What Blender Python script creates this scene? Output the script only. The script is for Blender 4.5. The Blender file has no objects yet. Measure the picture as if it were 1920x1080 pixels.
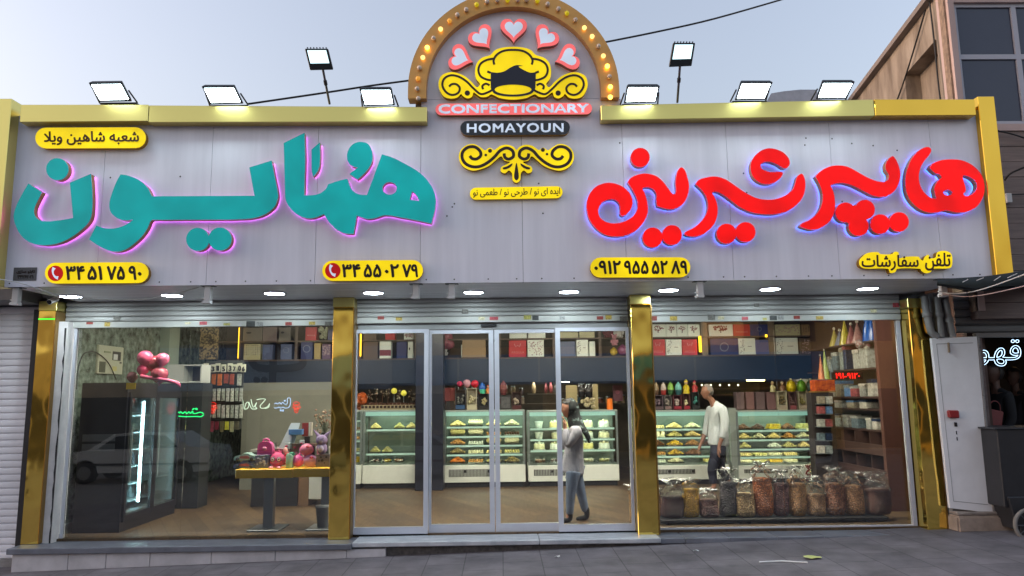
import bpy, bmesh, math, random, unicodedata
from mathutils import Vector, Matrix
from mathutils.geometry import tessellate_polygon, delaunay_2d_cdt
RAD = math.radians
random.seed(7)
S = bpy.context.scene
C = S.collection

# ------------------------------------------------------------------ camera
FPX, PITCH, YAW, ROLL, CZ = 1387.0, RAD(8.3), RAD(0.9), RAD(-0.67), 1.63
CAMR = Matrix.Rotation(-YAW, 3, 'Z') @ Matrix.Rotation(math.pi / 2 + PITCH, 3, 'X') @ Matrix.Rotation(ROLL, 3, 'Z')
cd = bpy.data.cameras.new('camera')
cam = bpy.data.objects.new('camera', cd); C.objects.link(cam)
cd.sensor_width = 36; cd.lens = FPX / 1920 * 36; cd.clip_start = .05; cd.clip_end = 1000
cam.matrix_world = Matrix.Translation((0, 0, CZ)) @ CAMR.to_4x4()
S.camera = cam
S.render.resolution_x, S.render.resolution_y = 1024, 576

# ------------------------------------------------------------------ sky, sun, exposure
SUN_EL, SUN_AZ = RAD(4.5), RAD(-87)          # low evening sun off the white shutter end of the street
w = bpy.data.worlds.new('World'); S.world = w; w.use_nodes = True
nt = w.node_tree; nt.nodes.clear()
sky = nt.nodes.new('ShaderNodeTexSky'); sky.sky_type = 'NISHITA'; sky.sun_disc = False
sky.sun_elevation = SUN_EL; sky.sun_rotation = SUN_AZ; sky.air_density = 1.2; sky.dust_density = 6.0; sky.ozone_density = 2.0
hs = nt.nodes.new('ShaderNodeHueSaturation'); hs.inputs['Saturation'].default_value = .6
veil = nt.nodes.new('ShaderNodeMixRGB'); veil.blend_type = 'MULTIPLY'; veil.inputs[0].default_value = 1
veil.inputs[2].default_value = (1.0, .935, .985, 1)     # evening haze takes the green out of the horizon
bg = nt.nodes.new('ShaderNodeBackground'); bg.inputs['Strength'].default_value = .15
ow = nt.nodes.new('ShaderNodeOutputWorld')
nt.links.new(sky.outputs[0], hs.inputs['Color']); nt.links.new(hs.outputs[0], veil.inputs[1])
nt.links.new(veil.outputs[0], bg.inputs['Color']); nt.links.new(bg.outputs[0], ow.inputs[0])
sl = bpy.data.lights.new('sun', 'SUN'); sl.energy = .1; sl.angle = RAD(10); sl.color = (1, .9, .78)
so = bpy.data.objects.new('sun', sl); C.objects.link(so)
sd = Vector((math.sin(SUN_AZ) * math.cos(SUN_EL), math.cos(SUN_AZ) * math.cos(SUN_EL), math.sin(SUN_EL)))
so.rotation_euler = sd.to_track_quat('Z', 'Y').to_euler(); so.location = sd * 60
S.view_settings.view_transform = 'Standard'; S.view_settings.look = 'None'
S.view_settings.exposure = 2.52; S.view_settings.gamma = 1
S.render.engine = 'CYCLES'
S.cycles.max_bounces = 8; S.cycles.transparent_max_bounces = 24
S.cycles.glossy_bounces = 4; S.cycles.diffuse_bounces = 4
S.cycles.sample_clamp_indirect = 6; S.cycles.caustics_reflective = False; S.cycles.caustics_refractive = False

EMS = .23                                   # all lamp strengths below are written for an exposure of about 0.5
# ------------------------------------------------------------------ placing helpers
def ray(px, py):
    return CAMR @ Vector(((px - 960) / FPX, (540 - py) / FPX, -1.0))
def P(px, py, Y):                     # point on the upright plane at distance Y
    d = ray(px, py); v = d * (Y / d.y); return Vector((v.x, Y, v.z + CZ))
def PZ(px, py, Z):
    d = ray(px, py); v = d * ((Z - CZ) / d.z); return Vector((v.x, v.y, Z))
def PX(px, py, X):
    d = ray(px, py); v = d * (X / d.x); return Vector((X, v.y, v.z + CZ))
def lin(c):
    c = c / 255.0
    return c / 12.92 if c <= .04045 else ((c + .055) / 1.055) ** 2.4
def rgb(r, g, b): return (lin(r), lin(g), lin(b), 1)

# ------------------------------------------------------------------ materials
MATS = {}
def mat(name, col, rough=.5, metal=0, var=.0, vscale=6, bump=0, bscale=40, emit=None, es=0, spec=.5, col2=None, stretch=None, bdist=.01, coat=0, detail=4, thr=None):
    if name in MATS: return MATS[name]
    m = bpy.data.materials.new(name); m.use_nodes = True; MATS[name] = m
    t = m.node_tree; b = t.nodes['Principled BSDF']
    if len(col) == 3: col = rgb(*col)
    b.inputs['Base Color'].default_value = col
    b.inputs['Roughness'].default_value = rough; b.inputs['Metallic'].default_value = metal
    b.inputs['Specular IOR Level'].default_value = spec; b.inputs['Coat Weight'].default_value = coat
    tc = None
    def coords():
        nonlocal tc
        if tc is None:
            g = t.nodes.new('ShaderNodeTexCoord'); mp = t.nodes.new('ShaderNodeMapping')
            t.links.new(g.outputs['Object'], mp.inputs[0])
            if stretch: mp.inputs['Scale'].default_value = stretch
            tc = mp.outputs[0]
        return tc
    if var or col2:
        n = t.nodes.new('ShaderNodeTexNoise'); n.inputs['Scale'].default_value = vscale; n.inputs['Detail'].default_value = detail
        n.inputs['Roughness'].default_value = .62
        t.links.new(coords(), n.inputs['Vector'])
        r = t.nodes.new('ShaderNodeValToRGB')
        a, bb = thr if thr else (.32, .68)
        r.color_ramp.elements[0].position = a; r.color_ramp.elements[1].position = bb
        c2 = (rgb(*col2) if len(col2) == 3 else col2) if col2 else tuple(x * (1 - var) for x in col[:3]) + (1,)
        c1 = col if col2 else tuple(min(1, x * (1 + var * .6)) for x in col[:3]) + (1,)
        r.color_ramp.elements[0].color = c2; r.color_ramp.elements[1].color = c1
        t.links.new(n.outputs[0], r.inputs[0]); t.links.new(r.outputs[0], b.inputs['Base Color'])
    if bump:
        n2 = t.nodes.new('ShaderNodeTexNoise'); n2.inputs['Scale'].default_value = bscale; n2.inputs['Detail'].default_value = detail
        t.links.new(coords(), n2.inputs['Vector'])
        bp = t.nodes.new('ShaderNodeBump'); bp.inputs['Strength'].default_value = bump; bp.inputs['Distance'].default_value = bdist
        t.links.new(n2.outputs[0], bp.inputs['Height']); t.links.new(bp.outputs[0], b.inputs['Normal'])
    if emit:
        if len(emit) == 3: emit = rgb(*emit)
        b.inputs['Emission Color'].default_value = emit; b.inputs['Emission Strength'].default_value = es*EMS
    return m
def glass(name, tint=(.96, .985, .97, 1), ior=1.5, gain=1.0, rough=0.0, bump=0, bscale=20, base=0.0):
    if name in MATS: return MATS[name]
    m = bpy.data.materials.new(name); m.use_nodes = True; MATS[name] = m
    t = m.node_tree; t.nodes.clear()
    o = t.nodes.new('ShaderNodeOutputMaterial'); mx = t.nodes.new('ShaderNodeMixShader')
    tr = t.nodes.new('ShaderNodeBsdfTransparent'); tr.inputs[0].default_value = tint
    gl = t.nodes.new('ShaderNodeBsdfGlossy'); gl.inputs['Roughness'].default_value = rough
    fr = t.nodes.new('ShaderNodeFresnel'); fr.inputs[0].default_value = ior
    mu = t.nodes.new('ShaderNodeMath'); mu.operation = 'MULTIPLY_ADD'; mu.inputs[1].default_value = gain; mu.inputs[2].default_value = base; mu.use_clamp = True
    t.links.new(fr.outputs[0], mu.inputs[0]); t.links.new(mu.outputs[0], mx.inputs[0])
    t.links.new(tr.outputs[0], mx.inputs[1]); t.links.new(gl.outputs[0], mx.inputs[2]); t.links.new(mx.outputs[0], o.inputs[0])
    if bump:
        n2 = t.nodes.new('ShaderNodeTexNoise'); n2.inputs['Scale'].default_value = bscale; n2.inputs['Detail'].default_value = 3
        g = t.nodes.new('ShaderNodeTexCoord'); t.links.new(g.outputs['Object'], n2.inputs['Vector'])
        bp = t.nodes.new('ShaderNodeBump'); bp.inputs['Strength'].default_value = bump; bp.inputs['Distance'].default_value = .05
        t.links.new(n2.outputs[0], bp.inputs['Height']); t.links.new(bp.outputs[0], gl.inputs['Normal']); t.links.new(bp.outputs[0], fr.inputs['Normal'])
    return m
def glow(name, col, s):
    if name in MATS: return MATS[name]
    m = bpy.data.materials.new(name); m.use_nodes = True; MATS[name] = m
    t = m.node_tree; t.nodes.clear()
    e = t.nodes.new('ShaderNodeEmission'); e.inputs[0].default_value = rgb(*col) if len(col) == 3 else col; e.inputs[1].default_value = s*EMS
    o = t.nodes.new('ShaderNodeOutputMaterial'); t.links.new(e.outputs[0], o.inputs[0])
    return m

# ------------------------------------------------------------------ mesh builder
def tag(o, label=None, cat=None, group=None, kind=None):
    if label: o['label'] = label
    if cat: o['category'] = cat
    if group: o['group'] = group
    if kind: o['kind'] = kind
    return o
def worldloc(o):
    v = Vector((0, 0, 0))
    while o: v += o.location; o = o.parent
    return v
def thing(name, label, cat, loc=(0, 0, 0), group=None):
    o = bpy.data.objects.new(name, None); C.objects.link(o); o.location = loc; o.empty_display_size = .1
    return tag(o, label, cat, group)
class MB:
    def __init__(s): s.v = []; s.f = []; s.m = []; s.s = []
    def add(s, vs, fs, m=0, smooth=False):
        b = len(s.v); s.v += [Vector(x) for x in vs]
        for f in fs: s.f.append([b + i for i in f]); s.m.append(m); s.s.append(smooth)
        return s
    def box(s, x0, x1, y0, y1, z0, z1, m=0):
        return s.add([(x0,y0,z0),(x1,y0,z0),(x1,y1,z0),(x0,y1,z0),(x0,y0,z1),(x1,y0,z1),(x1,y1,z1),(x0,y1,z1)],
                     [(0,3,2,1),(4,5,6,7),(0,1,5,4),(1,2,6,5),(2,3,7,6),(3,0,4,7)], m)
    def hexa(s, p, m=0):                # 8 points: front quad then back quad, same order
        return s.add(p, [(0,1,2,3),(7,6,5,4),(0,4,5,1),(1,5,6,2),(2,6,7,3),(3,7,4,0)], m)
    def quad(s, a, b, c, d, m=0): return s.add([a,b,c,d], [(0,1,2,3)], m)
    def tube(s, path, r, n=8, m=0, cap=True, closed=False, smooth=True):
        path = [Vector(p) for p in path]; k = len(path)
        rs = r if isinstance(r, (list, tuple)) else [r] * k
        vs = []; up = None
        for i, p in enumerate(path):
            if closed: d = path[(i+1) % k] - path[i-1]
            else: d = path[min(i+1, k-1)] - path[max(i-1, 0)]
            d = d.normalized() if d.length > 1e-9 else Vector((0,0,1))
            if up is None:
                up = Vector((0,0,1)) if abs(d.z) < .9 else Vector((0,1,0))
            a = d.cross(up)
            if a.length < 1e-6: a = d.cross(Vector((1,0,0)))
            a.normalize(); b = a.cross(d).normalized(); up = b
            for j in range(n):
                t = 2 * math.pi * j / n; vs.append(p + (a * math.cos(t) + b * math.sin(t)) * rs[i])
        fs = []
        for i in range(k if closed else k - 1):
            i2 = (i + 1) % k
            for j in range(n): fs.append((i*n+j, i*n+(j+1) % n, i2*n+(j+1) % n, i2*n+j))
        s.add(vs, fs, m, smooth)
        if cap and not closed:
            s.add(vs[:n], [tuple(range(n))[::-1]], m); s.add(vs[-n:], [tuple(range(n))], m)
        return s
    def lathe(s, c, prof, n=16, m=0, smooth=True, sx=1, sy=1, axis='z'):
        vs = []
        for (r, z) in prof:
            for j in range(n):
                t = 2 * math.pi * j / n; a, b = r * math.cos(t) * sx, r * math.sin(t) * sy
                vs.append((c[0]+a, c[1]+b, c[2]+z) if axis == 'z' else (c[0]+a, c[1]-z, c[2]+b))
        fs = []
        for i in range(len(prof) - 1):
            for j in range(n): fs.append((i*n+j, i*n+(j+1) % n, (i+1)*n+(j+1) % n, (i+1)*n+j))
        s.add(vs, fs, m, smooth)
        k = len(prof) - 1
        if prof[0][0] > 1e-5: s.add(vs[:n], [tuple(range(n))[::-1]], m)
        if prof[-1][0] > 1e-5: s.add(vs[k*n:], [tuple(range(n))], m)
        return s
    def ball(s, c, r, n=12, k=8, m=0, jit=0):
        if not isinstance(r, (tuple, list)): r = (r, r, r)
        vs = [(c[0], c[1], c[2]-r[2])]
        for i in range(1, k):
            a = math.pi * i / k - math.pi / 2
            for j in range(n):
                t = 2 * math.pi * j / n; q = 1 + (random.uniform(-jit, jit) if jit else 0)
                vs.append((c[0]+r[0]*math.cos(a)*math.cos(t)*q, c[1]+r[1]*math.cos(a)*math.sin(t)*q, c[2]+r[2]*math.sin(a)*q))
        vs.append((c[0], c[1], c[2]+r[2])); L = len(vs) - 1
        fs = [(0, 1+(j+1) % n, 1+j) for j in range(n)]
        for i in range(k - 2):
            for j in range(n): fs.append((1+i*n+j, 1+i*n+(j+1) % n, 1+(i+1)*n+(j+1) % n, 1+(i+1)*n+j))
        fs += [(L, 1+(k-2)*n+j, 1+(k-2)*n+(j+1) % n) for j in range(n)]
        return s.add(vs, fs, m, True)
    def cone(s, base, tip, r, n=12, m=0):
        return s.tube([base, Vector(base).lerp(Vector(tip), .5), tip], [r, r*.5, r*.02], n, m)
    def prism(s, loops, front, back, m=0, mside=None, sides=True, face=True, backface=False):
        """loops of 2-D picture points (first the outline, then holes); front / back map them to 3-D"""
        F = [[front(*q) for q in l] for l in loops]; B = [[back(*q) for q in l] for l in loops]
        if face:
            tri = tessellate_polygon([[Vector((q[0], -q[1], 0)) for q in l] for l in loops])
            flat = [q for l in F for q in l]; s.add(flat, tri, m)
            if backface: s.add([q for l in B for q in l], [tuple(reversed(q)) for q in tri], m)
        if sides:
            for l, b in zip(F, B):
                k = len(l); s.add(l + b, [(i, (i+1) % k, k+(i+1) % k, k+i) for i in range(k)], m if mside is None else mside)
        return s
    def build(s, name, mats, parent=None, bevel=0, label=None, cat=None, group=None, kind=None, origin=None, fixn=True, segs=1):
        me = bpy.data.meshes.new(name)
        if parent is not None: off = worldloc(parent)
        elif origin is not None: off = Vector(origin)
        else:
            xs = [v.x for v in s.v]; ys = [v.y for v in s.v]; zs = [v.z for v in s.v]
            off = Vector(((min(xs)+max(xs))/2, (min(ys)+max(ys))/2, min(zs)))
        me.from_pydata([v - off for v in s.v], [], s.f)
        if not isinstance(mats, (list, tuple)): mats = [mats]
        for m in mats: me.materials.append(m)
        me.polygons.foreach_set('material_index', s.m); me.polygons.foreach_set('use_smooth', s.s)
        if fixn or bevel:
            bm = bmesh.new(); bm.from_mesh(me)
            if bevel:
                bmesh.ops.remove_doubles(bm, verts=bm.verts, dist=1e-5)
                es = [e for e in bm.edges if len(e.link_faces) == 2 and e.calc_face_angle(0) > .6]
                bmesh.ops.bevel(bm, geom=es, offset=bevel, segments=segs, affect='EDGES', clamp_overlap=True)
            if fixn: bmesh.ops.recalc_face_normals(bm, faces=bm.faces)
            bm.to_mesh(me); bm.free()
        o = bpy.data.objects.new(name, me); C.objects.link(o)
        if parent is not None: o.parent = parent
        else: o.location = off
        return tag(o, label, cat, group, kind)
def dup(o, loc=None, label=None, parent=None):
    c = o.copy(); C.objects.link(c)
    if parent is not None: c.parent = parent
    if loc is not None: c.location = loc
    if label: c['label'] = label
    for ch in list(o.children): dup(ch, None, None, c)
    return c

# ------------------------------------------------------------------ outlines and lettering
def smooth_loop(pts, k=5):
    """closed Catmull-Rom outline; a third number marks a sharp corner"""
    n = len(pts); out = []
    for i in range(n):
        p0, p1, p2, p3 = pts[i-1], pts[i], pts[(i+1) % n], pts[(i+2) % n]
        d = lambda a, b: math.hypot(a[0]-b[0], a[1]-b[1]) + 1e-6
        L = d(p1, p2)
        def tan(a, b, c):
            return [(c[q]-a[q]) / (d(a, b)+d(b, c)) * L for q in (0, 1)]
        st = [p2[q]-p1[q] for q in (0, 1)]
        m1 = st if len(p1) > 2 else tan(p0, p1, p2); m2 = st if len(p2) > 2 else tan(p1, p2, p3)
        kk = 1 if (len(p1) > 2 and len(p2) > 2) else k
        for j in range(kk):
            t = j / kk; h1 = 2*t**3-3*t*t+1; h2 = t**3-2*t*t+t; h3 = -2*t**3+3*t*t; h4 = t**3-t*t
            out.append(tuple(h1*p1[q]+h2*m1[q]+h3*p2[q]+h4*m2[q] for q in (0, 1)))
    return out
def smooth_path(pts, k=5):
    out = []; n = len(pts)
    for i in range(n - 1):
        p0, p1, p2, p3 = pts[max(i-1, 0)], pts[i], pts[i+1], pts[min(i+2, n-1)]
        for j in range(k):
            t = j / k
            out.append(tuple(.5*((2*p1[q])+(-p0[q]+p2[q])*t+(2*p0[q]-5*p1[q]+4*p2[q]-p3[q])*t*t+(-p0[q]+3*p1[q]-3*p2[q]+p3[q])*t**3) for q in range(len(p1))))
    out.append(tuple(pts[-1])); return out
def circle(cx, cy, r, ry=None, n=24, a0=0, a1=360):
    ry = ry or r; full = abs(a1-a0) >= 360
    return [(cx+r*math.cos(RAD(a0+(a1-a0)*i/(n if full else n-1))), cy+ry*math.sin(RAD(a0+(a1-a0)*i/(n if full else n-1)))) for i in range(n)]
def pill(x0, y0, x1, y1, tilt=0, n=10):
    r = (y1-y0)/2; c = (y0+y1)/2
    l = circle(x1-r, c, r, n=n, a0=-90, a1=90) + circle(x0+r, c, r, n=n, a0=90, a1=270)
    return [(x, y+tilt*(x-(x0+x1)/2)) for x, y in l]
def offset_loop(l, d):
    n = len(l); out = []
    area = sum(l[i-1][0]*l[i][1]-l[i][0]*l[i-1][1] for i in range(n)); sg = 1 if area > 0 else -1
    for i in range(n):
        a, b = l[i-1], l[(i+1) % n]; tx, ty = b[0]-a[0], b[1]-a[1]; L = math.hypot(tx, ty) or 1
        out.append((l[i][0]+sg*ty/L*d, l[i][1]-sg*tx/L*d))
    return out
def ribbon(path, w):
    """flat stroke outline as quads (two rails); w may be a list"""
    n = len(path); ws = w if isinstance(w, list) else [w]*n; L = []; Rr = []
    for i in range(n):
        a, b = path[max(i-1, 0)], path[min(i+1, n-1)]; tx, ty = b[0]-a[0], b[1]-a[1]; q = math.hypot(tx, ty) or 1
        L.append((path[i][0]-ty/q*ws[i], path[i][1]+tx/q*ws[i])); Rr.append((path[i][0]+ty/q*ws[i], path[i][1]-tx/q*ws[i]))
    return L + Rr[::-1]
FORMS = {}
for cp in list(range(0xFB50, 0xFDFF)) + list(range(0xFE70, 0xFEFD)):
    dcm = unicodedata.decomposition(chr(cp)).split()
    if len(dcm) == 2 and dcm[0] in ('<isolated>', '<initial>', '<medial>', '<final>'):
        FORMS.setdefault(chr(int(dcm[1], 16)), {})[dcm[0][1:-1]] = chr(cp)
def fa(s):
    """join Arabic-script letters and put them in drawing order"""
    out = []; n = len(s); i = 0; prev = False
    while i < n:
        ch = s[i]; f = FORMS.get(ch)
        if f is None: out.append(ch); prev = False; i += 1; continue
        if ch == '\u0644' and i+1 < n and s[i+1] == '\u0627':
            out.append('\ufefc' if prev else '\ufefb'); prev = False; i += 2; continue
        nxt = FORMS.get(s[i+1]) if i+1 < n else None
        jn = bool(nxt) and 'initial' in f and 'final' in nxt
        k = 'medial' if (prev and jn) else 'final' if prev and 'final' in f else 'initial' if jn else 'isolated'
        out.append(f.get(k, ch)); prev = jn; i += 1
    return ''.join(reversed(out))
def text_geo(s, bold=0, space=1):
    """fill a piece of lettering by winding number, so that glyphs drawn as overlapping strokes fill too"""
    cu = bpy.data.curves.new('t', 'FONT'); cu.body = s; cu.size = 1; cu.space_character = space; cu.resolution_u = 3; cu.fill_mode = 'NONE'
    o = bpy.data.objects.new('t', cu); C.objects.link(o)
    dg = bpy.context.evaluated_depsgraph_get(); me = bpy.data.meshes.new_from_object(o.evaluated_get(dg))
    v = [Vector(q.co[:2]) for q in me.vertices]; nx = {}
    ed = [tuple(q.vertices) for q in me.edges]
    bpy.data.objects.remove(o); bpy.data.curves.remove(cu); bpy.data.meshes.remove(me)
    nb = {}
    for a, b in ed: nb.setdefault(a, []).append(b); nb.setdefault(b, []).append(a)
    seen = set(); loops = []
    for st in range(len(v)):
        if st in seen or st not in nb: continue
        l = [st]; seen.add(st); cur = st; first = True
        while True:
            q = [x for x in nb[cur] if x not in seen]
            if not q: break
            cur = min(q) if first else q[0]; first = False; seen.add(cur); l.append(cur)
        loops.append(l)
    cv, ce, cf, _, _, _ = delaunay_2d_cdt(v, [(l[k], l[(k+1) % len(l)]) for l in loops for k in range(len(l))], [], 0, 1e-5)
    def wind(p):
        w_ = 0
        for l in loops:
            for k in range(len(l)):
                a, b = v[l[k]], v[l[(k+1) % len(l)]]
                if (a.y <= p.y) != (b.y <= p.y):
                    x = a.x+(p.y-a.y)/(b.y-a.y)*(b.x-a.x)
                    if x > p.x: w_ += 1 if b.y > a.y else -1
        return w_
    f = [tuple(t) for t in cf if wind((cv[t[0]]+cv[t[1]]+cv[t[2]])/3) != 0]
    return [(q.x, q.y, 0) for q in cv], f, ce
def text(name, s, rect, Y, m, parent, bold=0, tilt=0, space=1, mirror=False):
    """lettering filling the picture rectangle on the plane at Y; bold thickens the strokes with a raised rim (metres)"""
    v, f, e = text_geo(s, 0, space); mb = MB()
    x0 = min(q[0] for q in v); x1 = max(q[0] for q in v); y0 = min(q[1] for q in v); y1 = max(q[1] for q in v)
    a, b, c, d = rect
    pts = []
    for q in v:
        u = (q[0]-x0)/(x1-x0); t = (y1-q[1])/(y1-y0)
        if mirror: u = 1-u
        X = a+(c-a)*u; pts.append(P(X, b+(d-b)*t+tilt*(X-(a+c)/2), Y))
    mb.add(pts, f)
    if bold:
        for l in loops_of(f): mb.tube([pts[i] for i in l], bold, 6, closed=True)
    return mb.build(name, m, parent, fixn=False)
def loops_of(f):
    cnt = {}
    for p in f:
        for i in range(len(p)):
            k = tuple(sorted((p[i], p[(i+1) % len(p)]))); cnt[k] = cnt.get(k, 0)+1
    nb = {}
    for (a, b), c in cnt.items():
        if c == 1: nb.setdefault(a, []).append(b); nb.setdefault(b, []).append(a)
    seen = set(); loops = []
    for st in nb:
        if st in seen: continue
        l = [st]; seen.add(st); cur = st
        while True:
            nx = [q for q in nb[cur] if q not in seen]
            if not nx: break
            cur = nx[0]; seen.add(cur); l.append(cur)
        if len(l) > 3: loops.append(l)
    return loops
def text_loops(s):
    """boundary loops of a piece of lettering, for outline neon"""
    v, f, e = text_geo(s, 0); return [[v[i][:2] for i in l] for l in loops_of(f)]
# ================================================================== SETTING
M_pave = mat('pavement', (112, 106, 110), .75, var=.38, vscale=2.3, bump=.25, bscale=60)
def paver_nodes():
    t = M_pave.node_tree; b = t.nodes['Principled BSDF']
    g = t.nodes.new('ShaderNodeTexCoord'); mp = t.nodes.new('ShaderNodeMapping'); mp.inputs['Rotation'].default_value = (0, 0, RAD(90))
    t.links.new(g.outputs['Object'], mp.inputs[0])
    br = t.nodes.new('ShaderNodeTexBrick'); br.inputs['Scale'].default_value = 1.0
    br.inputs['Brick Width'].default_value = .62; br.inputs['Row Height'].default_value = .42; br.inputs['Mortar Size'].default_value = .006
    br.inputs['Color1'].default_value = (1, 1, 1, 1); br.inputs['Color2'].default_value = (.84, .84, .86, 1); br.inputs['Mortar'].default_value = (.45, .44, .44, 1)
    t.links.new(mp.outputs[0], br.inputs['Vector'])
    mx = t.nodes.new('ShaderNodeMixRGB'); mx.blend_type = 'MULTIPLY'; mx.inputs[0].default_value = 1
    src = b.inputs['Base Color'].links[0].from_socket
    t.links.new(src, mx.inputs[1]); t.links.new(br.outputs['Color'], mx.inputs[2]); t.links.new(mx.outputs[0], b.inputs['Base Color'])
paver_nodes()
def pz(x, y=8.8): return -.150 + .0262*x - .012*(8.8-y)
mb = MB()
xs = [-40, -12, 0, 12, 40]; ys = [3.2, 6, 9.0, 9.4]
vs = [(x, y, pz(max(-14, min(14, x)), y)) for y in ys for x in xs]
mb.add(vs, [(j*5+i, j*5+i+1, (j+1)*5+i+1, (j+1)*5+i) for j in range(3) for i in range(4)])
mb.build('pavement', M_pave, kind='structure', origin=(0, 0, 0))
M_road = mat('asphalt', (118, 116, 116), .85, var=.25, vscale=8, bump=.4, bscale=150)
mb = MB(); mb.quad((-60, -9, -.66), (60, -9, -.66), (60, 3.04, -.66), (-60, 3.04, -.66)); mb.build('road', M_road, kind='structure', origin=(0, 0, 0))
mb = MB(); mb.box(-40, 40, 3.05, 3.19, -.8, -.52); mb.build('kerb', mat('kerbstone', (120, 118, 116), .8, var=.2, vscale=3), kind='structure', origin=(0, 0, 0))
mb = MB(); mb.quad((-250, -250, -.9), (250, -250, -.9), (250, 250, -.9), (-250, 250, -.9)); mb.build('ground', mat('earth', (110, 104, 96), .9, var=.2, vscale=.2), kind='structure', origin=(0, 0, 0))
mb = MB(); mb.box(-40, 40, -14, -9.0, -.75, -.52); mb.build('opposite_pavement', mat('paving_far', (120, 116, 112), .85, var=.2), kind='structure', origin=(0, 0, 0))

# ------------------------------------------------------------------ the street behind the viewer: only its reflection is seen
def RF(px, py): q = P(px, py, 28.6); return Vector((q.x, -10, q.z))
M_blue = mat('blue_sign_board', (70, 130, 185), .5, var=.12, vscale=2)
M_blue2 = mat('pale_blue_sign_board', (150, 174, 204), .5, var=.1, vscale=2)
M_tan = mat('tan_stone', (160, 140, 118), .8, var=.2, vscale=2, bump=.2)
M_dark = mat('dark_opening', (22, 22, 26), .5)
M_open = mat('dim_shop_opening', (58, 54, 52), .5, var=.4, vscale=1.5)
M_grey = mat('grey_paint', (120, 122, 126), .6, var=.1)
opp = [(-30, -13.2, 4.6, (190, 170, 142), 'tan stone building across the road with an open ground floor'),
       (-13.2, -2.0, 3.72, (160, 152, 144), 'low grey shop across the road under a two-tone blue sign board'),
       (-2.0, 9.5, 3.5, (184, 148, 108), 'brown shop across the road under a long blue sign board'),
       (9.5, 30, 5.6, (214, 166, 100), 'ochre building across the road beyond the blue sign board')]
for i, (x0, x1, h, col, lab) in enumerate(opp):
    t = thing('shop_building', lab, 'building', ((x0+x1)/2, -12, -.52))
    mb = MB(); mb.box(x0+.02, x1-.02, -16, -10.15, -.52, h); mb.build('wall', mat('opposite_wall_%d' % i, col, .8, var=.2, vscale=1.5), t)
    mb = MB()
    n = max(2, int((x1-x0)/3.2)); dx = (x1-x0)/n
    for k in range(n): mb.box(x0+k*dx+.25, x0+(k+1)*dx-.25, -10.2, -10.13, -.5, 1.75)
    mb.build('shop_opening', M_open, t)
    if h > 5.2:
        for k in range(n):
            mb = MB(); mb.box(x0+k*dx+.6, x0+(k+1)*dx-.6, -10.22, -10.13, 3.6, 5.2); mb.build('window', mat('dusk_window', (52, 58, 70), .15), t)
    if i == 1:
        mb = MB(); mb.box(-13.1, -4.2, -10.13, -10.0, 1.95, 3.6); mb.build('sign_board', M_blue2, t)
        ink = mat('blue_lettering', (24, 42, 78), .5); mb = MB()
        for path, wd in (([(470, 668), (488, 690), (560, 688), (568, 672), (558, 652)], 7), ([(515, 640), (512, 718)], 7), ([(505, 640), (530, 626), (548, 642), (524, 652)], 6)):
            n_ = len(smooth_path(path)); mb.add([RF(*q)+Vector((0, .14, 0)) for q in ribbon(smooth_path(path), wd)], [(k, k+1, 2*n_-2-k, 2*n_-1-k) for k in range(n_-1)])
        for c in ((483, 713), (497, 713), (505, 668), (492, 670), (480, 672)):
            mb.add([RF(*q)+Vector((0, .16, 0)) for q in circle(c[0], c[1], 6.5)], [tuple(range(24))])
        mb.build('sign_lettering', ink, t, fixn=False)
    if i == 2:
        mb = MB(); mb.box(-1.98, 12.5, -10.13, -9.7, 2.06, 3.2); mb.build('sign_board', M_blue, t)
        for px in (680, 860, 1010, 1180, 1300): mb = MB(); q = RF(px, 690); mb.box(q.x-.04, q.x+.04, -9.69, -9.66, 2.1, 3.15); mb.build('sign_post', M_blue2, t)
    if i == 1:
        mb = MB(); mb.box(-4.15, -2.0, -10.13, -9.8, 2.06, 3.2); mb.build('fascia_board', M_blue, t)
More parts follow.
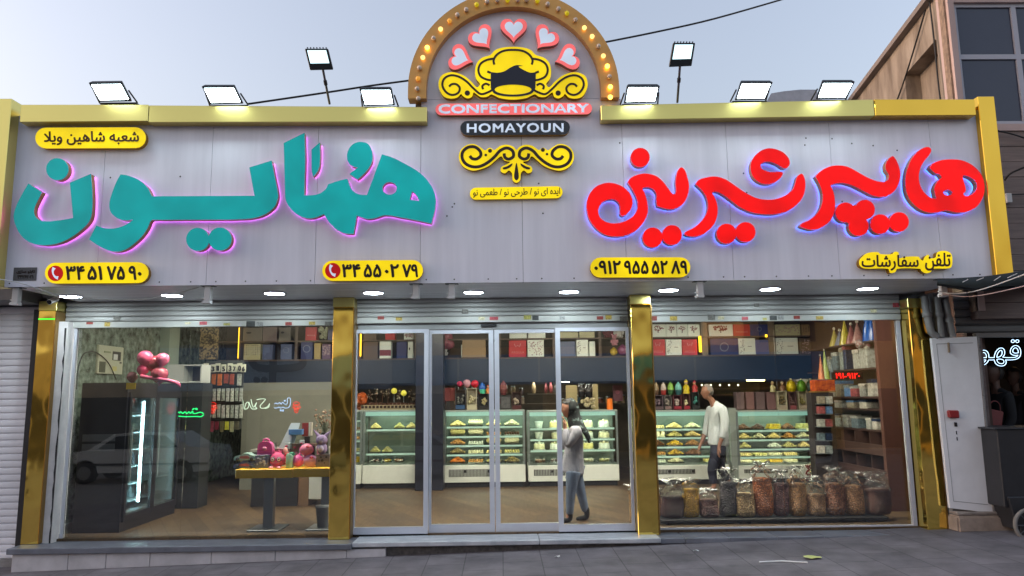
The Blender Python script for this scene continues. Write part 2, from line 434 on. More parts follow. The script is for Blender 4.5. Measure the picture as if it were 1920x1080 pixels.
def car(x, y, z, flip, col, lab):
    t = thing('parked_car', lab, 'car', (x, y, z), 'cars parked across the road'); sx = -1 if flip else 1
    pr = [(-2.15, .35), (-2.2, .62), (-2.1, .82), (-1.25, .92), (-.55, 1.36), (.2, 1.43), (.95, 1.38), (1.55, 1.0), (2.1, .95), (2.2, .6), (2.12, .34)]
    prof = []
    for i, q in enumerate(pr): prof.append(q)
    for c in (1.35, -1.3): prof += [(c+.36*math.cos(RAD(a)), .3+.36*math.sin(RAD(a))) for a in range(0, 181, 30)]
    m = mat('car_paint_%d_%d_%d' % col, col, .25, coat=.6)
    mb = MB(); mb.prism([prof], lambda a, b: Vector((x+sx*a, y+.82, z+b)), lambda a, b: Vector((x+sx*a, y-.82, z+b)), backface=True); mb.build('body', m, t)
    gl = mat('car_window', (20, 22, 28), .05)
    for l in ([(-.98, .95), (-.5, 1.29), (.15, 1.34), (.15, .95)], [(.22, .95), (.22, 1.34), (.9, 1.3), (1.25, .98)]):
        mb = MB(); mb.prism([l], lambda a, b: Vector((x+sx*a, y+.835, z+b)), lambda a, b: Vector((x+sx*a, y+.8, z+b))); mb.build('side_window', gl, t)
    for c in (1.35, -1.3):
        for s_ in (1, -1):
            mb = MB(); cx, cy, cz = x+sx*c, y+.74*s_, z+.3
            ring = [(cx+.3*math.cos(k*math.pi/10), cy, cz+.3*math.sin(k*math.pi/10)) for k in range(20)]
            mb.add([(a, b-.1, d) for a, b, d in ring]+[(a, b+.1, d) for a, b, d in ring], [(k, (k+1) % 20, 20+(k+1) % 20, 20+k) for k in range(20)]+[tuple(range(20)), tuple(range(20, 40))])
            wh = mb.build('wheel', mat('tyre', (26, 26, 28), .8), t)
            mb = MB(); mb.lathe((cx, cy+.11*s_, cz), [(.19, 0), (.17, .01), (.05, .02)], 12, axis='y'); mb.build('rim', mat('alloy', (150, 152, 156), .3, metal=.8), wh)
    mb = MB(); mb.box(x-2.1, x+2.1, y+.83, y+.85, z+.5, z+.56); mb.build('side_moulding', mat('black_trim', (24, 24, 26), .5), t)
car(-10.3, -3.4, -.66, False, (214, 214, 212), 'white saloon car parked across the road facing the white shutter')
car(-2.6, -3.3, -.66, True, (120, 126, 136), 'silver grey car parked across the road opposite the sliding doors')
car(7.2, -3.5, -.66, False, (196, 198, 200), 'pale car parked across the road opposite the bagged nuts')

# ================================================================== SHOP BUILDING
M_white = mat('white_panel', (200, 198, 196), .6, var=.06, vscale=2)
M_wallg = mat('grey_render', (128, 126, 126), .85, var=.18, vscale=4, bump=.15)
M_marble = mat('green_marble', (136, 152, 140), .25, col2=(50, 64, 58), vscale=8, detail=12, thr=(.36, .66))
M_ceil = mat('interior_ceiling', (150, 148, 142), .8)
M_wood = mat('wood_plank_floor', (104, 82, 54), .55, col2=(80, 60, 38), vscale=2.2, stretch=(9, 1.2, 1), detail=7)
def plank_nodes():
    t = M_wood.node_tree; b = t.nodes['Principled BSDF']; g = t.nodes.new('ShaderNodeTexCoord'); mp = t.nodes.new('ShaderNodeMapping'); mp.inputs['Rotation'].default_value = (0, 0, RAD(62))
    t.links.new(g.outputs['Object'], mp.inputs[0]); br = t.nodes.new('ShaderNodeTexBrick'); br.inputs['Scale'].default_value = 1.0; br.inputs['Brick Width'].default_value = 1.2; br.inputs['Row Height'].default_value = .16; br.inputs['Mortar Size'].default_value = .004
    br.inputs['Color1'].default_value = (1, 1, 1, 1); br.inputs['Color2'].default_value = (.5, .48, .46, 1); br.inputs['Mortar'].default_value = (.4, .38, .36, 1); t.links.new(mp.outputs[0], br.inputs['Vector'])
    mx = t.nodes.new('ShaderNodeMixRGB'); mx.blend_type = 'MULTIPLY'; mx.inputs[0].default_value = 1; src = b.inputs['Base Color'].links[0].from_socket
    t.links.new(src, mx.inputs[1]); t.links.new(br.outputs['Color'], mx.inputs[2]); t.links.new(mx.outputs[0], b.inputs['Base Color'])
plank_nodes()
M_soffit = mat('soffit_sheet', (236, 236, 238), .4, metal=.1, var=.12, vscale=2, stretch=(.6, 5, 1))
shop = thing('shop_building', 'single-storey sweet shop behind the sign fascia with a lit interior', 'building', (0, 13, 0))
mb = MB(); mb.box(-6.1, -5.86, 9.4, 17.2, -.3, 3.3); mb.build('marble_wall', M_marble, shop)
mb = MB(); mb.box(5.98, 6.2, 9.4, 17.2, -.3, 3.3); mb.build('side_wall', mat('brown_laminate', (74, 50, 42), .45, var=.15, vscale=2, stretch=(4, 4, .5)), shop)
mb = MB(); mb.box(-6.1, 6.2, 17.2, 17.4, -.3, 3.3); mb.build('back_wall', mat('back_wall_dark', (92, 82, 70), .7, var=.15), shop)
mb = MB(); mb.box(-6.2, 5.6, 7.98, 17.4, 3.3, 3.5); mb.box(-5.25, 5.3, 7.98, 8.2, 3.5, 4.6); mb.build('roof', M_wallg, shop)
mb = MB(); mb.box(-5.98, 6.0, 9.4, 17.2, 3.2, 3.29); mb.build('ceiling', M_ceil, shop)
mb = MB(); mb.box(-5.6, 5.45, 9.34, 9.42, 2.56, 3.19); mb.build('shutter_housing', M_wallg, shop)
mb = MB(); mb.box(-5.86, 5.98, 9.26, 17.2, -.3, 0.0); mb.build('shop_floor', M_wood, shop)
mb = MB(); mb.box(-5.3, 5.3, 7.97, 9.33, 2.862, 2.9); so_ = mb.build('soffit', M_soffit, shop)
mb = MB(); mb.box(-6.2, 5.5, 9.2, 9.33, 2.9, 3.3); mb.build('front_wall', M_wallg, shop)
# stone ledge and plinth
M_sill = mat('grey_stone_ledge', (116, 118, 126), .35, var=.25, vscale=4, detail=8)
mb = MB(); mb.box(-5.66, -1.74, 8.85, 9.27, -.095, -.03); mb.build('window_ledge', M_sill, shop, bevel=.006)
M_plinth = mat('plaster_plinth', (204, 199, 200), .8, var=.2, vscale=3, bump=.3, bscale=14, detail=8)
cuts = [-5.62, -4.98, -4.55, -4.05, -3.35, -2.62, -1.8, -1.35]
for a, b in zip(cuts, cuts[1:]):
    mb = MB(); z1 = -.10
    mb.hexa([(a+.003, 8.9, pz(a)-.1), (b-.003, 8.9, pz(b)-.1), (b-.003, 8.9, z1), (a+.003, 8.9, z1), (a+.003, 9.2, pz(a)-.1), (b-.003, 9.2, pz(b)-.1), (b-.003, 9.2, z1), (a+.003, 9.2, z1)])
    mb.build('plinth_slab', M_plinth, shop, bevel=.004)
mb = MB(); mb.box(-1.35, 5.4, 8.93, 9.2, -.4, -.075); mb.build('rubble_base', mat('crumbling_mortar', (92, 86, 82), .95, var=.45, vscale=14, bump=1, bscale=25), shop)
M_marb = mat('pale_marble', (206, 206, 208), .35, col2=(160, 164, 170), vscale=4, stretch=(1, 3, 1), detail=8)
for a, b in ((-1.735, .42), (.425, 1.83)):
    mb = MB(); mb.box(a, b, 8.87, 9.27, -.075, -.02); mb.build('doorstep_slab', M_marb, shop, bevel=.008)
for a, b in ((1.835, 2.12), (2.125, 2.64), (2.645, 3.2), (3.205, 3.75), (3.755, 5.2)):
    mb = MB(); mb.box(a, b, 8.9, 9.27, -.09, -.03); mb.build('threshold_slab', M_sill, shop, bevel=.006)
# left reveal: white broken plaster strip beside the window
mb = MB(); mb.box(-5.45, -5.335, 9.16, 9.299, -.03, 2.6); mb.build('reveal_strip', mat('old_white_plaster', (226, 218, 214), .8, var=.15, vscale=5, bump=.4, bscale=12), shop)
mb = MB(); l = []
for k in range(26):
    z = -.03+2.55*k/25; mb_x = -5.36+random.uniform(-.008, .012); l.append((mb_x, z))
mb.prism([l+[(-5.345, 2.52), (-5.345, -.03)]], lambda a, b: Vector((a, 9.152, b)), lambda a, b: Vector((a, 9.158, b))); mb.build('cracked_joint', mat('dark_crack', (58, 52, 50), .9, var=.4, vscale=30), shop)

# ------------------------------------------------------------------ gold pillars
M_gold = mat('gold_mirror_sheet', (255, 220, 112), .07, metal=1, bump=.7, bscale=1.1, stretch=(1.8, 1, 1), bdist=.06, detail=1.5)
M_goldm = mat('gold_satin_sheet', (236, 218, 132), .3, metal=1, bump=.05, bscale=3, bdist=.02)
M_goldb = mat('gold_bright_sheet', (248, 196, 76), .1, metal=1, bump=.5, bscale=1.2, stretch=(1.5, 1, 1), bdist=.04, detail=1)
for (x0, x1, zt, mm, lab) in ((-5.665, -5.455, 2.85, M_gold, 'mirror gold pillar between the white shutter and the marble-walled window'),
                          (-2.065, -1.815, 2.86, M_gold, 'mirror gold pillar between the toy table window and the glass doors'),
                          (1.612, 1.862, 2.86, M_gold, 'mirror gold pillar between the glass doors and the bagged nuts'),
                          (5.085, 5.325, 2.78, M_gold, 'dim mirror gold pillar beside the drain pipes and white metal door')):
    t = thing('gold_pillar', lab, 'pillar', ((x0+x1)/2, 9.2, -.03), 'gold-clad pillars of the shop front')
    mb = MB(); mb.box(x0, x1, 9.1, 9.34, -.03, zt-.12); mb.build('cladding', mm, t, bevel=.006)
    mb = MB(); mb.box(x0-.004, x1+.004, 9.096, 9.34, zt-.118, zt); mb.build('capital', M_goldm, t, bevel=.004)
    mb = MB(); mb.box(x1+.0005, x1+.012, 9.095, 9.33, -.02, zt-.13); mb.build('edge_strip', mat('edge_trim', (150, 120, 70), .35, metal=.8), t)
mb = MB(); mb.box(-5.66, -5.46, 9.092, 9.099, 2.62, 2.635)
mb.build('neon_strip', glow('green_led', (60, 235, 60), 1.5), None, label='thin green light strip across the top of the pillar by the white shutter', cat='light strip')
mb = MB(); mb.box(-5.735, -5.672, 9.12, 9.3, -.1, 2.75); mb.build('dark_channel', mat('black_channel', (24, 24, 30), .6), shop)

# ------------------------------------------------------------------ rolled-up shutters
M_shut = mat('galvanised_shutter', (172, 170, 166), .45, metal=.15, var=.12, vscale=3, stretch=(.5, 1, 8))
def slats(mb, x0, x1, y, z0, z1, h, dep=.018):
    n = max(1, round((z1-z0)/h)); h = (z1-z0)/n
    for k in range(n):
        a = z0+k*h; pr = [(0, a), (-dep, a+.18*h), (-dep*1.1, a+.5*h), (-dep*.8, a+.82*h), (0, a+.94*h), (.004, a+.97*h), (0, a+h)]
        for (p, q), (r, s_) in zip(pr, pr[1:]): mb.quad((x0, y+p, q), (x1, y+p, q), (x1, y+r, s_), (x0, y+r, s_))
stick_cols = [(150, 62, 52), (196, 188, 150), (70, 72, 70), (186, 158, 70), (178, 74, 80), (150, 150, 146), (120, 116, 108), (176, 170, 90)]
for (x0, x1, zb, lab, sts) in (
    (-5.44, -2.07, 2.53, 'galvanised roller shutter rolled up above the toy table window', [(168, 606, 6, 2), (201, 608, 5, 4), (219, 597, 6, 4), (352, 606, 5, 2), (381, 606, 7, 3), (425, 608, 6, 2), (470, 607, 8, 5), (487, 608, 6, 4), (541, 607, 6, 3), (585, 606, 6, 3), (615, 607, 6, 4)]),
    (-1.81, 1.605, 2.552, 'galvanised roller shutter rolled up above the glass doors', [(714, 596, 6, 3), (748, 598, 6, 3), (872, 584, 6, 4), (903, 597, 6, 3), (926, 597, 8, 3), (989, 595, 7, 4), (1004, 596, 6, 4), (1054, 596, 5, 3), (1125, 596, 6, 3), (1141, 595, 6, 4), (1170, 597, 8, 4)]),
    (1.87, 5.08, 2.53, 'galvanised roller shutter rolled up above the bagged nuts window', [(1225, 597, 7, 4), (1263, 597, 7, 4), (1334, 595, 7, 5), (1352, 596, 6, 3), (1397, 597, 6, 3), (1434, 598, 4, 2), (1450, 596, 7, 4), (1464, 595, 6, 4), (1494, 595, 6, 3), (1537, 596, 7, 3), (1419, 572, 5, 3), (1638, 583, 6, 3), (1680, 572, 6, 4)])):
    t = thing('roller_shutter', lab, 'roller shutter', ((x0+x1)/2, 9.28, zb), 'shutters rolled up over the shop front')
    mb = MB(); slats(mb, x0, x1, 9.3, zb+.075, 2.862, .062); mb.build('curtain', M_shut, t, fixn=False)
    mb = MB(); mb.box(x0, x1, 9.275, 9.315, zb, zb+.073); mb.build('bottom_bar', mat('bottom_bar_paint', (180, 179, 172), .5, var=.08, vscale=3), t, bevel=.004)
    for k, (px, py, hw, hh) in enumerate(sts):
        a = P(px-hw, py-hh, 9.27); b = P(px+hw, py+hh, 9.27); yy = 9.27 if b.z < zb+.07 else 9.272
        mb = MB(); mb.box(a.x, b.x, yy, yy+.003, b.z, a.z); mb.build('sticker', mat('sticker_%d' % (k % 8), stick_cols[(k*3) % 8], .6, var=.5, vscale=60), t)

# ------------------------------------------------------------------ windows and doors
M_alu = mat('white_aluminium', (200, 200, 208), .35, var=.04)
G_win = glass('window_glass', gain=1.75)
def framed(name, lab, cat, x0, x1, z0, z1, y, fl, fr, ft, fb, group=None, dep=.05):
    t = thing(name, lab, cat, ((x0+x1)/2, y, z0), group)
    if fl or fr or ft or fb:
        mb = MB()
        if fb: mb.box(x0, x1, y, y+dep, z0, z0+fb)
        if ft: mb.box(x0, x1, y, y+dep, z1-ft, z1)
        if fl: mb.box(x0, x0+fl, y, y+dep, z0+fb, z1-ft)
        if fr: mb.box(x1-fr, x1, y, y+dep, z0+fb, z1-ft)
        mb.build('frame', M_alu, t, fixn=True)
    mb = MB(); mb.box(x0+fl+.001, x1-fr-.001, y+dep/2-.004, y+dep/2+.004, z0+fb+.001, z1-ft-.001); mb.build('pane', G_win, t)
    return t
framed('shop_window', 'large fixed window pane with the toy table and balloons behind it', 'window', -5.33, -3.9, -.02, 2.55, 9.3, .035, 0, 0, .012)
framed('shop_window', 'frameless window pane beside the gold pillar with the toy table behind', 'window', -3.897, -2.07, -.02, 2.55, 9.3, 0, 0, 0, .012)
framed('shop_window', 'fixed glass panel between the gold pillar and the sliding door', 'glass panel', -1.81, -.905, -.02, 2.47, 9.26, .02, .055, .045, .1)
framed('sliding_door', 'sliding glass door leaf standing before the dark blue column', 'door', -.9, -.095, 0, 2.46, 9.31, .03, .06, .045, .095, 'glass sliding doors')
framed('sliding_door', 'sliding glass door leaf next to the woman with a headscarf', 'door', -.085, .72, 0, 2.46, 9.31, .06, .03, .045, .095, 'glass sliding doors')
framed('shop_window', 'fixed glass panel with the woman in a headscarf standing behind it', 'glass panel', .68, 1.605, -.02, 2.47, 9.26, .06, .035, .045, .1)
framed('shop_window', 'large fixed window pane with the man in a white shirt behind it', 'window', 1.87, 3.46, -.03, 2.53, 9.3, .012, 0, 0, .045)
framed('shop_window', 'large fixed window pane with party hats and shelves behind it', 'window', 3.463, 5.075, -.03, 2.53, 9.3, 0, .05, 0, .045)
t = thing('door_operator', 'grey header box of the sliding doors under the rolled-up shutter', 'door mechanism', (0, 9.33, 2.47))
mb = MB(); mb.box(-1.8, 1.6, 9.322, 9.42, 2.47, 2.555); mb.build('cover', mat('header_grey', (142, 142, 140), .5), t)
a = P(916, 606, 9.3); mb = MB(); mb.box(a.x-.1, a.x+.1, 9.295, 9.32, 2.5, 2.53); mb.build('motion_sensor', mat('black_plastic', (22, 22, 24), .4), t)

# ================================================================== SIGN FASCIA
M_fas = mat('pale_composite_panel', (242, 241, 250), .36, var=.09, vscale=1.2, stretch=(5, 1, .35), detail=7)
YF = 7.85
fas = thing('sign_fascia', 'long pale composite sign fascia framed in gold above the shop front', 'fascia', (0, 7.9, 2.835))
bx = [-5.29] + [P(px, 450, YF).x for px in (186, 390, 592, 788, 980, 1173, 1372, 1570, 1762)] + [5.345]
for i, (a, b) in enumerate(zip(bx, bx[1:])):
    mb = MB(); mb.box(a+.0022, b-.0022, YF, YF+.04, 2.837, 4.9 if 3 < i < 6 else 4.74); mb.build('panel_sheet', M_fas, fas)
mb = MB(); mb.box(-5.28, 5.33, YF+.045, YF+.1, 2.845, 4.72); mb.build('backing_board', mat('black_backing', (20, 20, 22), .8), fas)
M_scr = mat('screw_dark', (52, 48, 46), .5)
for k in range(34):
    mb = MB(); x = -5.2+k*.315+random.uniform(-.05, .05); mb.lathe((x, YF-.001, 2.875), [(.008, 0), (.006, .004)], 8, axis='y'); mb.build('screw', M_scr, fas, fixn=False)
for px, py in ((207, 333), (338, 331), (852, 382), (848, 388), (838, 405), (1010, 344), (1018, 400), (1162, 268), (1511, 259), (1509, 272), (1560, 260), (1597, 269), (1637, 273), (1394, 325), (1579, 378), (1682, 282), (1400, 361)):
    mb = MB(); q = P(px, py, YF); mb.lathe((q.x, YF-.001, q.z), [(.009, 0), (.006, .004)], 8, axis='y'); mb.build('screw', M_scr, fas, fixn=False)
def gold_bar(name, a, b, m, z0a, z1a, z0b, z1b, y0, y1):
    mb = MB(); mb.hexa([(a, y0, z0a), (b, y0, z0b), (b, y0, z1b), (a, y0, z1a), (a, y1, z0a), (b, y1, z0b), (b, y1, z1b), (a, y1, z1a)])
    return mb.build(name, m, fas, bevel=.005)
za = lambda px, py: P(px, py, 7.72).z
xl = P(278, 210, 7.72).x; xe = P(800, 210, 7.72).x; x0 = P(38, 210, 7.72).x
gold_bar('cornice', x0, xl-.002, M_goldm, za(38, 229), za(38, 196), za(278, 227), za(278, 196), 7.72, 7.98)
gold_bar('cornice', xl+.002, xe, M_goldm, za(280, 229), za(280, 197), za(800, 228), za(800, 200), 7.725, 7.98)
x1_ = P(1127, 210, 7.72).x; x2_ = P(1640, 200, 7.72).x; x3_ = P(1829, 200, 7.72).x
gold_bar('cornice', x1_, x2_-.002, M_goldm, za(1127, 225), za(1127, 197), za(1640, 217), za(1640, 186), 7.725, 7.98)
gold_bar('cornice', x2_+.002, x3_, M_goldb, za(1640, 217), za(1640, 186), za(1829, 216), za(1829, 186), 7.72, 7.98)
gold_bar('corner_post', P(1849, 332, 7.78).x, P(1881, 332, 7.78).x, M_goldb, 2.835, 4.875, 2.835, 4.875, 7.78, 7.98)
gold_bar('corner_post', -5.5, -5.272, M_goldm, 2.835, 4.88, 2.835, 4.88, 7.705, 7.98)

# ------------------------------------------------------------------ marquee arch
AX, AZ, AR = .168, 4.985, 1.165
arch = thing('marquee_arch', 'round-topped gold marquee arch with bulbs above the middle of the fascia', 'arch sign', (AX, 7.9, 4.7))
n = 48
mb = MB()
arc = [(AX+.985*math.cos(math.pi*k/n), AZ+.985*math.sin(math.pi*k/n)) for k in range(n+1)]
mb.prism([[(a, -b) for a, b in [(AX+.985, 4.905)]+arc+[(AX-.985, 4.905)]]], lambda a, b: Vector((a, YF+.002, -b)), lambda a, b: Vector((a, YF+.06, -b)), backface=True); mb.build('panel', M_fas, arch)
ob = [(AX+AR, 4.875)]+[(AX+AR*math.cos(math.pi*k/n), AZ+AR*math.sin(math.pi*k/n)) for k in range(n+1)]+[(AX-AR, 4.875)]
ib = [(AX-.965, 4.875)]+[(AX-.965*math.cos(math.pi*k/n), AZ+.965*math.sin(math.pi*k/n)) for k in range(n+1)]+[(AX+.965, 4.875)]
mb = MB(); mb.prism([[(a, -b) for a, b in ob+ib]], lambda a, b: Vector((a, YF-.1, -b)), lambda a, b: Vector((a, YF+.06, -b)), backface=True)
mb.build('band', mat('copper_gold_band', (220, 164, 92), .38, metal=.5, var=.1, vscale=2), arch)
mb = MB(); mb.box(AX-1.1, AX+1.1, YF+.07, YF+.1, 4.74, 5.4); mb.build('back_stay', M_wallg, arch)
BP = [(178,742,0),(170,668,0),(176,592,1),(187,512,0),(212,435,2),(245,360,3),(292,290,0),(345,222,2),(412,160,1),(471,115,0),(537,75,0),(615,38,4),(693,15,0),(770,5,0),(846,5,4),(922,2,0),(990,2,0),(1070,10,4),(1147,35,0),(1228,70,0),(1291,103,4),(1355,152,0),(1422,212,2),(1480,277,2),(1528,350,0),(1564,423,2),(1594,500,3),(1610,577,0),(1616,655,3),(1616,732,3)]
bm_ = [mat('bulb_unlit', (226, 208, 190), .25), mat('bulb_dim', (214, 150, 60), .2, emit=(230, 160, 60), es=.5), glow('bulb_warm', (255, 205, 120), 1.6), glow('bulb_bright', (255, 190, 70), 5), mat('bulb_yellow', (200, 180, 30), .2, emit=(210, 190, 20), es=.35)]
for (bx_, by_, k) in BP:
    q = P(740+bx_/4, by_/4, YF-.12); mb = MB(); mb.lathe((q.x, YF-.1, q.z), [(.014, 0), (.018, .01), (.025, .026), (.026, .038), (.019, .053), (.001, .058)], 12, axis='y')
    mb.build('bulb', bm_[k], arch, fixn=False)

# ------------------------------------------------------------------ lettering: built-up shapes on the fascia
M_ret = mat('letter_return', (176, 132, 84), .4, metal=.3)
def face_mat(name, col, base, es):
    """lit acrylic: emission noise paints in lighter patches of reflected sky"""
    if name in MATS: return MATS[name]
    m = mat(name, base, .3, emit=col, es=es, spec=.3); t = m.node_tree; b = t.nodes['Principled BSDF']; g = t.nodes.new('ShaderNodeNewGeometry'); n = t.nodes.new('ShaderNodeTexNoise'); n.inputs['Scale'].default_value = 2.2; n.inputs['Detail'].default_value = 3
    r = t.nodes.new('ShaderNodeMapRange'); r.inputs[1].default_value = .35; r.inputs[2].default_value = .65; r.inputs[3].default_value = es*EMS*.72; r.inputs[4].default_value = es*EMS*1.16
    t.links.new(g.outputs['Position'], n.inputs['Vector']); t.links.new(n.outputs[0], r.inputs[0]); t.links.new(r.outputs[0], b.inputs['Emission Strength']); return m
def built_up(name, lab, cat, loops, depth, face, ret=M_ret, led=None, group=None, gap=.0, edge=None, ledoff=-1.8):
    yf = YF-depth; pr = lambda a, b: P(a, b, yf)
    def bk(a, b): q = P(a, b, yf); return Vector((q.x, YF-.001-gap, q.z))
    xs = [q[0] for q in loops[0]]; ys = [q[1] for q in loops[0]]; c = P(sum(xs)/len(xs), max(ys), YF)
    t = thing(name, lab, cat, c, group)
    mb = MB(); mb.prism(loops, pr, lambda a, b: bk(a, b)+Vector((0, -(depth-gap)+.012, 0)), m=0, mside=0, sides=True); mb.build('face', face, t)
    mb = MB(); mb.prism(loops, lambda a, b: pr(a, b)+Vector((0, .0125, 0)), bk, face=False); mb.build('letter_return' if cat == 'letter' else 'side_return', ret, t)
    if led:
        for k, l in enumerate(loops):
            o = offset_loop(l, ledoff if k == 0 else -ledoff); mb = MB()
            pts = [Vector((q.x, YF-.016, q.z)) for q in (bk(a, b) for a, b in o)]
            mb.tube(pts, .004, 4, closed=True); mb.build('led_strip', led, t, fixn=False)
    return t
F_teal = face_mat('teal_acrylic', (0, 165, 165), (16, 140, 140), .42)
F_red = face_mat('red_acrylic', (245, 0, 0), (130, 0, 0), .78)
F_yel = face_mat('yellow_acrylic', (245, 214, 0), (220, 190, 10), .62)
F_pink = face_mat('pink_acrylic', (250, 112, 112), (220, 100, 100), .6)
F_pale = face_mat('pale_acrylic', (205, 220, 238), (200, 210, 225), .45)
F_blk = mat('black_acrylic', (22, 22, 28), .12, coat=.4)
M_ink = mat('black_vinyl', (34, 20, 10), .5)
L_pink = glow('pink_led', (226, 96, 240), 5.5); L_blue = glow('blue_led', (10, 120, 255), 8)
Z = lambda l: smooth_loop(l)
noon = [(53,344,1),(78,360,1),(69,377),(63,392),(64.5,404),(72.5,412),(87.5,414.8),(107.5,413.5),(137,408.8,1),(135,385),(131,342.5,1),(170,326,1),(172.5,367),(171,402),(165,417),(150,432),(130,446),(107,456),(80,459.5),(57,455),(40,442),(29,422),(25.5,405),(31,385),(41,365)]
wawya = [(226,327,1),(240,329),(260,337.5),(275,350),(282.5,364),(284.5,368,1),(477,367,1),(467.5,314,1),(509,301,1),(515,332),(521,364),(520,373),(515,386),(502,398),(485,406),(465,409.8),(440,411),(425,411.5),(284.5,411.8,1),(281,415),(276,427),(266,442),(252.5,455),(237.5,466),(221,471.5),(205,470),(185,461),(167,448.7,1),(180.5,423,1),(197.5,428),(215,428),(232.5,423),(250,412,1),(230,412.5),(217.5,407.5),(207.5,397.5),(205,382),(210,362.5),(217.5,342.5)]
mahe = [(532,268,1),(570.7,249,1),(572,300,1),(570,366,1),(585,366),(600,362.5),(611,354),(615,346),(616.3,345,1),(635,339),(650.7,335,1),(654,343),(658,353),(665,360.5),(675,364.7),(688,365.5,1),(716,289.5,1),(735,295),(760,307.5),(785,322.5),(803,340),(814,360),(817,378),(815,395),(808.7,418.7,1),(785,413.7),(752.5,407.5),(722.5,403),(702.5,408.7),(687.5,410),(668.7,403.7,1),(666,420,1),(662.5,438,1),(647.5,437.5),(632.5,431),(620,420),(611,407.5),(607,401,1),(592.5,407),(580,409),(565,406),(547.5,394),(536,376),(534.3,355)]
hahole = [(772.5,358,1),(781,366),(785.7,376.5,1),(768,374.5,1)]
waws = [(676,266),(690,270),(697.5,284),(698,300),(691,315),(680,327.5),(670,336,1),(655.5,326,1),(671,314,1),(660,311),(652.5,303),(650.5,291),(655,277.5),(664,269)]
dag = [(599.5,267,1),(600,290),(599,310,1),(595,321),(587,331,1),(584.5,320),(584,280.5,1)]
def two(c1, c2, r):
    dx, dy = c2[0]-c1[0], c2[1]-c1[1]; D = math.hypot(dx, dy); a = math.degrees(math.atan2(dy, dx)); h = math.degrees(math.acos(min(.999, (D/2)/r)))
    return circle(c1[0], c1[1], r, n=22, a0=a+h, a1=a+360-h)+circle(c2[0], c2[1], r, n=22, a0=a+180+h, a1=a+540-h)
def three(cs, r):
    cx = sum(c[0] for c in cs)/3; cy = sum(c[1] for c in cs)/3; out = []
    for c in sorted(cs, key=lambda c: math.atan2(c[1]-cy, c[0]-cx)):
        a = math.degrees(math.atan2(c[1]-cy, c[0]-cx)); out += circle(c[0], c[1], r, n=20, a0=a-118, a1=a+118)
    return out
GT = 'teal letters of the big word sign'; GR = 'red letters of the big word sign'
tl = [(Z(noon), [], 'big teal cup-shaped letter nearest the white shutter, pink light behind it'),
      (circle(107, 317, 20.6), [], 'single round teal dot above the cup-shaped teal letter'),
      (Z(wawya), [], 'wide teal letter pair joined by a long flat bar, hooked at one end'),
      (two((370.5, 448.7), (412.3, 448), 21.6), [], 'pair of joined teal dots under the long flat teal bar'),
      (Z(mahe), [circle(730.5, 353, 13.5, 12), Z(hahole)], 'large teal letter group with a tall upright and a pierced round head'),
      (Z(waws), [], 'small teal comma-shaped mark above the pierced teal letter group'),
      (Z(dag), [], 'small slanted teal dash beside the tall teal upright')]
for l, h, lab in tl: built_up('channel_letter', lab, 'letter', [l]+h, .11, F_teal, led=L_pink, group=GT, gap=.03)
rA = [(1277.5,313.7),(1284,319),(1288.7,332.5),(1292,350),(1288.7,367.5),(1280,382.5),(1265,391),(1250,391),(1232.5,386,1),(1231,375),(1231.5,365),(1227.5,356.5),(1220,351.5),(1211,350.5),(1203.7,352.5,1),(1208.7,362.5),(1213.7,380),(1214.5,397.5),(1207.5,415),(1196,428.7),(1180,438.7),(1160,443),(1137.5,440.5),(1118.7,428.7),(1105,410),(1100,387.5),(1103.7,367.5),(1116,351),(1132.5,343.7),(1147.5,343),(1165,348.7),(1178.7,360),(1185.7,375),(1183.7,390),(1175,401),(1167.5,405),(1162.5,401),(1163,390),(1160,379.5),(1151,373.5),(1138.7,374.2),(1127.5,381),(1121.7,393.7),(1125,407.5),(1137.5,416.5),(1155,418.7),(1172.5,414.5),(1187.5,405),(1195.5,391),(1195,375),(1187.5,357.5),(1177,341,1),(1182.5,333.7),(1197.5,327),(1212.5,325.5),(1230,330),(1242.5,340),(1253.7,354.5),(1261,363.2),(1266,363.8),(1268,355),(1267,342.5),(1268.7,327.5),(1272.5,317.5)]
rB = [(1503.7,326),(1508.7,335),(1510,350),(1506,367.5),(1495,382.5),(1477.5,395),(1455,401),(1432.5,401),(1410,397.5),(1387.5,387.5),(1367.5,372.5),(1351,361.5),(1341,358.7),(1334.5,361,1),(1340,370),(1345,385),(1345,402.5),(1338.7,420),(1326,433.7),(1310,442),(1292.5,442.5),(1283.5,438.5),(1286,434.5),(1300,427.5),(1315,415),(1325,400),(1328,385),(1325,370),(1317.5,357.5),(1304.5,344.5,1),(1310,337.5),(1325,332.5),(1342.5,331),(1360,336),(1377.5,347.5),(1397.5,361),(1417.5,371),(1437.5,374.5),(1457.5,372.5),(1475,365),(1487.5,353.7),(1492.5,340),(1496,330)]
rCr = [(1445,278),(1465,283.7),(1477.5,295),(1481,306),(1476.5,314),(1469,314.5),(1457.5,307.5),(1442.5,302.5),(1431,304.5),(1426,310),(1430,317.5),(1445,322.5),(1460,322),(1467.5,323.7),(1466,330),(1457.5,338.7),(1445,344.5),(1430,343.7),(1416,335),(1408.7,321),(1408.7,305),(1417.5,290),(1430,281)]
rC = [(1673.7,292.5),(1681,301),(1687,317.5),(1687.5,335),(1681,352.5),(1670,363.7),(1655,368.7),(1637.5,366),(1620,357.5),(1600,347.5),(1582.5,342.7),(1567.5,343.5),(1557,347.5,1),(1562.5,360),(1565.7,377.5),(1565,395),(1557.5,412.5),(1542.5,425),(1525,430.5),(1510,428),(1500.5,423.7),(1503.7,418.7),(1517.5,412.5),(1532.5,400),(1541,385),(1543.5,367),(1538.7,347.5),(1529.5,330,1),(1540,320),(1555,312.5),(1572.5,310),(1590,313),(1607.5,322),(1625,332),(1642.5,339),(1657.5,341),(1666,336),(1667.5,327.5),(1662,317.5),(1661.5,307.5),(1666,298.7)]
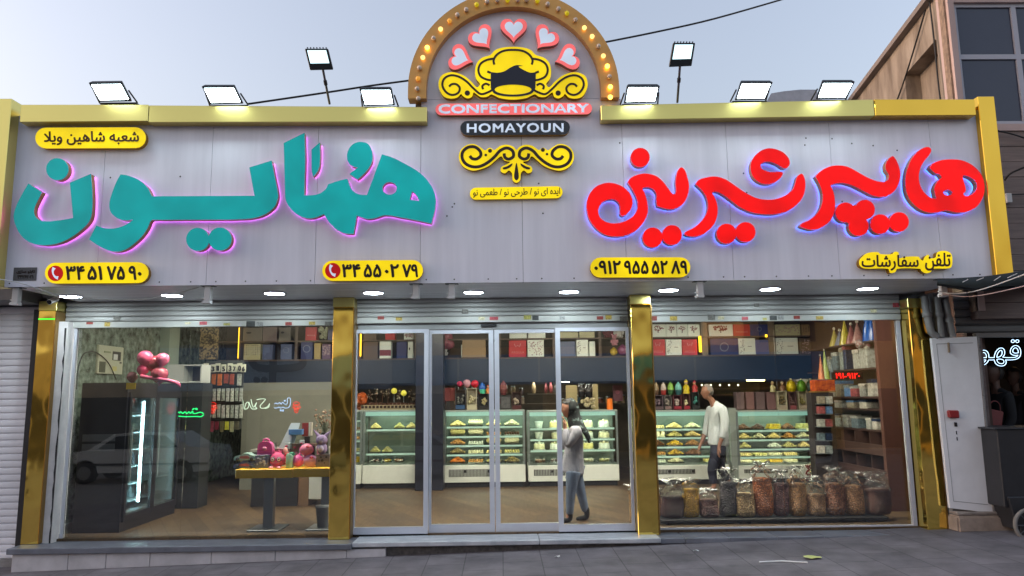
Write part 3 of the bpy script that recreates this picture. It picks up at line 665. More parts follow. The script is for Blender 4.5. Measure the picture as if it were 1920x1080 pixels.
rD = [(1741,275.7),(1746,281),(1742.5,290),(1732.5,302.5),(1725,317.5),(1723,335),(1727.5,352.5),(1737.5,365.5),(1748,371.5),(1757,372.5,1),(1754.5,363.7),(1753,352.5),(1758.7,340),(1767.5,332,1),(1763,326.5),(1755,324),(1743.7,313.7,1),(1750,306),(1765,300.5),(1785,298.7),(1805,301),(1825,311),(1840,327.5),(1846,347.5),(1843.7,367.5),(1832.5,386),(1815,396),(1795,398),(1775,394),(1760,397.5),(1742.5,398),(1725,391),(1710,377.5),(1701,360),(1698.7,340),(1700.5,322.5),(1707.5,302.5),(1717.5,287.5),(1730,278)]
rDh = [(1806,328.5),(1817.5,330.5),(1828.7,338),(1833,347.5),(1830,357.5),(1820,366),(1810,367.2),(1806,364),(1810.5,358),(1809.5,348),(1806,337)]
rl = [(Z(rA), [], 'red letter with a curled tail and upright tip nearest the middle of the fascia'),
      (circle(1200.5, 295, 17.8), [], 'single red dot above the curled red letter'),
      (two((1223.7, 445), (1260, 440.5), 18.6), [], 'joined red dots just above the long mobile number sign'),
      (Z(rB), [], 'long wavy red letter between the curled red letter and the taller wavy one'),
      (two((1362.5, 438), (1398, 435), 18.6), [], 'joined red dots under the long wavy red letter'),
      (Z(rCr), [], 'red crescent mark floating above the long wavy red letter'),
      (Z(rC), [], 'wavy red letter with a high arch next to the round pierced red letter'),
      (three([(1585.5, 398), (1622, 393), (1610.5, 423.7)], 18.4), [], 'clover of three red dots under the high-arched red letter'),
      (two((1650.7, 420), (1686, 416), 18.2), [], 'joined red dots beside the clover of three red dots'),
      (Z(rD), [circle(1777.5, 361, 9, 5.5), Z(rDh)], 'round pierced red letter with a curved stroke beside the gold corner post')]
for l, h, lab in rl: built_up('channel_letter', lab, 'letter', [l]+h, .115, F_red, led=L_blue, group=GR, gap=.03)

# ------------------------------------------------------------------ yellow strip signs
def strip(lab, rect, tilt, face, depth=.07, cat='sign', ret=None):
    return built_up('strip_sign', lab, cat, [pill(*rect, tilt=tilt)], depth, face, ret or mat('yellow_return', (150, 110, 20), .4, metal=.3))
def phone(t, cx, cy, depth):
    mb = MB(); mb.prism([circle(cx, cy, 14.6)], lambda a, b: P(a, b, YF-depth-.004), lambda a, b: P(a, b, YF-depth-.001)); mb.build('phone_badge', face_mat('crimson_badge', (190, 0, 10), (160, 6, 12), .45), t)
    pa = smooth_path([(cx-2.5, cy-10.5), (cx-5, cy-5), (cx-4, cy+2), (cx, cy+7), (cx+5, cy+8.5)]); mb = MB()
    w_ = [1.4+2.0*abs(2*i/(len(pa)-1)-1)**1.5 for i in range(len(pa))]
    l = ribbon(pa, w_); mb.prism([l], lambda a, b: P(a, b, YF-depth-.008), lambda a, b: P(a, b, YF-depth-.0045)); mb.build('handset_mark', F_pale, t)
t = strip('yellow pill sign with brown branch name above the cup-shaped teal letter', (66, 239, 273, 277.5), -.004, F_yel)
text('lettering', fa('شعبه شاهین ویلا'), (83, 246, 260, 271.5), YF-.074, mat('brown_vinyl', (70, 32, 8), .5), t, bold=.004, tilt=-.004)
t = strip('yellow phone number sign nearest the white shutter', (84, 492, 278, 531), -.007, F_yel); phone(t, 104, 512.5, .07)
for s_, x0_, x1_t in (('۳۴', 124, 158), ('۵۱', 165, 191), ('۷۵', 201, 233), ('۹۰', 242, 264.5)):
    text('lettering', s_, (x0_, 499.5, x1_t, 524), YF-.074, M_ink, t, bold=.007)
t = strip('yellow phone number sign above the second gold pillar from the white shutter', (604, 488, 793, 526), -.007, F_yel); phone(t, 624, 507.5, .07)
for s_, x0_, x1_t in (('۳۴', 642, 675), ('۵۵', 683, 714), ('۰۲', 722, 747), ('۷۹', 755, 783)):
    text('lettering', s_, (x0_, 496, x1_t, 519), YF-.074, M_ink, t, bold=.007)
t = strip('yellow mobile number sign below the curled red letter', (1107, 482.5, 1294.5, 520), -.002, F_yel)
for s_, x0_, x1_t in (('۰۹۱۲', 1115, 1163), ('۹۵۵', 1171, 1215), ('۵۲', 1223, 1251), ('۸۹', 1259, 1288)):
    text('lettering', s_, (x0_, 489.5, x1_t, 513), YF-.074, M_ink, t, bold=.007)
t = strip('thin yellow slogan strip under the small yellow scroll ornament', (881, 350.5, 1055, 372.5), -.018, F_yel, depth=.05)
text('lettering', fa('ایده ای نو / طرحی نو / طعمی نو'), (887, 353, 1050, 369), YF-.054, M_ink, t, bold=.0015, tilt=-.018)
t = strip('pink sign strip with pale capital letters under the yellow hat emblem', (816.5, 193.5, 1110, 214.5), -.006, F_pink)
text('lettering', 'CONFECTIONARY', (823, 196, 1103, 211.5), YF-.074, F_pale, t, bold=.007, tilt=-.006)
t = strip('black sign strip with white capital letters below the pink strip', (863, 226, 1068.5, 252.5), -.006, F_blk)
text('lettering', 'HOMAYOUN', (876, 231.5, 1056, 248), YF-.074, F_pale, t, bold=.005, tilt=-.006, space=1.12)
# cut-out yellow caption in the lower corner
q = lambda u, v: (1440+u/4, 250+v/4)
cap = [(790,890),(830,893),(842,905),(935,905),(950,888),(978,893),(985,935),(1030,925),(1130,925),(1140,940),(1165,955),(1180,925),(1205,910),(1215,935),(1260,930),(1275,890),(1330,882),(1375,905),(1382,980),(1365,1010),(1235,1015),(1220,1040),(1185,1048),(1155,1030),(1145,1015),(970,1015),(955,1040),(920,1045),(905,1015),(730,1012),(692,990),(690,950),(715,920),(740,900)]
t = built_up('cutout_sign', 'yellow cut-out caption with brown letters below the clover of red dots', 'sign', [smooth_loop([q(*c) for c in cap])], .075, F_yel, mat('yellow_return', (150, 110, 20), .4, metal=.3))
br_ = mat('brown_vinyl', (70, 32, 8), .5)
text('lettering', fa('تلفن'), (1735, 474, 1782, 507), YF-.079, br_, t, bold=.004); text('lettering', fa('سفارشات'), (1616, 478, 1722, 507), YF-.079, br_, t, bold=.004)
# scroll ornaments
def strokes(t, paths, y, m, mapf, name='scroll_line'):
    for i, (pa, w_) in enumerate(paths):
        pa = smooth_path([mapf(*c) for c in pa], 6); l = ribbon(pa, w_); n_ = len(pa); mb = MB()
        mb.add([P(a, b, y-.0004*i) for a, b in l], [(k, k+1, 2*n_-2-k, 2*n_-1-k) for k in range(n_-1)])
        mb.build(name, m, t, fixn=False)
def blob(t, name, loops, y, m):
    mb = MB(); mb.prism(loops, lambda a, b: P(a, b, y), lambda a, b: P(a, b, y+.003)); mb.build(name, m, t)
M_brown = mat('dark_brown_vinyl', (48, 22, 14), .45)
def mir(l, c): return [(2*c-a, b) for a, b in reversed(l)]
h3 = lambda a, b: (740+a/4, b/4)
half = [(888,745),(790,733),(745,712),(722,705),(695,722),(645,724),(612,702),(592,690),(580,722),(547,735),(512,718),(498,702),(470,728),(420,737),(370,722),(338,675),(328,625),(346,572),(395,545),(450,543),(520,568),(575,612),(618,655),(640,628),(612,590),(603,535),(615,475),(655,433),(718,412),(755,375),(815,356),(888,351)]
em = smooth_loop([h3(*c) for c in half+mir(half, 888)[1:-1]], 4)
t = built_up('hat_emblem', 'yellow chef hat emblem with scrolls inside the marquee arch', 'emblem', [em], .08, F_yel, mat('yellow_return', (150, 110, 20), .4, metal=.3))
sc = [[(408,650),(428,632),(462,632),(488,660),(475,697),(430,712),(385,690),(358,640),(372,590),(420,565),(480,575),(540,612),(590,662),(645,705),(700,692),(735,672)], [(712,640),(684,628),(658,645),(664,670)], [(748,485),(742,452),(762,415),(800,388),(845,376),(888,374)], [(742,440),(690,450),(645,478),(628,525),(645,572),(690,596),(730,602)], [(694,536),(720,546)]]
strokes(t, [(p, 2.1) for p in sc]+[(mir(p, 888), 2.1) for p in sc], YF-.084, M_brown, h3)
hat = [(720,540,1),(770,545),(820,535),(870,505),(912,488),(962,492,1),(930,500),(975,528),(1020,545),(1060,540,1),(1056,660,1),(1030,700),(960,720),(888,725),(810,720),(745,700),(720,660,1)]
blob(t, 'hat_band', [smooth_loop([h3(*c[:2])+tuple(c[2:]) for c in hat], 4), [h3(*c) for c in circle(888, 672, 138, 37)]], YF-.087, mat('navy_vinyl', (30, 32, 48), .4))
for cx in (545, 1226): blob(t, 'scroll_dot', [[h3(*c) for c in circle(cx, 698, 20)]], YF-.084, M_brown)
h8 = lambda a, b: (800+a/4.8, 240+b/4.8)
half = [(808,490),(775,468),(768,405),(740,380),(705,405),(668,388),(672,352),(718,328),(752,303),(700,290),(672,252),(625,285),(560,338),(480,370),(410,380),(340,352),(300,305),(290,245),(312,190),(370,150),(430,145),(490,178),(525,200),(568,176),(606,198),(660,162),(720,150),(780,168),(808,196)]
t = built_up('scroll_ornament', 'small yellow scroll ornament with a drop below the black sign strip', 'ornament', [smooth_loop([h8(*c) for c in half+mir(half, 808)[1:-1]], 4)], .07, F_yel, mat('yellow_return', (150, 110, 20), .4, metal=.3))
sc = [[(388,250),(410,275),(450,278),(486,248),(478,205),(430,170),(370,175),(325,215),(320,270),(350,320),(410,348),(480,345),(550,310),(610,260),(660,205),(720,180),(772,205),(780,255),(740,280),(705,265),(697,228)]]
strokes(t, [(p, 2.9) for p in sc]+[(mir(p, 808), 2.9) for p in sc], YF-.074, M_brown, h8)
for c in (570, 1046): blob(t, 'scroll_dot', [[h8(*k) for k in circle(c, 205-(c > 800)*8, 18)]], YF-.074, M_brown)
for c in (532, 1083): blob(t, 'scroll_dot', [[h8(*k) for k in circle(c, 243-(c > 800)*8, 12)]], YF-.074, M_brown)
for lf in ([(808,312),(826,400),(828,450),(808,472),(788,450),(790,400)], [(772,318),(762,345),(720,370),(690,372),(684,358),(720,345)], mir([(772,318),(762,345),(720,370),(690,372),(684,358),(720,345)], 808)):
    blob(t, 'scroll_leaf', [smooth_loop([h8(*c) for c in lf])], YF-.074, M_brown)
# hearts
def heart(n=40):
    out = []
    for i in range(n):
        a = 2*math.pi*i/n; out.append((16*math.sin(a)**3/16, -(13*math.cos(a)-5*math.cos(2*a)-2*math.cos(3*a)-math.cos(4*a))/16))
    return out
for (cx, cy, sz, rot, lab) in ((488,432,98,-72,'pink heart nearest the roof edge on the white shutter side of the arch'), (652,278,98,-36,'tilted pink heart between the top heart and the pole-mounted floodlight'), (893,215,100,0,'upright pink heart at the top of the arch'), (1132,278,98,36,'tilted pink heart beside the top heart on the coffee shop side'), (1302,430,98,72,'pink heart nearest the roof edge on the coffee shop side of the arch')):
    a = RAD(rot); l = []
    for x, y in heart(): l.append(h3(cx+sz*(x*math.cos(a)-y*math.sin(a)), cy+sz*(x*math.sin(a)+y*math.cos(a))))
    li = []
    for x, y in heart(): x *= .68; y = y*.68-.02; li.append(h3(cx+sz*(x*math.cos(a)-y*math.sin(a)), cy+sz*(x*math.sin(a)+y*math.cos(a))))
    t = built_up('heart_sign', lab, 'heart', [l], .075, F_pink, mat('pink_return', (150, 96, 84), .45), group='pink hearts of the arch')
    blob(t, 'heart_centre', [li], YF-.079, F_pale)
# small maker's plate
t = thing('maker_plate', 'small grey plate with worn lettering in the lower corner by the white shutter', 'plate', P(47, 525, YF))
a = P(27, 502, YF); b = P(68, 526, YF); mb = MB(); mb.box(a.x, b.x, YF-.008, YF-.001, b.z, a.z); mb.build('plate', mat('zinc_plate', (92, 92, 96), .5, metal=.4), t)
text('lettering', fa('تابلو سازی'), (31, 506, 65, 513), YF-.011, M_ink, t, bold=.002); text('lettering', '۳۴۲۶۲۰۲۱', (33, 516, 62, 522), YF-.011, M_ink, t, bold=.002)
# ================================================================== FLOODLIGHTS, DOWNLIGHTS, BRACKETS, CABLES
M_fl = mat('black_lamp_housing', (34, 40, 44), .45)
G_fl = glow('flood_glass', (226, 250, 255), 24)
def flood(c, lab, yb=7.70, yt=7.48):
    """c: picture corners of the lamp front: top-a, top-b, bottom-b, bottom-a; the head leans out over the cornice"""
    A, B = P(*c[0], yt), P(*c[1], yt); D, Cc = P(*c[3], yb), P(*c[2], yb)
    t = thing('floodlight', lab, 'floodlight', (D+Cc)/2, 'floodlights along the top of the fascia')
    nrm = (B-A).cross(D-A).normalized()
    if nrm.z > 0: nrm = -nrm
    def L(u, v, k=0): return A.lerp(B, u).lerp(D.lerp(Cc, u), v)+nrm*k
    mb = MB(); mb.hexa([L(0,0), L(1,0), L(1,1), L(0,1), L(.06,.06,-.05), L(.94,.06,-.05), L(.94,.94,-.05), L(.06,.94,-.05)]); mb.build('housing', M_fl, t, bevel=.006)
    mb = MB(); mb.hexa([L(.07,.1,.004), L(.93,.1,.004), L(.93,.86,.004), L(.07,.86,.004), L(.07,.1,.001), L(.93,.1,.001), L(.93,.86,.001), L(.07,.86,.001)]); mb.build('lamp_glass', G_fl, t)
    for u in (-.015, 1.015):
        p0 = L(u, .5, -.03); p1 = L(u, 1, -.03); p1 = Vector((p1.x+.02*(1 if u > .5 else -1), 7.76, p1.z-.01))
        mb = MB(); mb.tube([p0, p1], .009, 5); mb.build('bracket_arm', M_fl, t)
    p0 = L(0, 1, -.03); p1 = L(1, 1, -.03); mb = MB(); mb.box(p0.x-.01, p1.x+.03, 7.735, 7.79, min(p0.z, p1.z)-.03, min(p0.z, p1.z)-.012); mb.build('mounting_plate', M_fl, t)
flood([(165,155),(229,154),(248,191),(186,192)], 'slanted floodlight nearest the white shutter end of the gold cornice')
flood([(377,162),(441,162),(457,195),(394,197)], 'slanted floodlight between the end floodlight and the leaning pole')
flood([(673,166),(735,166),(741,198),(682,200)], 'slanted floodlight beside the arch, below the black cable')
flood([(1175,161),(1238,161),(1231,193),(1169,195)], 'slanted floodlight beside the lit bulbs of the arch')
flood([(1388,154),(1450,154),(1435,188),(1377,189)], 'slanted floodlight in front of the grey roof sheet')
flood([(1541,153),(1604,153),(1586,186),(1529,187)], 'slanted floodlight against the plaster wall of the neighbouring house')
def pole_flood(c, foot, neck, lab, yt=7.45):
    t = thing('pole_floodlight', lab, 'floodlight', P(*foot, 7.86), 'floodlights on poles above the fascia')
    A, B = P(*c[0], yt-.1), P(*c[1], yt-.1); Cc, D = P(*c[2], yt), P(*c[3], yt)
    nrm = (B-A).cross(D-A).normalized()
    if nrm.y > 0: nrm = -nrm
    def L(u, v, k=0): return A.lerp(B, u).lerp(D.lerp(Cc, u), v)+nrm*k
    mb = MB(); mb.hexa([L(0,0), L(1,0), L(1,1), L(0,1), L(.05,.05,-.07), L(.95,.05,-.07), L(.95,.95,-.07), L(.05,.95,-.07)]); mb.build('housing', M_fl, t, bevel=.006)
    mb = MB(); mb.hexa([L(.1,.08,.004), L(.9,.08,.004), L(.9,.68,.004), L(.1,.68,.004), L(.1,.08,.001), L(.9,.08,.001), L(.9,.68,.001), L(.1,.68,.001)]); mb.build('lamp_glass', glow('flood_glass_cool', (205, 240, 250), 1.6), t)
    for k in range(7):
        u = .1+.8*k/6; mb = MB(); mb.hexa([L(u-.015,-.06,-.02), L(u+.015,-.06,-.02), L(u+.015,0,-.02), L(u-.015,0,-.02), L(u-.015,-.06,-.05), L(u+.015,-.06,-.05), L(u+.015,0,-.05), L(u-.015,0,-.05)]); mb.build('cooling_fin', M_fl, t)
    a = P(*foot, 7.86); b = P(*neck, yt+.04)
    mb = MB(); mb.tube([a, b], .013, 8); mb.build('pole', mat('grey_steel', (96, 98, 102), .4, metal=.6), t)
    mb = MB(); m_ = a.lerp(b, .55); mb.tube([m_, m_+(b-a).normalized()*.05], .02, 8); mb.build('collar', M_fl, t)
pole_flood([(571,91),(615,91),(625,131),(581,132)], (618,195), (605,128), 'square floodlight on a leaning pole where the black cable crosses')
pole_flood([(1262,80),(1304,80),(1297,124),(1254,126)], (1270,192), (1275,122), 'square floodlight on a thin pole beyond the lit bulbs of the arch')
# downlights in the soffit
G_dn = glow('downlight_glow', (226, 246, 255), 70)
spots = [(133,556),(323,554),(515,550),(700,549),(888,548),(1067,547),(1253,544),(1444,542),(1627,541)]
where = ['above the marble wall nearest the white shutter', 'above the pink balloons', 'above the neon writing', 'just past the second gold pillar', 'above the dark blue column', 'above the woman with a headscarf', 'just past the third gold pillar', 'above the white-framed gap between the two cake cases', 'above the red number display']
proto = None
for (px, py), wh in zip(spots, where):
    q = PZ(px, py, 2.857); lab = 'round soffit downlight '+wh
    if proto is None:
        proto = thing('downlight', lab, 'downlight', q, 'round downlights in the soffit')
        mb = MB(); mb.lathe((q.x, q.y, q.z), [(.125, .004), (.135, 0), (.135, -.006), (.118, -.008), (.112, -.004)], 24); mb.build('trim_ring', mat('white_ring', (220, 220, 220), .4), proto)
        mb = MB(); mb.lathe((q.x, q.y, q.z), [(.001, -.006), (.112, -.006), (.112, -.002)], 24); mb.build('diffuser', G_dn, proto, fixn=False)
    else: dup(proto, q, lab)
# hanging brackets
for px, py0, py1, lab in ((31, 541, 572, 'white hanging bracket under the maker plate by the white shutter'), (390, 538, 569, 'white hanging bracket under the joined teal dots'), (780, 533, 560, 'white hanging bracket below the pierced teal letter group'), (847, 532, 560, 'white hanging bracket close to the middle of the fascia'), (1312, 526, 558, 'white hanging bracket under the long wavy red letter'), (1768, 530, 556, 'white hanging bracket with wires next to the drain pipes')):
    a = P(px, py0, 7.9); b = P(px, py1, 7.9); t = thing('hanging_bracket', lab, 'bracket', b, 'white brackets hanging below the fascia')
    mb = MB(); mb.box(a.x-.032, a.x+.032, 7.88, 7.95, b.z+.03, 2.832); mb.build('arm', M_white, t, bevel=.004)
    mb = MB(); mb.box(a.x-.07, a.x+.07, 7.87, 7.96, 2.832, 2.838); mb.build('mounting_plate', mat('black_plastic', (22, 22, 24), .4), t)
    mb = MB(); mb.box(a.x-.04, a.x+.034, 7.87, 7.955, b.z, b.z+.03); mb.box(a.x-.06, a.x-.042, 7.89, 7.92, b.z+.005, b.z+.02); mb.box(a.x-.055, a.x-.034, 7.89, 7.92, b.z+.05, b.z+.06); mb.build('socket', mat('white_plastic', (206, 206, 204), .4), t)
# security camera
t = thing('security_camera', 'small white security camera at the top of the pillar by the white shutter', 'camera', P(97, 568, 9.0))
q = P(98, 563, 9.0); mb = MB(); mb.tube([q+Vector((0, .09, .03)), q+Vector((.01, -.07, -.03))], .033, 12); mb.build('body', M_white, t)
mb = MB(); mb.tube([q+Vector((.01, -.071, -.03)), q+Vector((.012, -.08, -.034))], .026, 12); mb.build('lens', mat('lens_black', (12, 12, 14), .1), t)
mb = MB(); mb.tube([q+Vector((-.02, .08, .02)), q+Vector((-.12, .1, .03))], .012, 8); mb.build('bracket', M_fl, t)
# cables
M_cab = mat('black_cable', (22, 22, 24), .6)
def cable(lab, pts, r, m=M_cab, name='cable'):
    mb = MB(); mb.tube(smooth_path([tuple(p) for p in pts], 5), r, 6); return mb.build(name, m, label=lab, cat='cable')
cable('black overhead cable rising from the cornice to the arch behind the pole floodlight', [P(465,195,8.3), P(520,187,8.4), P(615,173,8.5), P(700,160,8.6), P(790,148,8.7)], .012)
cable('black overhead cable running from the arch up into the open sky', [P(1120,82,8.7), P(1230,60,8.9), P(1340,35,9.2), P(1480,-5,9.8)], .012)
cable('white loose cord sagging under the fascia by the white shutter', [P(-30,520,7.7), P(35,530,7.75), P(110,553,7.9), P(200,562,8.0), P(290,559,8.0), P(372,539,7.93)], .006, mat('white_cord', (200, 200, 198), .5))
M_wht = mat('white_cord', (200, 200, 198), .5)
cable('upper white wire from the hanging bracket to beyond the coffee shop', [P(1768,549,7.85), P(1800,550,7.7), P(1850,540,7.4), P(1960,500,6.9)], .006, M_wht)
cable('lower white wire from the hanging bracket to beyond the coffee shop', [P(1768,551,7.86), P(1810,556,7.7), P(1860,550,7.4), P(1960,527,6.9)], .005, mat('pink_cord', (196, 172, 166), .5))

# ================================================================== NEIGHBOUR WITH THE WHITE SHUTTER
nb = thing('roller_shutter', 'closed white roller shutter of the shop next door', 'roller shutter', (-6.9, 9.2, -.3))
mb = MB(); slats(mb, -9.5, -5.745, 9.26, -.22, 2.8, .082, .013); mb.build('curtain', mat('white_shutter_paint', (232, 230, 234), .5, var=.1, vscale=1.5), nb, fixn=False)
mb = MB(); mb.box(-9.5, -5.745, 9.2, 9.28, -.3, -.222); mb.build('bottom_rail', mat('dirty_rail', (150, 146, 144), .6, var=.3), nb)
t = thing('shop_building', 'neighbouring shop with the closed white shutter', 'building', (-8, 12, -.4))
mb = MB(); mb.box(-14, -6.22, 9.5, 17, -.4, 3.4); mb.box(-14, -5.745, 9.3, 9.5, 2.8, 3.4); mb.box(-14, -9.5, 9.27, 9.5, -.4, 2.8); mb.build('wall', M_wallg, t)
mb = MB(); mb.box(-14, -5.64, 8.9, 9.27, -.8, -.31); mb.build('step', M_plinth, t)
mb = MB(); mb.box(-14, -5.7, 8.75, 9.3, 2.82, 2.95); mb.build('canopy_slab', M_wallg, t)

# ================================================================== NEIGHBOUR HOUSE WITH THE COFFEE SHOP
M_pla = mat('old_plaster', (164, 150, 134), .9, col2=(108, 94, 80), vscale=2.6, stretch=(1, 1, .35), bump=1, bscale=11, detail=9, thr=(.3, .66))
M_smooth = mat('pink_stone', (190, 166, 160), .7, var=.14, vscale=2, stretch=(1, 1, .3), detail=7)
M_plank = mat('brown_board_cladding', (128, 112, 106), .7, var=.3, vscale=2, stretch=(.6, 1, 9))
house = thing('house', 'two-storey plastered house with wide windows above the coffee shop', 'house', (8, 10, -.1))
Ar = PZ(1585, 160, 6.9); Br = PZ(1697, 0, 6.9); dr = (Ar-Br); dr.z = 0; dr.normalize()
c0 = P(1790, 185, 9.0); c0 = Vector((c0.x, 9.0, 0))              # street corner of the plaster wall
far = c0+Vector((dr.x, dr.y, 0))*5.5; nx = Vector((dr.y, -dr.x, 0))
if nx.x > 0: nx = -nx
def W(d, z, k=0): v = c0+Vector((dr.x, dr.y, 0))*d+nx*k; return Vector((v.x, v.y, z))
# recess in the plaster wall
def along(px, py):
    r = ray(px, py); tt = (c0.x*nx.x+c0.y*nx.y)/(r.x*nx.x+r.y*nx.y); v = r*tt; return (Vector((v.x, v.y, 0))-c0).dot(dr), v.z+CZ
n0, nz = along(1690, 76); n1, nz1 = along(1739, 20); n2, _ = along(1763, 150)
n0, n1 = sorted((n0, max(.15, n2))); nt_ = 6.35
mb = MB(); cs = [0, n0, n1, 5.5]
for a, b, z0_, z1_ in ((0, n0, 2.6, 6.9), (n1, 5.5, 2.6, 6.9), (n0, n1, nt_, 6.9), (n0, n1, 2.6, 5.0)):
    mb.quad(W(a, z0_), W(b, z0_), W(b, z1_), W(a, z1_))
mb.quad(W(n0, 5.0), W(n0, 5.0, -.22), W(n0, nt_, -.22), W(n0, nt_)); mb.quad(W(n1, 5.0), W(n1, 5.0, -.22), W(n1, nt_, -.22), W(n1, nt_))
mb.quad(W(n0, nt_), W(n1, nt_), W(n1, nt_, -.22), W(n0, nt_, -.22)); mb.quad(W(n0, 5.0), W(n1, 5.0), W(n1, 5.0, -.22), W(n0, 5.0, -.22)); mb.quad(W(n0, 5.0, -.22), W(n1, 5.0, -.22), W(n1, nt_, -.22), W(n0, nt_, -.22))
mb.build('plaster_wall', M_pla, house, fixn=False)
mb = MB(); mb.hexa([W(-.1, 6.9, .1), W(5.5, 6.9, .1), W(5.5, 6.98, .1), W(-.1, 6.98, .1), W(-.1, 6.9, -.4), W(5.5, 6.9, -.4), W(5.5, 6.98, -.4), W(-.1, 6.98, -.4)]); mb.build('roof_edge', mat('roof_edge_stone', (132, 120, 112), .8, var=.15), house)
mb = MB(); mb.hexa([W(.0, 2.6, .02), W(.22, 2.6, .02), W(.22, 6.9, .02), W(.0, 6.9, .02), W(.0, 2.6, -.02), W(.22, 2.6, -.02), W(.22, 6.9, -.02), W(.0, 6.9, -.02)]); mb.build('rough_corner', mat('rough_plaster', (150, 128, 110), .95, var=.45, vscale=9, bump=1, bscale=26, detail=9), house)
mb = MB(); zb_ = P(1850, 228, 8.95).z; wx0 = P(1806, 150, 8.95).x; wt = P(1820, 8, 8.95).z
mb.box(c0.x+.005, wx0-.02, 8.95, 9.2, 2.6, 7.3); mb.box(wx0-.02, 11, 8.95, 9.2, wt+.03, 7.3); mb.box(wx0-.02, 11, 8.95, 9.2, zb_-.12, zb_-.03)
mb.build('stone_front', M_smooth, house, fixn=True)
t2 = mb = MB(); mb.box(c0.x+1.7, 12, 9.3, 15, 2.6, 6.88); mb.build('inner_mass', M_dark, house)
mb = MB(); ym = 8.99; zs_ = P(1860, 106, 8.99).z; xs_ = P(1909, 100, 8.99).x
mb.box(wx0-.018, 10.9, ym, ym+.06, zb_-.03, zb_+.02); mb.box(wx0-.018, 10.9, ym, ym+.06, wt-.02, wt+.028); mb.box(wx0-.018, wx0+.03, ym, ym+.06, zb_+.02, wt-.02)
mb.box(wx0+.03, xs_-.03, ym, ym+.06, zs_-.035, zs_+.03); mb.box(xs_-.03, xs_+.035, ym, ym+.06, zb_+.02, wt-.02); mb.box(xs_+.035, 10.9, ym, ym+.06, zs_-.035, zs_+.03)
wf = mb.build('window_frame', mat('grey_white_frame', (176, 176, 186), .45), house)
for a, b, z0_, z1_ in ((wx0+.031, xs_-.031, zb_+.021, zs_-.036), (wx0+.031, xs_-.031, zs_+.031, wt-.021), (xs_+.036, 8.6, zb_+.021, zs_-.036), (xs_+.036, 8.6, zs_+.031, wt-.021)):
    mb = MB(); mb.box(a, b, ym+.025, ym+.035, z0_, z1_); mb.build('window_pane', mat('dusk_pane', (58, 62, 80), .12, var=.08, vscale=1), wf)
mb = MB(); zt_ = zb_-.12; k = 0
while zt_ > 2.66:
    mb.box(c0.x+.005, 11, 8.97+(k % 2)*.004, 9.25, zt_-.2, zt_-.006); zt_ -= .2; k += 1
mb.build('board_cladding', M_plank, house)
cable('thin dark wire running down the rough corner of the plaster wall', [W(.35, 6.95, .04), W(.3, 6.2, .05), W(.28, 5.6, .06), W(.25, 5.0, .05)], .012, M_cab, 'wall_wire')
cable('thin dark wire slanting along the plaster wall below the roof edge', [W(.5, 6.85, .04), W(1.4, 6.25, .05), W(2.2, 5.9, .05), W(3.2, 5.75, .05), W(4.2, 5.6, .05)], .012, M_cab, 'wall_wire')
cable('black wire looping from the board cladding to the gold corner post', [P(1884,338,8.9), P(1895,325,8.8), P(1925,312,8.7)], .012)
cable('black wire across the brown board cladding beside the gold corner post', [P(1870,245,8.9), P(1900,252,8.9), P(1930,262,8.9)], .01)
t = thing('junction_box', 'small white junction box on the brown board cladding', 'junction box', P(1892, 370, 8.9))
q = P(1890, 372, 8.93); mb = MB(); mb.box(q.x-.035, q.x+.035, 8.9, 8.966, q.z-.06, q.z+.06); mb.build('box', M_white, t, bevel=.006)
mb = MB(); mb.tube([q+Vector((.03, -.02, .045)), q+Vector((.25, -.02, .05))], .008, 6); mb.build('lead', M_cab, t)
# grey roof sheet behind the cornice
a = P(1440, 190, 13); b = P(1535, 166, 13); mb = MB(); mb.prism([[(1432,200),(1446,175),(1470,171),(1500,168),(1530,168),(1545,200)]], lambda p, q_: P(p, q_, 12.8), lambda p, q_: P(p, q_, 13.6), backface=True)
mb.build('roof_sheet', mat('grey_roof_sheet', (168, 174, 186), .5, var=.15), label='grey curved roof sheet showing above the gold cornice', cat='roof')

# coffee shop front
cof = thing('coffee_shop', 'dark coffee shop front with a rolled-up shutter beside the sweet shop', 'shop', (8, 9.5, -.05))
mb = MB(); mb.box(5.36, 5.56, 9.02, 9.5, -.15, 2.84); mb.build('pier', M_wallg, cof)
mb = MB(); mb.box(6.2, 12, 13.0, 13.2, -.1, 3); mb.box(12, 12.2, 9.3, 13.2, -.1, 3); mb.box(6.2, 12, 9.3, 13.2, 2.62, 2.7); mb.build('inner_wall', mat('coffee_wall', (52, 48, 46), .8, var=.2), cof)
mb = MB(); mb.box(6.2, 12, 9.3, 13.2, -.1, 0.06); mb.build('inner_floor', mat('coffee_floor', (48, 44, 42), .6), cof)
a = P(1800, 633, 9.1); mb = MB(); slats(mb, P(1793, 600, 9.1).x, 11, 9.14, a.z+.06, 2.85, .1); mb.build('shutter_curtain', mat('grey_shutter', (112, 112, 112), .5, metal=.2, var=.15, vscale=3, stretch=(.5, 1, 8)), cof, fixn=False)
mb = MB(); mb.box(5.9, 11, 9.1, 9.16, a.z, a.z+.055); mb.build('lintel_bar', mat('grey_bar', (120, 116, 112), .5), cof)
x_ = P(1842, 700, 9.1).x
mb = MB(); l0, l1 = P(1833, 634, 9.08), P(1862, 905, 9.08); mb.box(l0.x-.02, l0.x+.05, 9.08, 9.2, .1, l0.z); mb.build('door_post', mat('worn_brown_frame', (112, 96, 92), .7, var=.3, vscale=20), cof)
mb = MB(); mb.box(5.88, 12, 9.0, 9.3, -.2, .02); mb.build('threshold', M_plinth, cof)
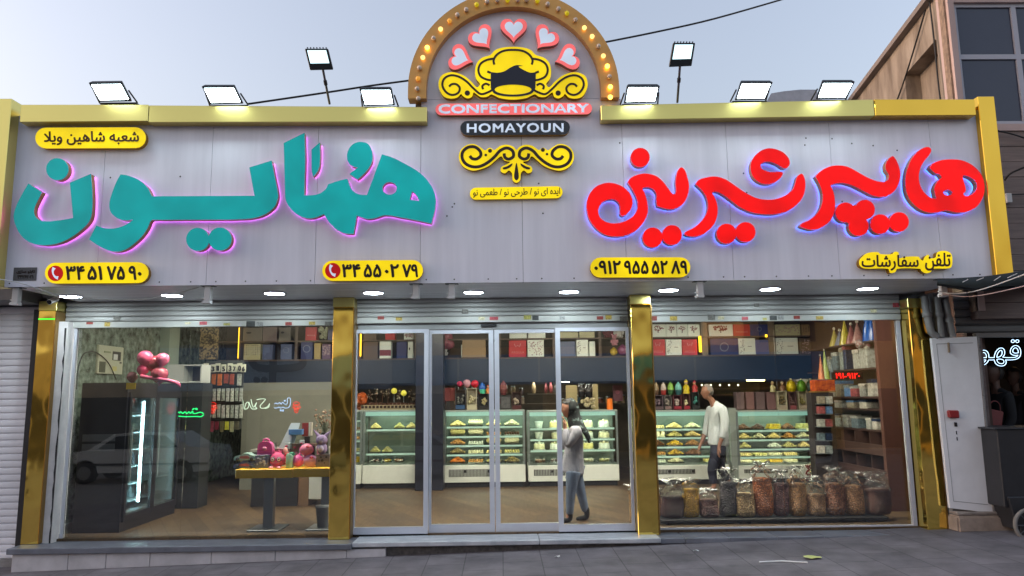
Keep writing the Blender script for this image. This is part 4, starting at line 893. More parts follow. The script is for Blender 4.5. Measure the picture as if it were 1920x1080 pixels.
# open white metal door leaf
A, B, Cc, D = P(1746, 634, 8.98), P(1832, 631, 8.95), P(1862, 962, 8.95), P(1781, 953, 8.98)
dor = thing('metal_door', 'open white metal door leaf with a red padlock cover next to the coffee shop', 'door', (D+Cc)/2)
def L2(u, v, k=0): q_ = A.lerp(B, u).lerp(D.lerp(Cc, u), v); return q_+Vector((0, k, 0))
M_door = mat('white_door_paint', (226, 224, 226), .45, var=.07, vscale=3)
def slab(nm, u0, u1, v0, v1, k0, k1, m, bv=.004):
    mb = MB(); mb.hexa([L2(u0,v0,k0), L2(u1,v0,k0), L2(u1,v1,k0), L2(u0,v1,k0), L2(u0,v0,k1), L2(u1,v0,k1), L2(u1,v1,k1), L2(u0,v1,k1)]); return mb.build(nm, m, dor, bevel=bv)
slab('leaf', 0, 1, 0, 1, 0, .04, M_door)
for (u0, u1, v0, v1) in ((.1, .9, .035, .038), (.1, .107, .038, .955), (.1, .9, .955, .958)): slab('pressed_line', u0, u1, v0, v1, -.002, .001, mat('door_groove', (126, 124, 124), .6), 0)
slab('padlock_cover', .16, .4, .43, .475, -.05, -.001, mat('red_vinyl', (140, 28, 34), .4), .012)
slab('lock_plate', .3, .37, .5, .525, -.01, -.001, mat('lock_metal', (60, 60, 64), .3, metal=.7))
for v in (.55, .585): slab('keyhole', .325, .345, v, v+.02, -.004, -.001, mat('lens_black', (12, 12, 14), .1), 0)
slab('hook', .33, .36, .03, .09, -.03, -.002, mat('rusty_hook', (120, 100, 80), .7))
slab('worn_edge', 1.001, 1.05, .0, .99, -.01, .05, mat('worn_grey_edge', (120, 116, 116), .7, col2=(52, 48, 46), vscale=7, thr=(.3, .42)))
# drain pipes
M_pvc = mat('grey_pvc', (132, 130, 128), .5, var=.15, vscale=6)
for pts, lab in (([(1733,556),(1738,590),(1745,620),(1752,628),(1758,632)], 'grey drain pipe bending below the fascia beside the dim gold pillar'), ([(1756,556),(1760,590),(1764,632)], 'straight grey drain pipe down to the top of the white metal door'), ([(1772,562),(1779,600),(1786,632)], 'slanting grey drain pipe closest to the coffee shop shutter')):
    t = thing('drain_pipe', lab, 'pipe', P(*pts[-1], 9.0), 'grey drain pipes between the shops'); mb = MB(); pp = [P(*q, 9.0) for q in pts]; mb.tube(smooth_path([tuple(q) for q in pp]), .042, 12); mb.build('pipe', M_pvc, t)
    m_ = pp[1]; mb = MB(); mb.lathe((m_.x, m_.y, m_.z), [(.05, -.03), (.054, -.025), (.054, .025), (.05, .03)], 14); mb.build('coupling', M_pvc, t)
# dark canvas awning
M_can = mat('dark_green_canvas', (34, 44, 46), .8, var=.3, vscale=8, bump=.4, bscale=12)
aw = thing('awning', 'sagging dark green canvas awning over the coffee shop', 'awning', P(1850, 535, 7.9))
top = [(1757,524),(1800,521),(1845,518),(1890,512),(1960,500)]; bot = [(1757,532),(1800,537),(1830,541),(1880,537),(1960,534)]
for yy, nm in ((7.82, 'canvas'),):
    mb = MB(); n_ = len(top); vs = [P(*q, 7.62) for q in top]+[P(*q, 7.5) for q in bot]+[P(q[0], q[1]+6, 9.0) for q in bot]
    mb.add(vs, [(i, i+1, n_+i+1, n_+i) for i in range(n_-1)]+[(n_+i, n_+i+1, 2*n_+i+1, 2*n_+i) for i in range(n_-1)], smooth=True); mb.build(nm, M_can, aw, fixn=False)
mb = MB(); mb.tube([P(1757, 533, 7.8), P(1820, 541, 7.7), P(1960, 538, 7.6)], .016, 6); mb.build('support_bar', M_fl, aw)
for (a, b) in (((1805,549),(1815,544)), ((1831,546),(1844,541)), ((1864,546),(1876,538)), ((1889,541),(1907,533))):
    mb = MB(); mb.tube([P(a[0], a[1]-20, 7.49), P(b[0], b[1]-20, 7.49)], .005, 5); mb.build('lacing', M_wht, aw)
# neon coffee sign
t = thing('neon_sign', 'glowing white neon word hanging in the coffee shop doorway', 'neon sign', P(1875, 685, 9.4))
lo = text_loops(fa('قهوه'))
xx = [q[0] for l in lo for q in l]; yy = [q[1] for l in lo for q in l]; x0_, x1_t, y0_, y1_ = min(xx), max(xx), min(yy), max(yy)
neon_parts = 0
for l in lo:
    mb = MB(); mb.tube([P(1808+(1914-1808)*(a-x0_)/(x1_t-x0_), 687-(687-637)*(b-y0_)/(y1_-y0_), 9.35) for a, b in l], .0034, 6, closed=True); mb.build('neon_tube', glow('cool_neon', (190, 225, 255), 2.4), t, fixn=False)
q = P(1868, 640, 9.38); mb = MB()
for px in (1845, 1900): mb.tube([P(px, 645, 9.37), Vector((P(px, 645, 9.37).x, 9.37, 2.62))], .003, 5); mb.build('hanging_wire', M_cab, t); mb = MB()
mb = MB(); mb.box(8.2, 8.6, 11.5, 11.9, 2.58, 2.615); mb.build('ceiling_lamp', glow('warm_lamp', (255, 210, 150), 3), label='dim warm ceiling lamp inside the coffee shop', cat='ceiling lamp')
# rubble block, cart, hose
t = thing('concrete_block', 'chipped beige concrete step block under the white metal door', 'block', PZ(1830, 985, 0))
a = PZ(1798, 995, .01); b = PZ(1868, 993, .01); mb = MB(); mb.box(a.x, b.x+.25, a.y, a.y+.45, -.02, .17); mb.build('block', mat('beige_concrete', (160, 142, 128), .9, var=.25, vscale=6, bump=.6, bscale=12), t, bevel=.02, segs=2)
mb = MB(); mb.box(a.x+.02, b.x+.1, a.y+.03, a.y+.4, .172, .215); mb.build('top_slab', mat('broken_slab', (140, 128, 120), .9, var=.3, vscale=8, bump=.6), t, bevel=.012)
ct = thing('food_cart', 'black metal cart with a spoked wheel parked at the coffee shop door', 'cart', PZ(1900, 1000, .02))
M_cart = mat('black_cart_metal', (38, 38, 42), .45, var=.2, vscale=6)
g = PZ(1882, 990, .03); cx = g.x
mb = MB(); mb.box(cx-.13, cx+1.3, g.y-.25, g.y+.3, .3, 1.18); mb.build('cabinet', M_cart, ct, bevel=.01)
mb = MB(); mb.hexa([(cx-.02, g.y-.28, .05), (cx+1.3, g.y-.28, .1), (cx+1.3, g.y-.28, .42), (cx-.1, g.y-.28, .42), (cx-.02, g.y+.2, .05), (cx+1.3, g.y+.2, .1), (cx+1.3, g.y+.2, .42), (cx-.1, g.y+.2, .42)]); mb.build('lower_tray', M_cart, ct, bevel=.01)
mb = MB(); mb.box(cx-.16, cx+1.3, g.y-.27, g.y+.32, 1.181, 1.2); mb.build('counter_top', mat('cart_top', (70, 72, 76), .4, metal=.5), ct)
mb = MB(); mb.box(cx+.0, cx+.035, g.y-.3, g.y-.26, -.03, .1); mb.build('leg', M_cart, ct)
wq = P(1922, 990, g.y-.36); wc = (wq.x+.06, g.y-.36, .12)
mb = MB(); ring = [(wc[0]+.17*math.cos(k*math.pi/14), wc[1], wc[2]+.17*math.sin(k*math.pi/14)) for k in range(28)]; mb.tube(ring, .022, 8, closed=True); whl = mb.build('wheel', mat('tyre_grey', (120, 116, 112), .8), ct)
for k in range(8):
    mb = MB(); mb.tube([wc, ring[int(k*3.5)]], .005, 5); mb.build('spoke', mat('grey_steel', (96, 98, 102), .4, metal=.6), whl)
hz = [PZ(1868, 992, .0), PZ(1845, 990, 0), PZ(1838, 984, 0), PZ(1850, 981, 0), PZ(1870, 985, 0), PZ(1890, 989, .0), PZ(1905, 988, 0)]
cable('black hose looped on the pavement in front of the concrete block', [(q.x, q.y, pz(q.x, q.y)+.02) for q in hz], .014, M_cab, 'hose')
# litter
for (px, py, lab, col) in ((1524, 1054, 'crumpled yellow-green wrapper lying on the pavement', (196, 200, 120)), (1045, 1047, 'tiny white paper scrap on the pavement below the doorstep', (220, 220, 220)), (1306, 1040, 'tiny white scrap on the pavement below the dark threshold', (220, 220, 220))):
    q = PZ(px, py, pz(.5*(px-960)/170, 8.5)); q = Vector((q.x, q.y, pz(q.x, q.y))); r_ = .05 if col[2] < 200 else .018
    mb = MB(); n_ = 4; g_ = [[(q.x+(i/(n_-1)-.5)*2*r_*1.6, q.y+(j/(n_-1)-.5)*2*r_, q.z+.006+random.uniform(0, .02)) for i in range(n_)] for j in range(n_)]
    mb.add([p for r in g_ for p in r], [(j*n_+i, j*n_+i+1, (j+1)*n_+i+1, (j+1)*n_+i) for j in range(n_-1) for i in range(n_-1)]); mb.build('litter', mat('paper_%d' % col[2], col, .6), label=lab, cat='litter', fixn=False)
a = PZ(1424, 1061, -.12); b = PZ(1515, 1064, -.12); mb = MB(); mb.tube([(a.x, a.y, pz(a.x, a.y)+.01), ((a.x+b.x)/2, a.y-.01, pz(a.x, a.y)+.018), (b.x, b.y, pz(b.x, b.y)+.01)], .008, 6); mb.build('litter', mat('paper_220', (220, 220, 220), .6), label='thin white strip of litter beside the crumpled wrapper on the pavement', cat='litter')
# ================================================================== INTERIOR
R_ = random.Random(11)
def pbox(mb, x0, y0, x1, y1, Y, dep, m=0):          # upright box whose front fills a picture rectangle at distance Y
    a = P(x0, y1, Y); b = P(x1, y0, Y); mb.box(a.x, b.x, Y, Y+dep, a.z, b.z, m); return a, b
# ceiling light panels; the unseen front row is added to brighten bags and woman
G_pan = glow('ceiling_panel_glow', (255, 246, 228), 32)
for i, (x, y, lab) in enumerate(((-3.9, 12.3, 'square ceiling light panel above the toy table'), (-1.3, 12.3, 'square ceiling light panel above the dark blue column'), (1.3, 12.3, 'square ceiling light panel above the woman in the headscarf'), (3.9, 12.3, 'square ceiling light panel above the man in the white shirt'), (-3.6, 9.58, 'added front light panel, unseen, above the toy carton stack'), (-.4, 9.58, 'added front light panel, unseen, above the sliding doors'), (1.6, 9.58, 'added front light panel, unseen, above the slim tan nut bag'), (4.0, 9.58, 'added front light panel, unseen, above the row of nut bags'))):
    t = thing('ceiling_light', lab, 'ceiling light', (x, y, 3.17), 'ceiling light panels'); wx, wy = (.32, .32) if y > 11 else (.95, .14); mb = MB(); mb.box(x-wx, x+wx, y-wy, y+wy, 3.17, 3.199); mb.build('frame', M_white, t)
    mb = MB(); mb.box(x-wx+.03, x+wx-.03, y-wy+.03, y+wy-.03, 3.162, 3.169); mb.build('diffuser', G_pan if y > 11 else glow('added_front_glow', (255, 246, 228), 62), t)
# wall shelf of gift boxes above the cake cases
YB = 14.2
z_low = P(1000, 669, YB).z; z_mid = P(1000, 634, YB).z; z_bot = P(1000, 716, YB).z
M_shelf = mat('brown_shelf_board', (92, 76, 66), .5, var=.15, vscale=2, stretch=(1, 4, 4)); M_navy = mat('navy_front_board', (34, 42, 58), .35, var=.1, vscale=2)  # navy board colour carries part of the blue street reflection
us = thing('wall_shelf', 'long upper shelf of gift boxes on a dark navy board above the cake cases', 'shelf', (0, 14.4, z_bot))
mb = MB(); mb.box(-5.4, 5.96, YB, YB+.05, z_bot, z_low-.03); mb.build('front_board', M_navy, us)
mb = MB(); mb.box(-5.4, 5.96, YB-.02, YB+.42, z_low-.029, z_low); mb.build('shelf_board', M_shelf, us)
mb = MB(); mb.box(-5.4, 5.96, YB-.0, YB+.42, z_mid-.025, z_mid); mb.build('shelf_board', M_shelf, us)
mb = MB(); mb.box(-5.4, 5.96, YB+.43, YB+.46, z_bot, 3.18); mb.build('back_panel', mat('shelf_back', (62, 54, 52), .6, var=.1), us)
for px, wd, col in ((449, .03, 0), (556, .05, 1), (675, .03, 0), (782, .09, 2), (937, .05, 0), (1038, .04, 0), (1125, .05, 0), (1321, .12, 2), (1447, .12, 2), (1558, .05, 0)):
    x = P(px, 640, YB).x; mb = MB()
    for a, b in ((z_low+.001, z_mid-.026), (z_mid+.001, 3.16)): mb.box(x-wd/2, x+wd/2, YB-.01, YB+.42, a, b)
    mb.build('upright', (M_shelf, M_shelf, mat('tan_upright', (124, 108, 88), .5))[col], us)
for px, y0, y1, lab in ((447, 614, 672, 'warm yellow light strip by the dotted cream gift box'), (676, 625, 668, 'warm yellow light strip by the brown gift box'), (1313, 630, 660, 'short warm yellow light strip beside the red gift box'), (1437, 627, 632, 'tiny warm light strip above the lilac gift box'), (1564, 606, 646, 'warm yellow light strip next to the party hats')):
    mb = MB(); pbox(mb, px-1.6, y0, px+1.6, y1, YB-.06, .02); mb.build('light_strip', glow('amber_strip', (255, 190, 40), 3), label=lab, cat='light strip', group='amber strips of the upper shelf')
BC = {'red': (196, 24, 40), 'white': (234, 240, 230), 'navy': (38, 46, 104), 'cream': (196, 190, 150), 'tan': (150, 122, 84), 'brown': (96, 78, 64), 'taupe': (134, 118, 116), 'grey': (118, 112, 104), 'gold': (176, 150, 78), 'purple': (96, 58, 92), 'blue': (88, 98, 132), 'maroon': (72, 36, 46), 'lilac': (96, 98, 148)}
M_redink = mat('red_print', (120, 24, 34), .5); M_blkink = mat('dark_print', (50, 46, 48), .5); M_whink = mat('white_print', (206, 206, 210), .5)
def deco(t, kind, x0, y0, x1, y1, Y):
    y = Y-.002; cx, cy = (x0+x1)/2, (y0+y1)/2; wd, ht = x1-x0, y1-y0
    def dots(n, f, r, m, nm):
        mb = MB()
        for k in range(n):
            a, b = f(k); rr = r*R_.uniform(.6, 1.3); mb.add([P(p, q, y-.0001*k) for p, q in circle(a, b, rr, n=5)], [tuple(range(5))])
        mb.build(nm, m, t, fixn=False)
    if kind == 'tree':
        def f(k):
            a = R_.uniform(0, 6.283); r = math.sqrt(R_.random()); return cx+math.cos(a)*r*wd*.36, y0+ht*.4+math.sin(a)*r*ht*.28
        dots(46, f, wd*.03+.25, M_redink, 'tree_print'); mb = MB(); mb.add([P(a, b, y) for a, b in [(cx-.6, y0+ht*.6), (cx+.6, y0+ht*.6), (cx+1, y0+ht*.88), (cx-1, y0+ht*.88)]], [(0, 1, 2, 3)]); mb.build('trunk_print', M_blkink, t, fixn=False)
    elif kind == 'ring':
        mb = MB(); o = circle(cx, cy, ht*.27); i = circle(cx, cy, ht*.22); mb.add([P(a, b, y) for a, b in o+i], [(k, (k+1) % 24, 24+(k+1) % 24, 24+k) for k in range(24)]); mb.build('ring_print', mat('silver_print', (120, 128, 150), .4), t, fixn=False)
    elif kind == 'text':
        text('lettering', 'ARGULA', (x0+wd*.12, y1-ht*.3, x1-wd*.1, y1-ht*.15), y, mat('pink_print', (206, 130, 130), .5), t)
        if ht > 24:
            mb = MB(); l = ribbon([(cx-wd*.2, y0+ht*.2), (cx-wd*.12, y0+ht*.4), (cx, y0+ht*.3), (cx+wd*.12, y0+ht*.4), (cx+wd*.18, y0+ht*.18)], .7); mb.add([P(a, b, y) for a, b in l], [(k, k+1, 8-k, 9-k) for k in range(4)]); mb.build('crown_print', mat('pink_print', (206, 130, 130), .5), t, fixn=False)
    elif kind == 'dots':
        dots(54, lambda k: (x0+2+(k % 9)*(wd-4)/8, y0+2+(k//9)*(ht-4)/5), .8, M_blkink, 'dot_print')
    elif kind == 'floral':
        dots(60, lambda k: (R_.uniform(x0+1, x1-1), R_.uniform(y0+1, y1-1)), 1.1, mat('floral_print', (168, 140, 140), .5), 'floral_print')
    elif kind == 'swirl':
        dots(30, lambda k: (x0+1+R_.random()*wd*.3, y0+2+(k/30)*(ht-4)), .8, mat('grey_print', (110, 112, 104), .5), 'swirl_print'); mb = MB(); mb.add([P(a, b, y) for a, b in [(cx+1, cy-1), (cx+wd*.3, cy-1), (cx+wd*.3, cy), (cx+1, cy)]], [(0, 1, 2, 3)]); mb.build('line_print', mat('grey_print', (110, 112, 104), .5), t, fixn=False)
    elif kind == 'oval':
        mb = MB(); mb.add([P(a, b, y) for a, b in circle(x0+wd*.3, cy, wd*.14, ht*.1)], [tuple(range(24))]); mb.build('oval_print', M_blkink, t, fixn=False)
    elif kind == 'half':
        mb = MB(); mb.add([P(a, b, y) for a, b in [(x0, cy+2), (x1, cy+2), (x1, y1), (x0, y1)]], [(0, 1, 2, 3)]); mb.build('red_band', M_redink, t, fixn=False)
boxes = [(455,614,492,638,'grey','oval','grey box with a cream arc, first after the amber strip near the neon writing'),(492,613,520,637,'taupe','','plain taupe gift box above the blue-grey one, beside a cream arc box'),(522,613,546,637,'grey','oval','grey gift box with a cream arc above the ring emblem box'),(572,613,594,637,'red','text','red gift box above the navy box nearest the second gold pillar'),(614,618,627,638,'navy','','dark navy box squeezed against the second gold pillar'),
 (456,645,489,674,'cream','dots','cream gift box covered with dark dots'),(491,646,512,674,'blue','','plain blue-grey gift box beside the dotted cream box'),(525,645,548,674,'blue','ring','blue-grey gift box with a ring emblem above the neon writing'),(563,640,587,673,'navy','ring','navy gift box beside a narrow gold box'),(588,643,602,673,'gold','','narrow gold gift box between a navy and a purple box'),(603,645,621,673,'purple','floral','purple floral gift box near the second gold pillar'),
 (681,624,706,634,'brown','','dark brown box on the upper tier over the brown box with a curl'),(722,624,741,634,'red','','red box on the upper tier above the white and red box'),(757,624,776,634,'white','floral','white patterned box on the upper tier beside the pink satin bundle'),(680,641,709,669,'brown','','brown gift box beside the amber strip, left of nothing but the glass doors pillar'),(711,640,734,669,'white','half','white gift box with a red lower half'),(743,640,763,669,'navy','','navy gift box standing against a narrow white one'),(764,640,775,669,'white','oval','narrow white gift box against a navy one'),
 (866,637,911,651,'tan','','long orange-tan box lying behind the white tree box'),(864,646,895,668,'white','tree','white gift box with a red tree behind the first sliding door'),(897,652,911,668,'white','oval','small white box next to the red tree box'),
 (955,624,988,633,'white','','upper white box over the red box behind the second sliding door'),(990,624,1023,633,'white','','upper white box over the one with dark flowers'),(954,638,987,668,'red','text','red gift box behind the second sliding door'),(989,637,1020,668,'white','floral','white gift box with dark flowers behind the second sliding door'),
 (1048,622,1084,632,'cream','','upper cream box above the plain blue box'),(1086,622,1115,632,'cream','','upper cream box above the plain white box'),(1048,640,1079,668,'blue','','plain dark blue gift box behind the woman panel'),(1081,637,1103,668,'white','swirl','white gift box with faint grey print near the bears'),(1105,640,1116,668,'white','','narrow greenish white box beside the bears'),
 (1220,608,1248,627,'white','tree','white red-tree box, closest to the third gold pillar'),(1249,608,1268,627,'white','tree','white red-tree box, second from the third gold pillar'),(1269,608,1289,627,'white','tree','white red-tree box, third from the third gold pillar'),(1290,608,1312,627,'white','tree','white red-tree box, fourth from the third gold pillar'),(1329,608,1374,627,'white','tree','wide white red-tree box lit amber at one end'),(1375,608,1406,627,'red','text','red box on the upper tier next to a navy ring box'),(1407,608,1440,626,'navy','ring','navy ring box on the upper tier'),
 (1220,636,1247,667,'red','text','red gift box touching the third gold pillar'),(1249,636,1278,667,'white','swirl','white gift box between two red ones'),(1280,636,1307,667,'red','text','red gift box beside the short amber strip'),(1332,634,1384,667,'navy','ring','wide navy gift box with a ring emblem above the man'),(1386,634,1416,666,'white','swirl','white gift box next to the wide navy ring box'),(1418,637,1442,666,'lilac','','lilac gift box beside a tan upright'),
 (1453,608,1500,626,'cream','floral','cream patterned box on the upper tier lit amber'),(1504,608,1545,625,'tan','dots','tan box with a dark print on the upper tier'),(1455,633,1496,666,'white','swirl','white gift box lit amber at its edge near the party hats'),(1501,634,1528,665,'brown','floral','brown floral gift box near the party hats'),(1530,634,1553,666,'maroon','','dark maroon gift box next to the party hats')]
for (x0, y0, x1, y1, c, d, lab) in boxes:
    if 'left of nothing' in lab: lab = 'brown gift box beside the amber strip behind the fixed glass panel'
    base = z_low if y1 > 645 else z_mid
    Y = YB+R_.uniform(.0, .07); a = P(x0, y1, Y); b = P(x1, y0, Y)
    top = max(base+.08, b.z); t = thing('gift_box', lab, 'gift box', ((a.x+b.x)/2, Y+.1, base+.001), 'gift boxes on the upper shelf')
    mb = MB(); mb.box(a.x+.004, b.x-.004, Y, Y+R_.uniform(.14, .3), base+.001, top); mb.build('box', mat('card_'+c, BC[c], .45, var=.05), t, bevel=.006)
    yb_ = min(y1, 634 if base == z_mid else 668)
    if d: deco(t, d, x0+1, y0+1, x1-1, yb_-1, Y)
# soft goods on the upper shelf
M_satin = mat('pink_satin', (176, 96, 116), .25, bump=.8, bscale=9, bdist=.03)
def lumps(name, lab, cat, rect, Y, m, n, r, part='lump', grp=None, jit=.1):
    x0, y0, x1, y1 = rect; t = thing(name, lab, cat, P((x0+x1)/2, y1, Y), grp); mb = MB()
    for k in range(n):
        q = P(R_.uniform(x0+3, x1-3), R_.uniform(y0+3, y1-3), Y+R_.uniform(-.03, .1)); rr = r*R_.uniform(.7, 1.3); mb.ball(q, (rr, rr, rr), 8, 6, jit=jit)
    mb.build(part, m, t); return t
lumps('satin_bundle', 'shiny pink satin bundle on the upper shelf behind the first sliding door', 'fabric', (795, 622, 850, 648), YB+.1, M_satin, 14, .13, 'fabric')
def teddy(lab, px, pyb, h, Y, col, col2=None):
    q = P(px, pyb, Y); t = thing('teddy_bear', lab, 'teddy bear', q, 'teddy bears and dolls'); s_ = h
    m = mat('plush_%d_%d_%d' % col, col, .9, bump=.5, bscale=60); mb = MB()
    mb.ball(q+Vector((0, 0, .3*s_)), (.25*s_, .2*s_, .3*s_)); mb.ball(q+Vector((0, -.02, .74*s_)), (.22*s_, .2*s_, .21*s_))
    for sx in (-1, 1):
        mb.ball(q+Vector((sx*.19*s_, 0, .92*s_)), (.09*s_, .05*s_, .09*s_), 8, 6); mb.ball(q+Vector((sx*.27*s_, -.06*s_, .38*s_)), (.09*s_, .09*s_, .17*s_), 8, 6); mb.ball(q+Vector((sx*.17*s_, -.14*s_, .1*s_)), (.1*s_, .17*s_, .1*s_), 8, 6)
    mb.build('body', m, t)
    mb = MB(); mb.ball(q+Vector((0, -.2*s_, .68*s_)), (.09*s_, .07*s_, .07*s_), 8, 6); mb.build('muzzle', mat('plush_pale', (210, 196, 186), .9), t)
    mb = MB()
    for sx in (-1, 1): mb.ball(q+Vector((sx*.08*s_, -.2*s_, .79*s_)), .025*s_, 6, 4)
    mb.build('eyes', M_blkink, t); return t
teddy('white plush figure below the pink satin bundle', 818, 668, .19, YB, (196, 196, 198)); teddy('tiny white plush figure beside the larger white plush', 836, 667, .13, YB+.03, (196, 196, 198))
teddy('dark red teddy bear on the upper shelf near the third gold pillar', 1140, 634, .3, YB, (96, 30, 48)); teddy('pale teddy bear with a dark face on the upper tier near the third gold pillar', 1160, 634, .3, YB, (190, 186, 180)); 
teddy('pink plush beside the purple ball on the upper shelf', 1152, 648, .22, YB-.06, (186, 128, 140))
for px, r, col, lab in ((1151, .075, (186, 160, 66), 'gold ball ornament under the plush toys on the upper shelf'), (1168, .105, (128, 70, 108), 'purple ball ornament under the plush toys on the upper shelf')):
    q = P(px, 667, YB); mb = MB(); mb.ball(q+Vector((0, 0, r)), r); mb.lathe(q+Vector((0, 0, 2*r-.01)), [(.02, 0), (.02, .02), (.001, .022)], 8); mb.build('ball_ornament', mat('ball_%d' % col[0], col, .2, bump=.3, bscale=20), label=lab, cat='ornament')
lumps('flower_bunch', 'white and green artificial flower bunch beside the red gift box', 'flowers', (596, 612, 616, 637), YB+.05, mat('white_green_petals', (196, 200, 170), .7, var=.5, vscale=30), 26, .03, 'bloom')

# ------------------------------------------------------------------ cake cases
G_case = glass('case_glass', (.96, .985, .97, 1), 1.45, .8); M_case = mat('white_case_panel', (228, 230, 220), .4, var=.04); M_lite = glow('case_tube', (240, 252, 228), 32)
M_edge = mat('steel_edge', (150, 158, 156), .3, metal=.6); M_plate = glass('shelf_glass', (.9, .95, .92, 1), 1.5, 1.0, base=.05)
CASES = {}
def case(key, x0, x1, lab, rows, yf=13.75, grille=True, lit=True):
    """rows: picture heights of the shelf plates; the lamp tube sits under the top"""
    X0 = P(x0, 850, yf).x; X1 = P(x1, 850, yf).x; zt = P((x0+x1)/2, 769, yf).z; zb = P((x0+x1)/2, 872, yf).z; zk = .09; yb = yf+.66
    t = thing('cake_display_case', lab, 'display case', ((X0+X1)/2, yf+.3, 0), 'glass cake display cases')
    mb = MB(); mb.box(X0, X1, yf, yb, zk, zb); mb.build('base', M_case, t, bevel=.006)
    mb = MB(); mb.box(X0+.03, X1-.03, yf+.05, yb, 0.001, zk-.001); mb.build('kick_plate', mat('black_kick', (20, 20, 22), .6), t)
    if grille:
        g0 = X0+(X1-X0)*.06; g1 = X0+(X1-X0)*.58; mb = MB(); mb.box(g0, g1, yf-.004, yf-.001, zk+.1, zb-.07); gr = mb.build('grille', mat('grille_white', (176, 178, 170), .5), t)
        mb = MB(); nx_, nz_ = 30, 7
        for i in range(nx_):
            for j in range(nz_):
                a = g0+(i+.5)*(g1-g0)/nx_; b = zk+.1+(j+.5)*(zb-.17-zk)/nz_; mb.box(a-.007, a+.007, yf-.0055, yf-.0042, b-.007, b+.007)
        mb.build('grille_hole', mat('hole_black', (16, 16, 18), .9), gr)
        for u in (.4, .95):
            mb = MB(); a = g0+(g1-g0)*u; mb.box(a-.03, a+.02, yf-.012, yf-.006, zb-.13, zb-.085); mb.build('vent_knob', mat('black_plastic', (22, 22, 24), .4), gr)
    for a, b in ((X0, X0+.035), (X1-.035, X1)):
        mb = MB(); mb.box(a, b, yf, yf+.035, zb+.001, zt-.03); mb.build('corner_post', M_edge, t)
    mb = MB(); mb.box(X0, X1, yf, yb, zt-.029, zt); mb.build('top', mat('case_top', (170, 178, 172), .25), t, bevel=.004)
    mb = MB(); mb.box(X0+.036, X1-.036, yf+.004, yf+.012, zb+.001, zt-.03); mb.build('front_pane', G_case, t)
    mb = MB(); mb.box(X0, X1, yb-.02, yb-.001, zb+.001, zt-.03); mb.build('back_panel', mat('case_back', (120, 132, 124), .35), t)
    mb = MB(); mb.box(X0+.02, X1-.02, yf+.05, yb-.03, zb+.001, zb+.02); mb.build('deck', mat('deck_steel', (130, 138, 134), .3, metal=.4), t)
    if lit:
        mb = MB(); mb.tube([(X0+.06, yf+.09, zt-.07), (X1-.06, yf+.09, zt-.07)], .013, 8); mb.build('lamp_tube', M_lite, t)
        mb = MB(); mb.box(X0+.04, X1-.04, yf+.02, yf+.06, zt-.1, zt-.031); mb.build('lamp_cover', mat('lamp_cover', (190, 214, 206), .3, emit=(150, 210, 196), es=.5), t)
    zs = []
    for py in rows:
        z = P((x0+x1)/2, py, yf+.12).z; zs.append(z)
        mb = MB(); mb.box(X0+.05, X1-.05, yf+.1, yb-.06, z-.012, z); mb.build('shelf_plate', M_plate, t)
        mb = MB(); mb.box(X0+.05, X1-.05, yf+.085, yf+.099, z-.03, z+.002); se = mb.build('shelf_edge', mat('shelf_edge', (196, 216, 206), .3, emit=(200, 236, 214), es=.35), t)
        mb = MB(); mb.tube([(X0+.07, yf+.125, z-.021), (X1-.07, yf+.125, z-.021)], .006, 6); mb.build('shelf_lamp', glow('shelf_tube', (255, 248, 214), 24), t)
    CASES[key] = (X0, X1, yf, zs+[zb+.02])
case('A', 680, 786, 'sparsely filled glass cake case with two shelves beside the dark blue column', (805, 850), grille=False)
case('S', 652, 678, 'narrow end of a glass case against the second gold pillar', (788, 808, 826, 848), grille=False, lit=False)
case('B', 832, 985, 'tall glass pastry case behind the sliding doors with four shelves', (799.5, 817.5, 834.5, 851.5))
case('C', 990, 1160, 'glass cake case behind the woman with iced cakes on its shelves', (802.5, 823, 843.5))
case('D', 1214, 1366, 'glass pastry case behind the man in the white shirt', (804, 820, 837, 854.5))
case('E', 1384, 1541, 'brightly lit glass pastry case on the party shelf side', (806, 823.5, 841, 856))
x_ = P(1376, 820, 13.8).x; mb = MB(); mb.box(x_-.07, x_+.06, 13.78, 13.86, .02, 1.36); mb.build('white_post', mat('ribbed_white', (150, 158, 150), .4, var=.15, vscale=9, stretch=(9, 1, .2)), label='pale ribbed post in the gap between the two lit pastry cases', cat='post')
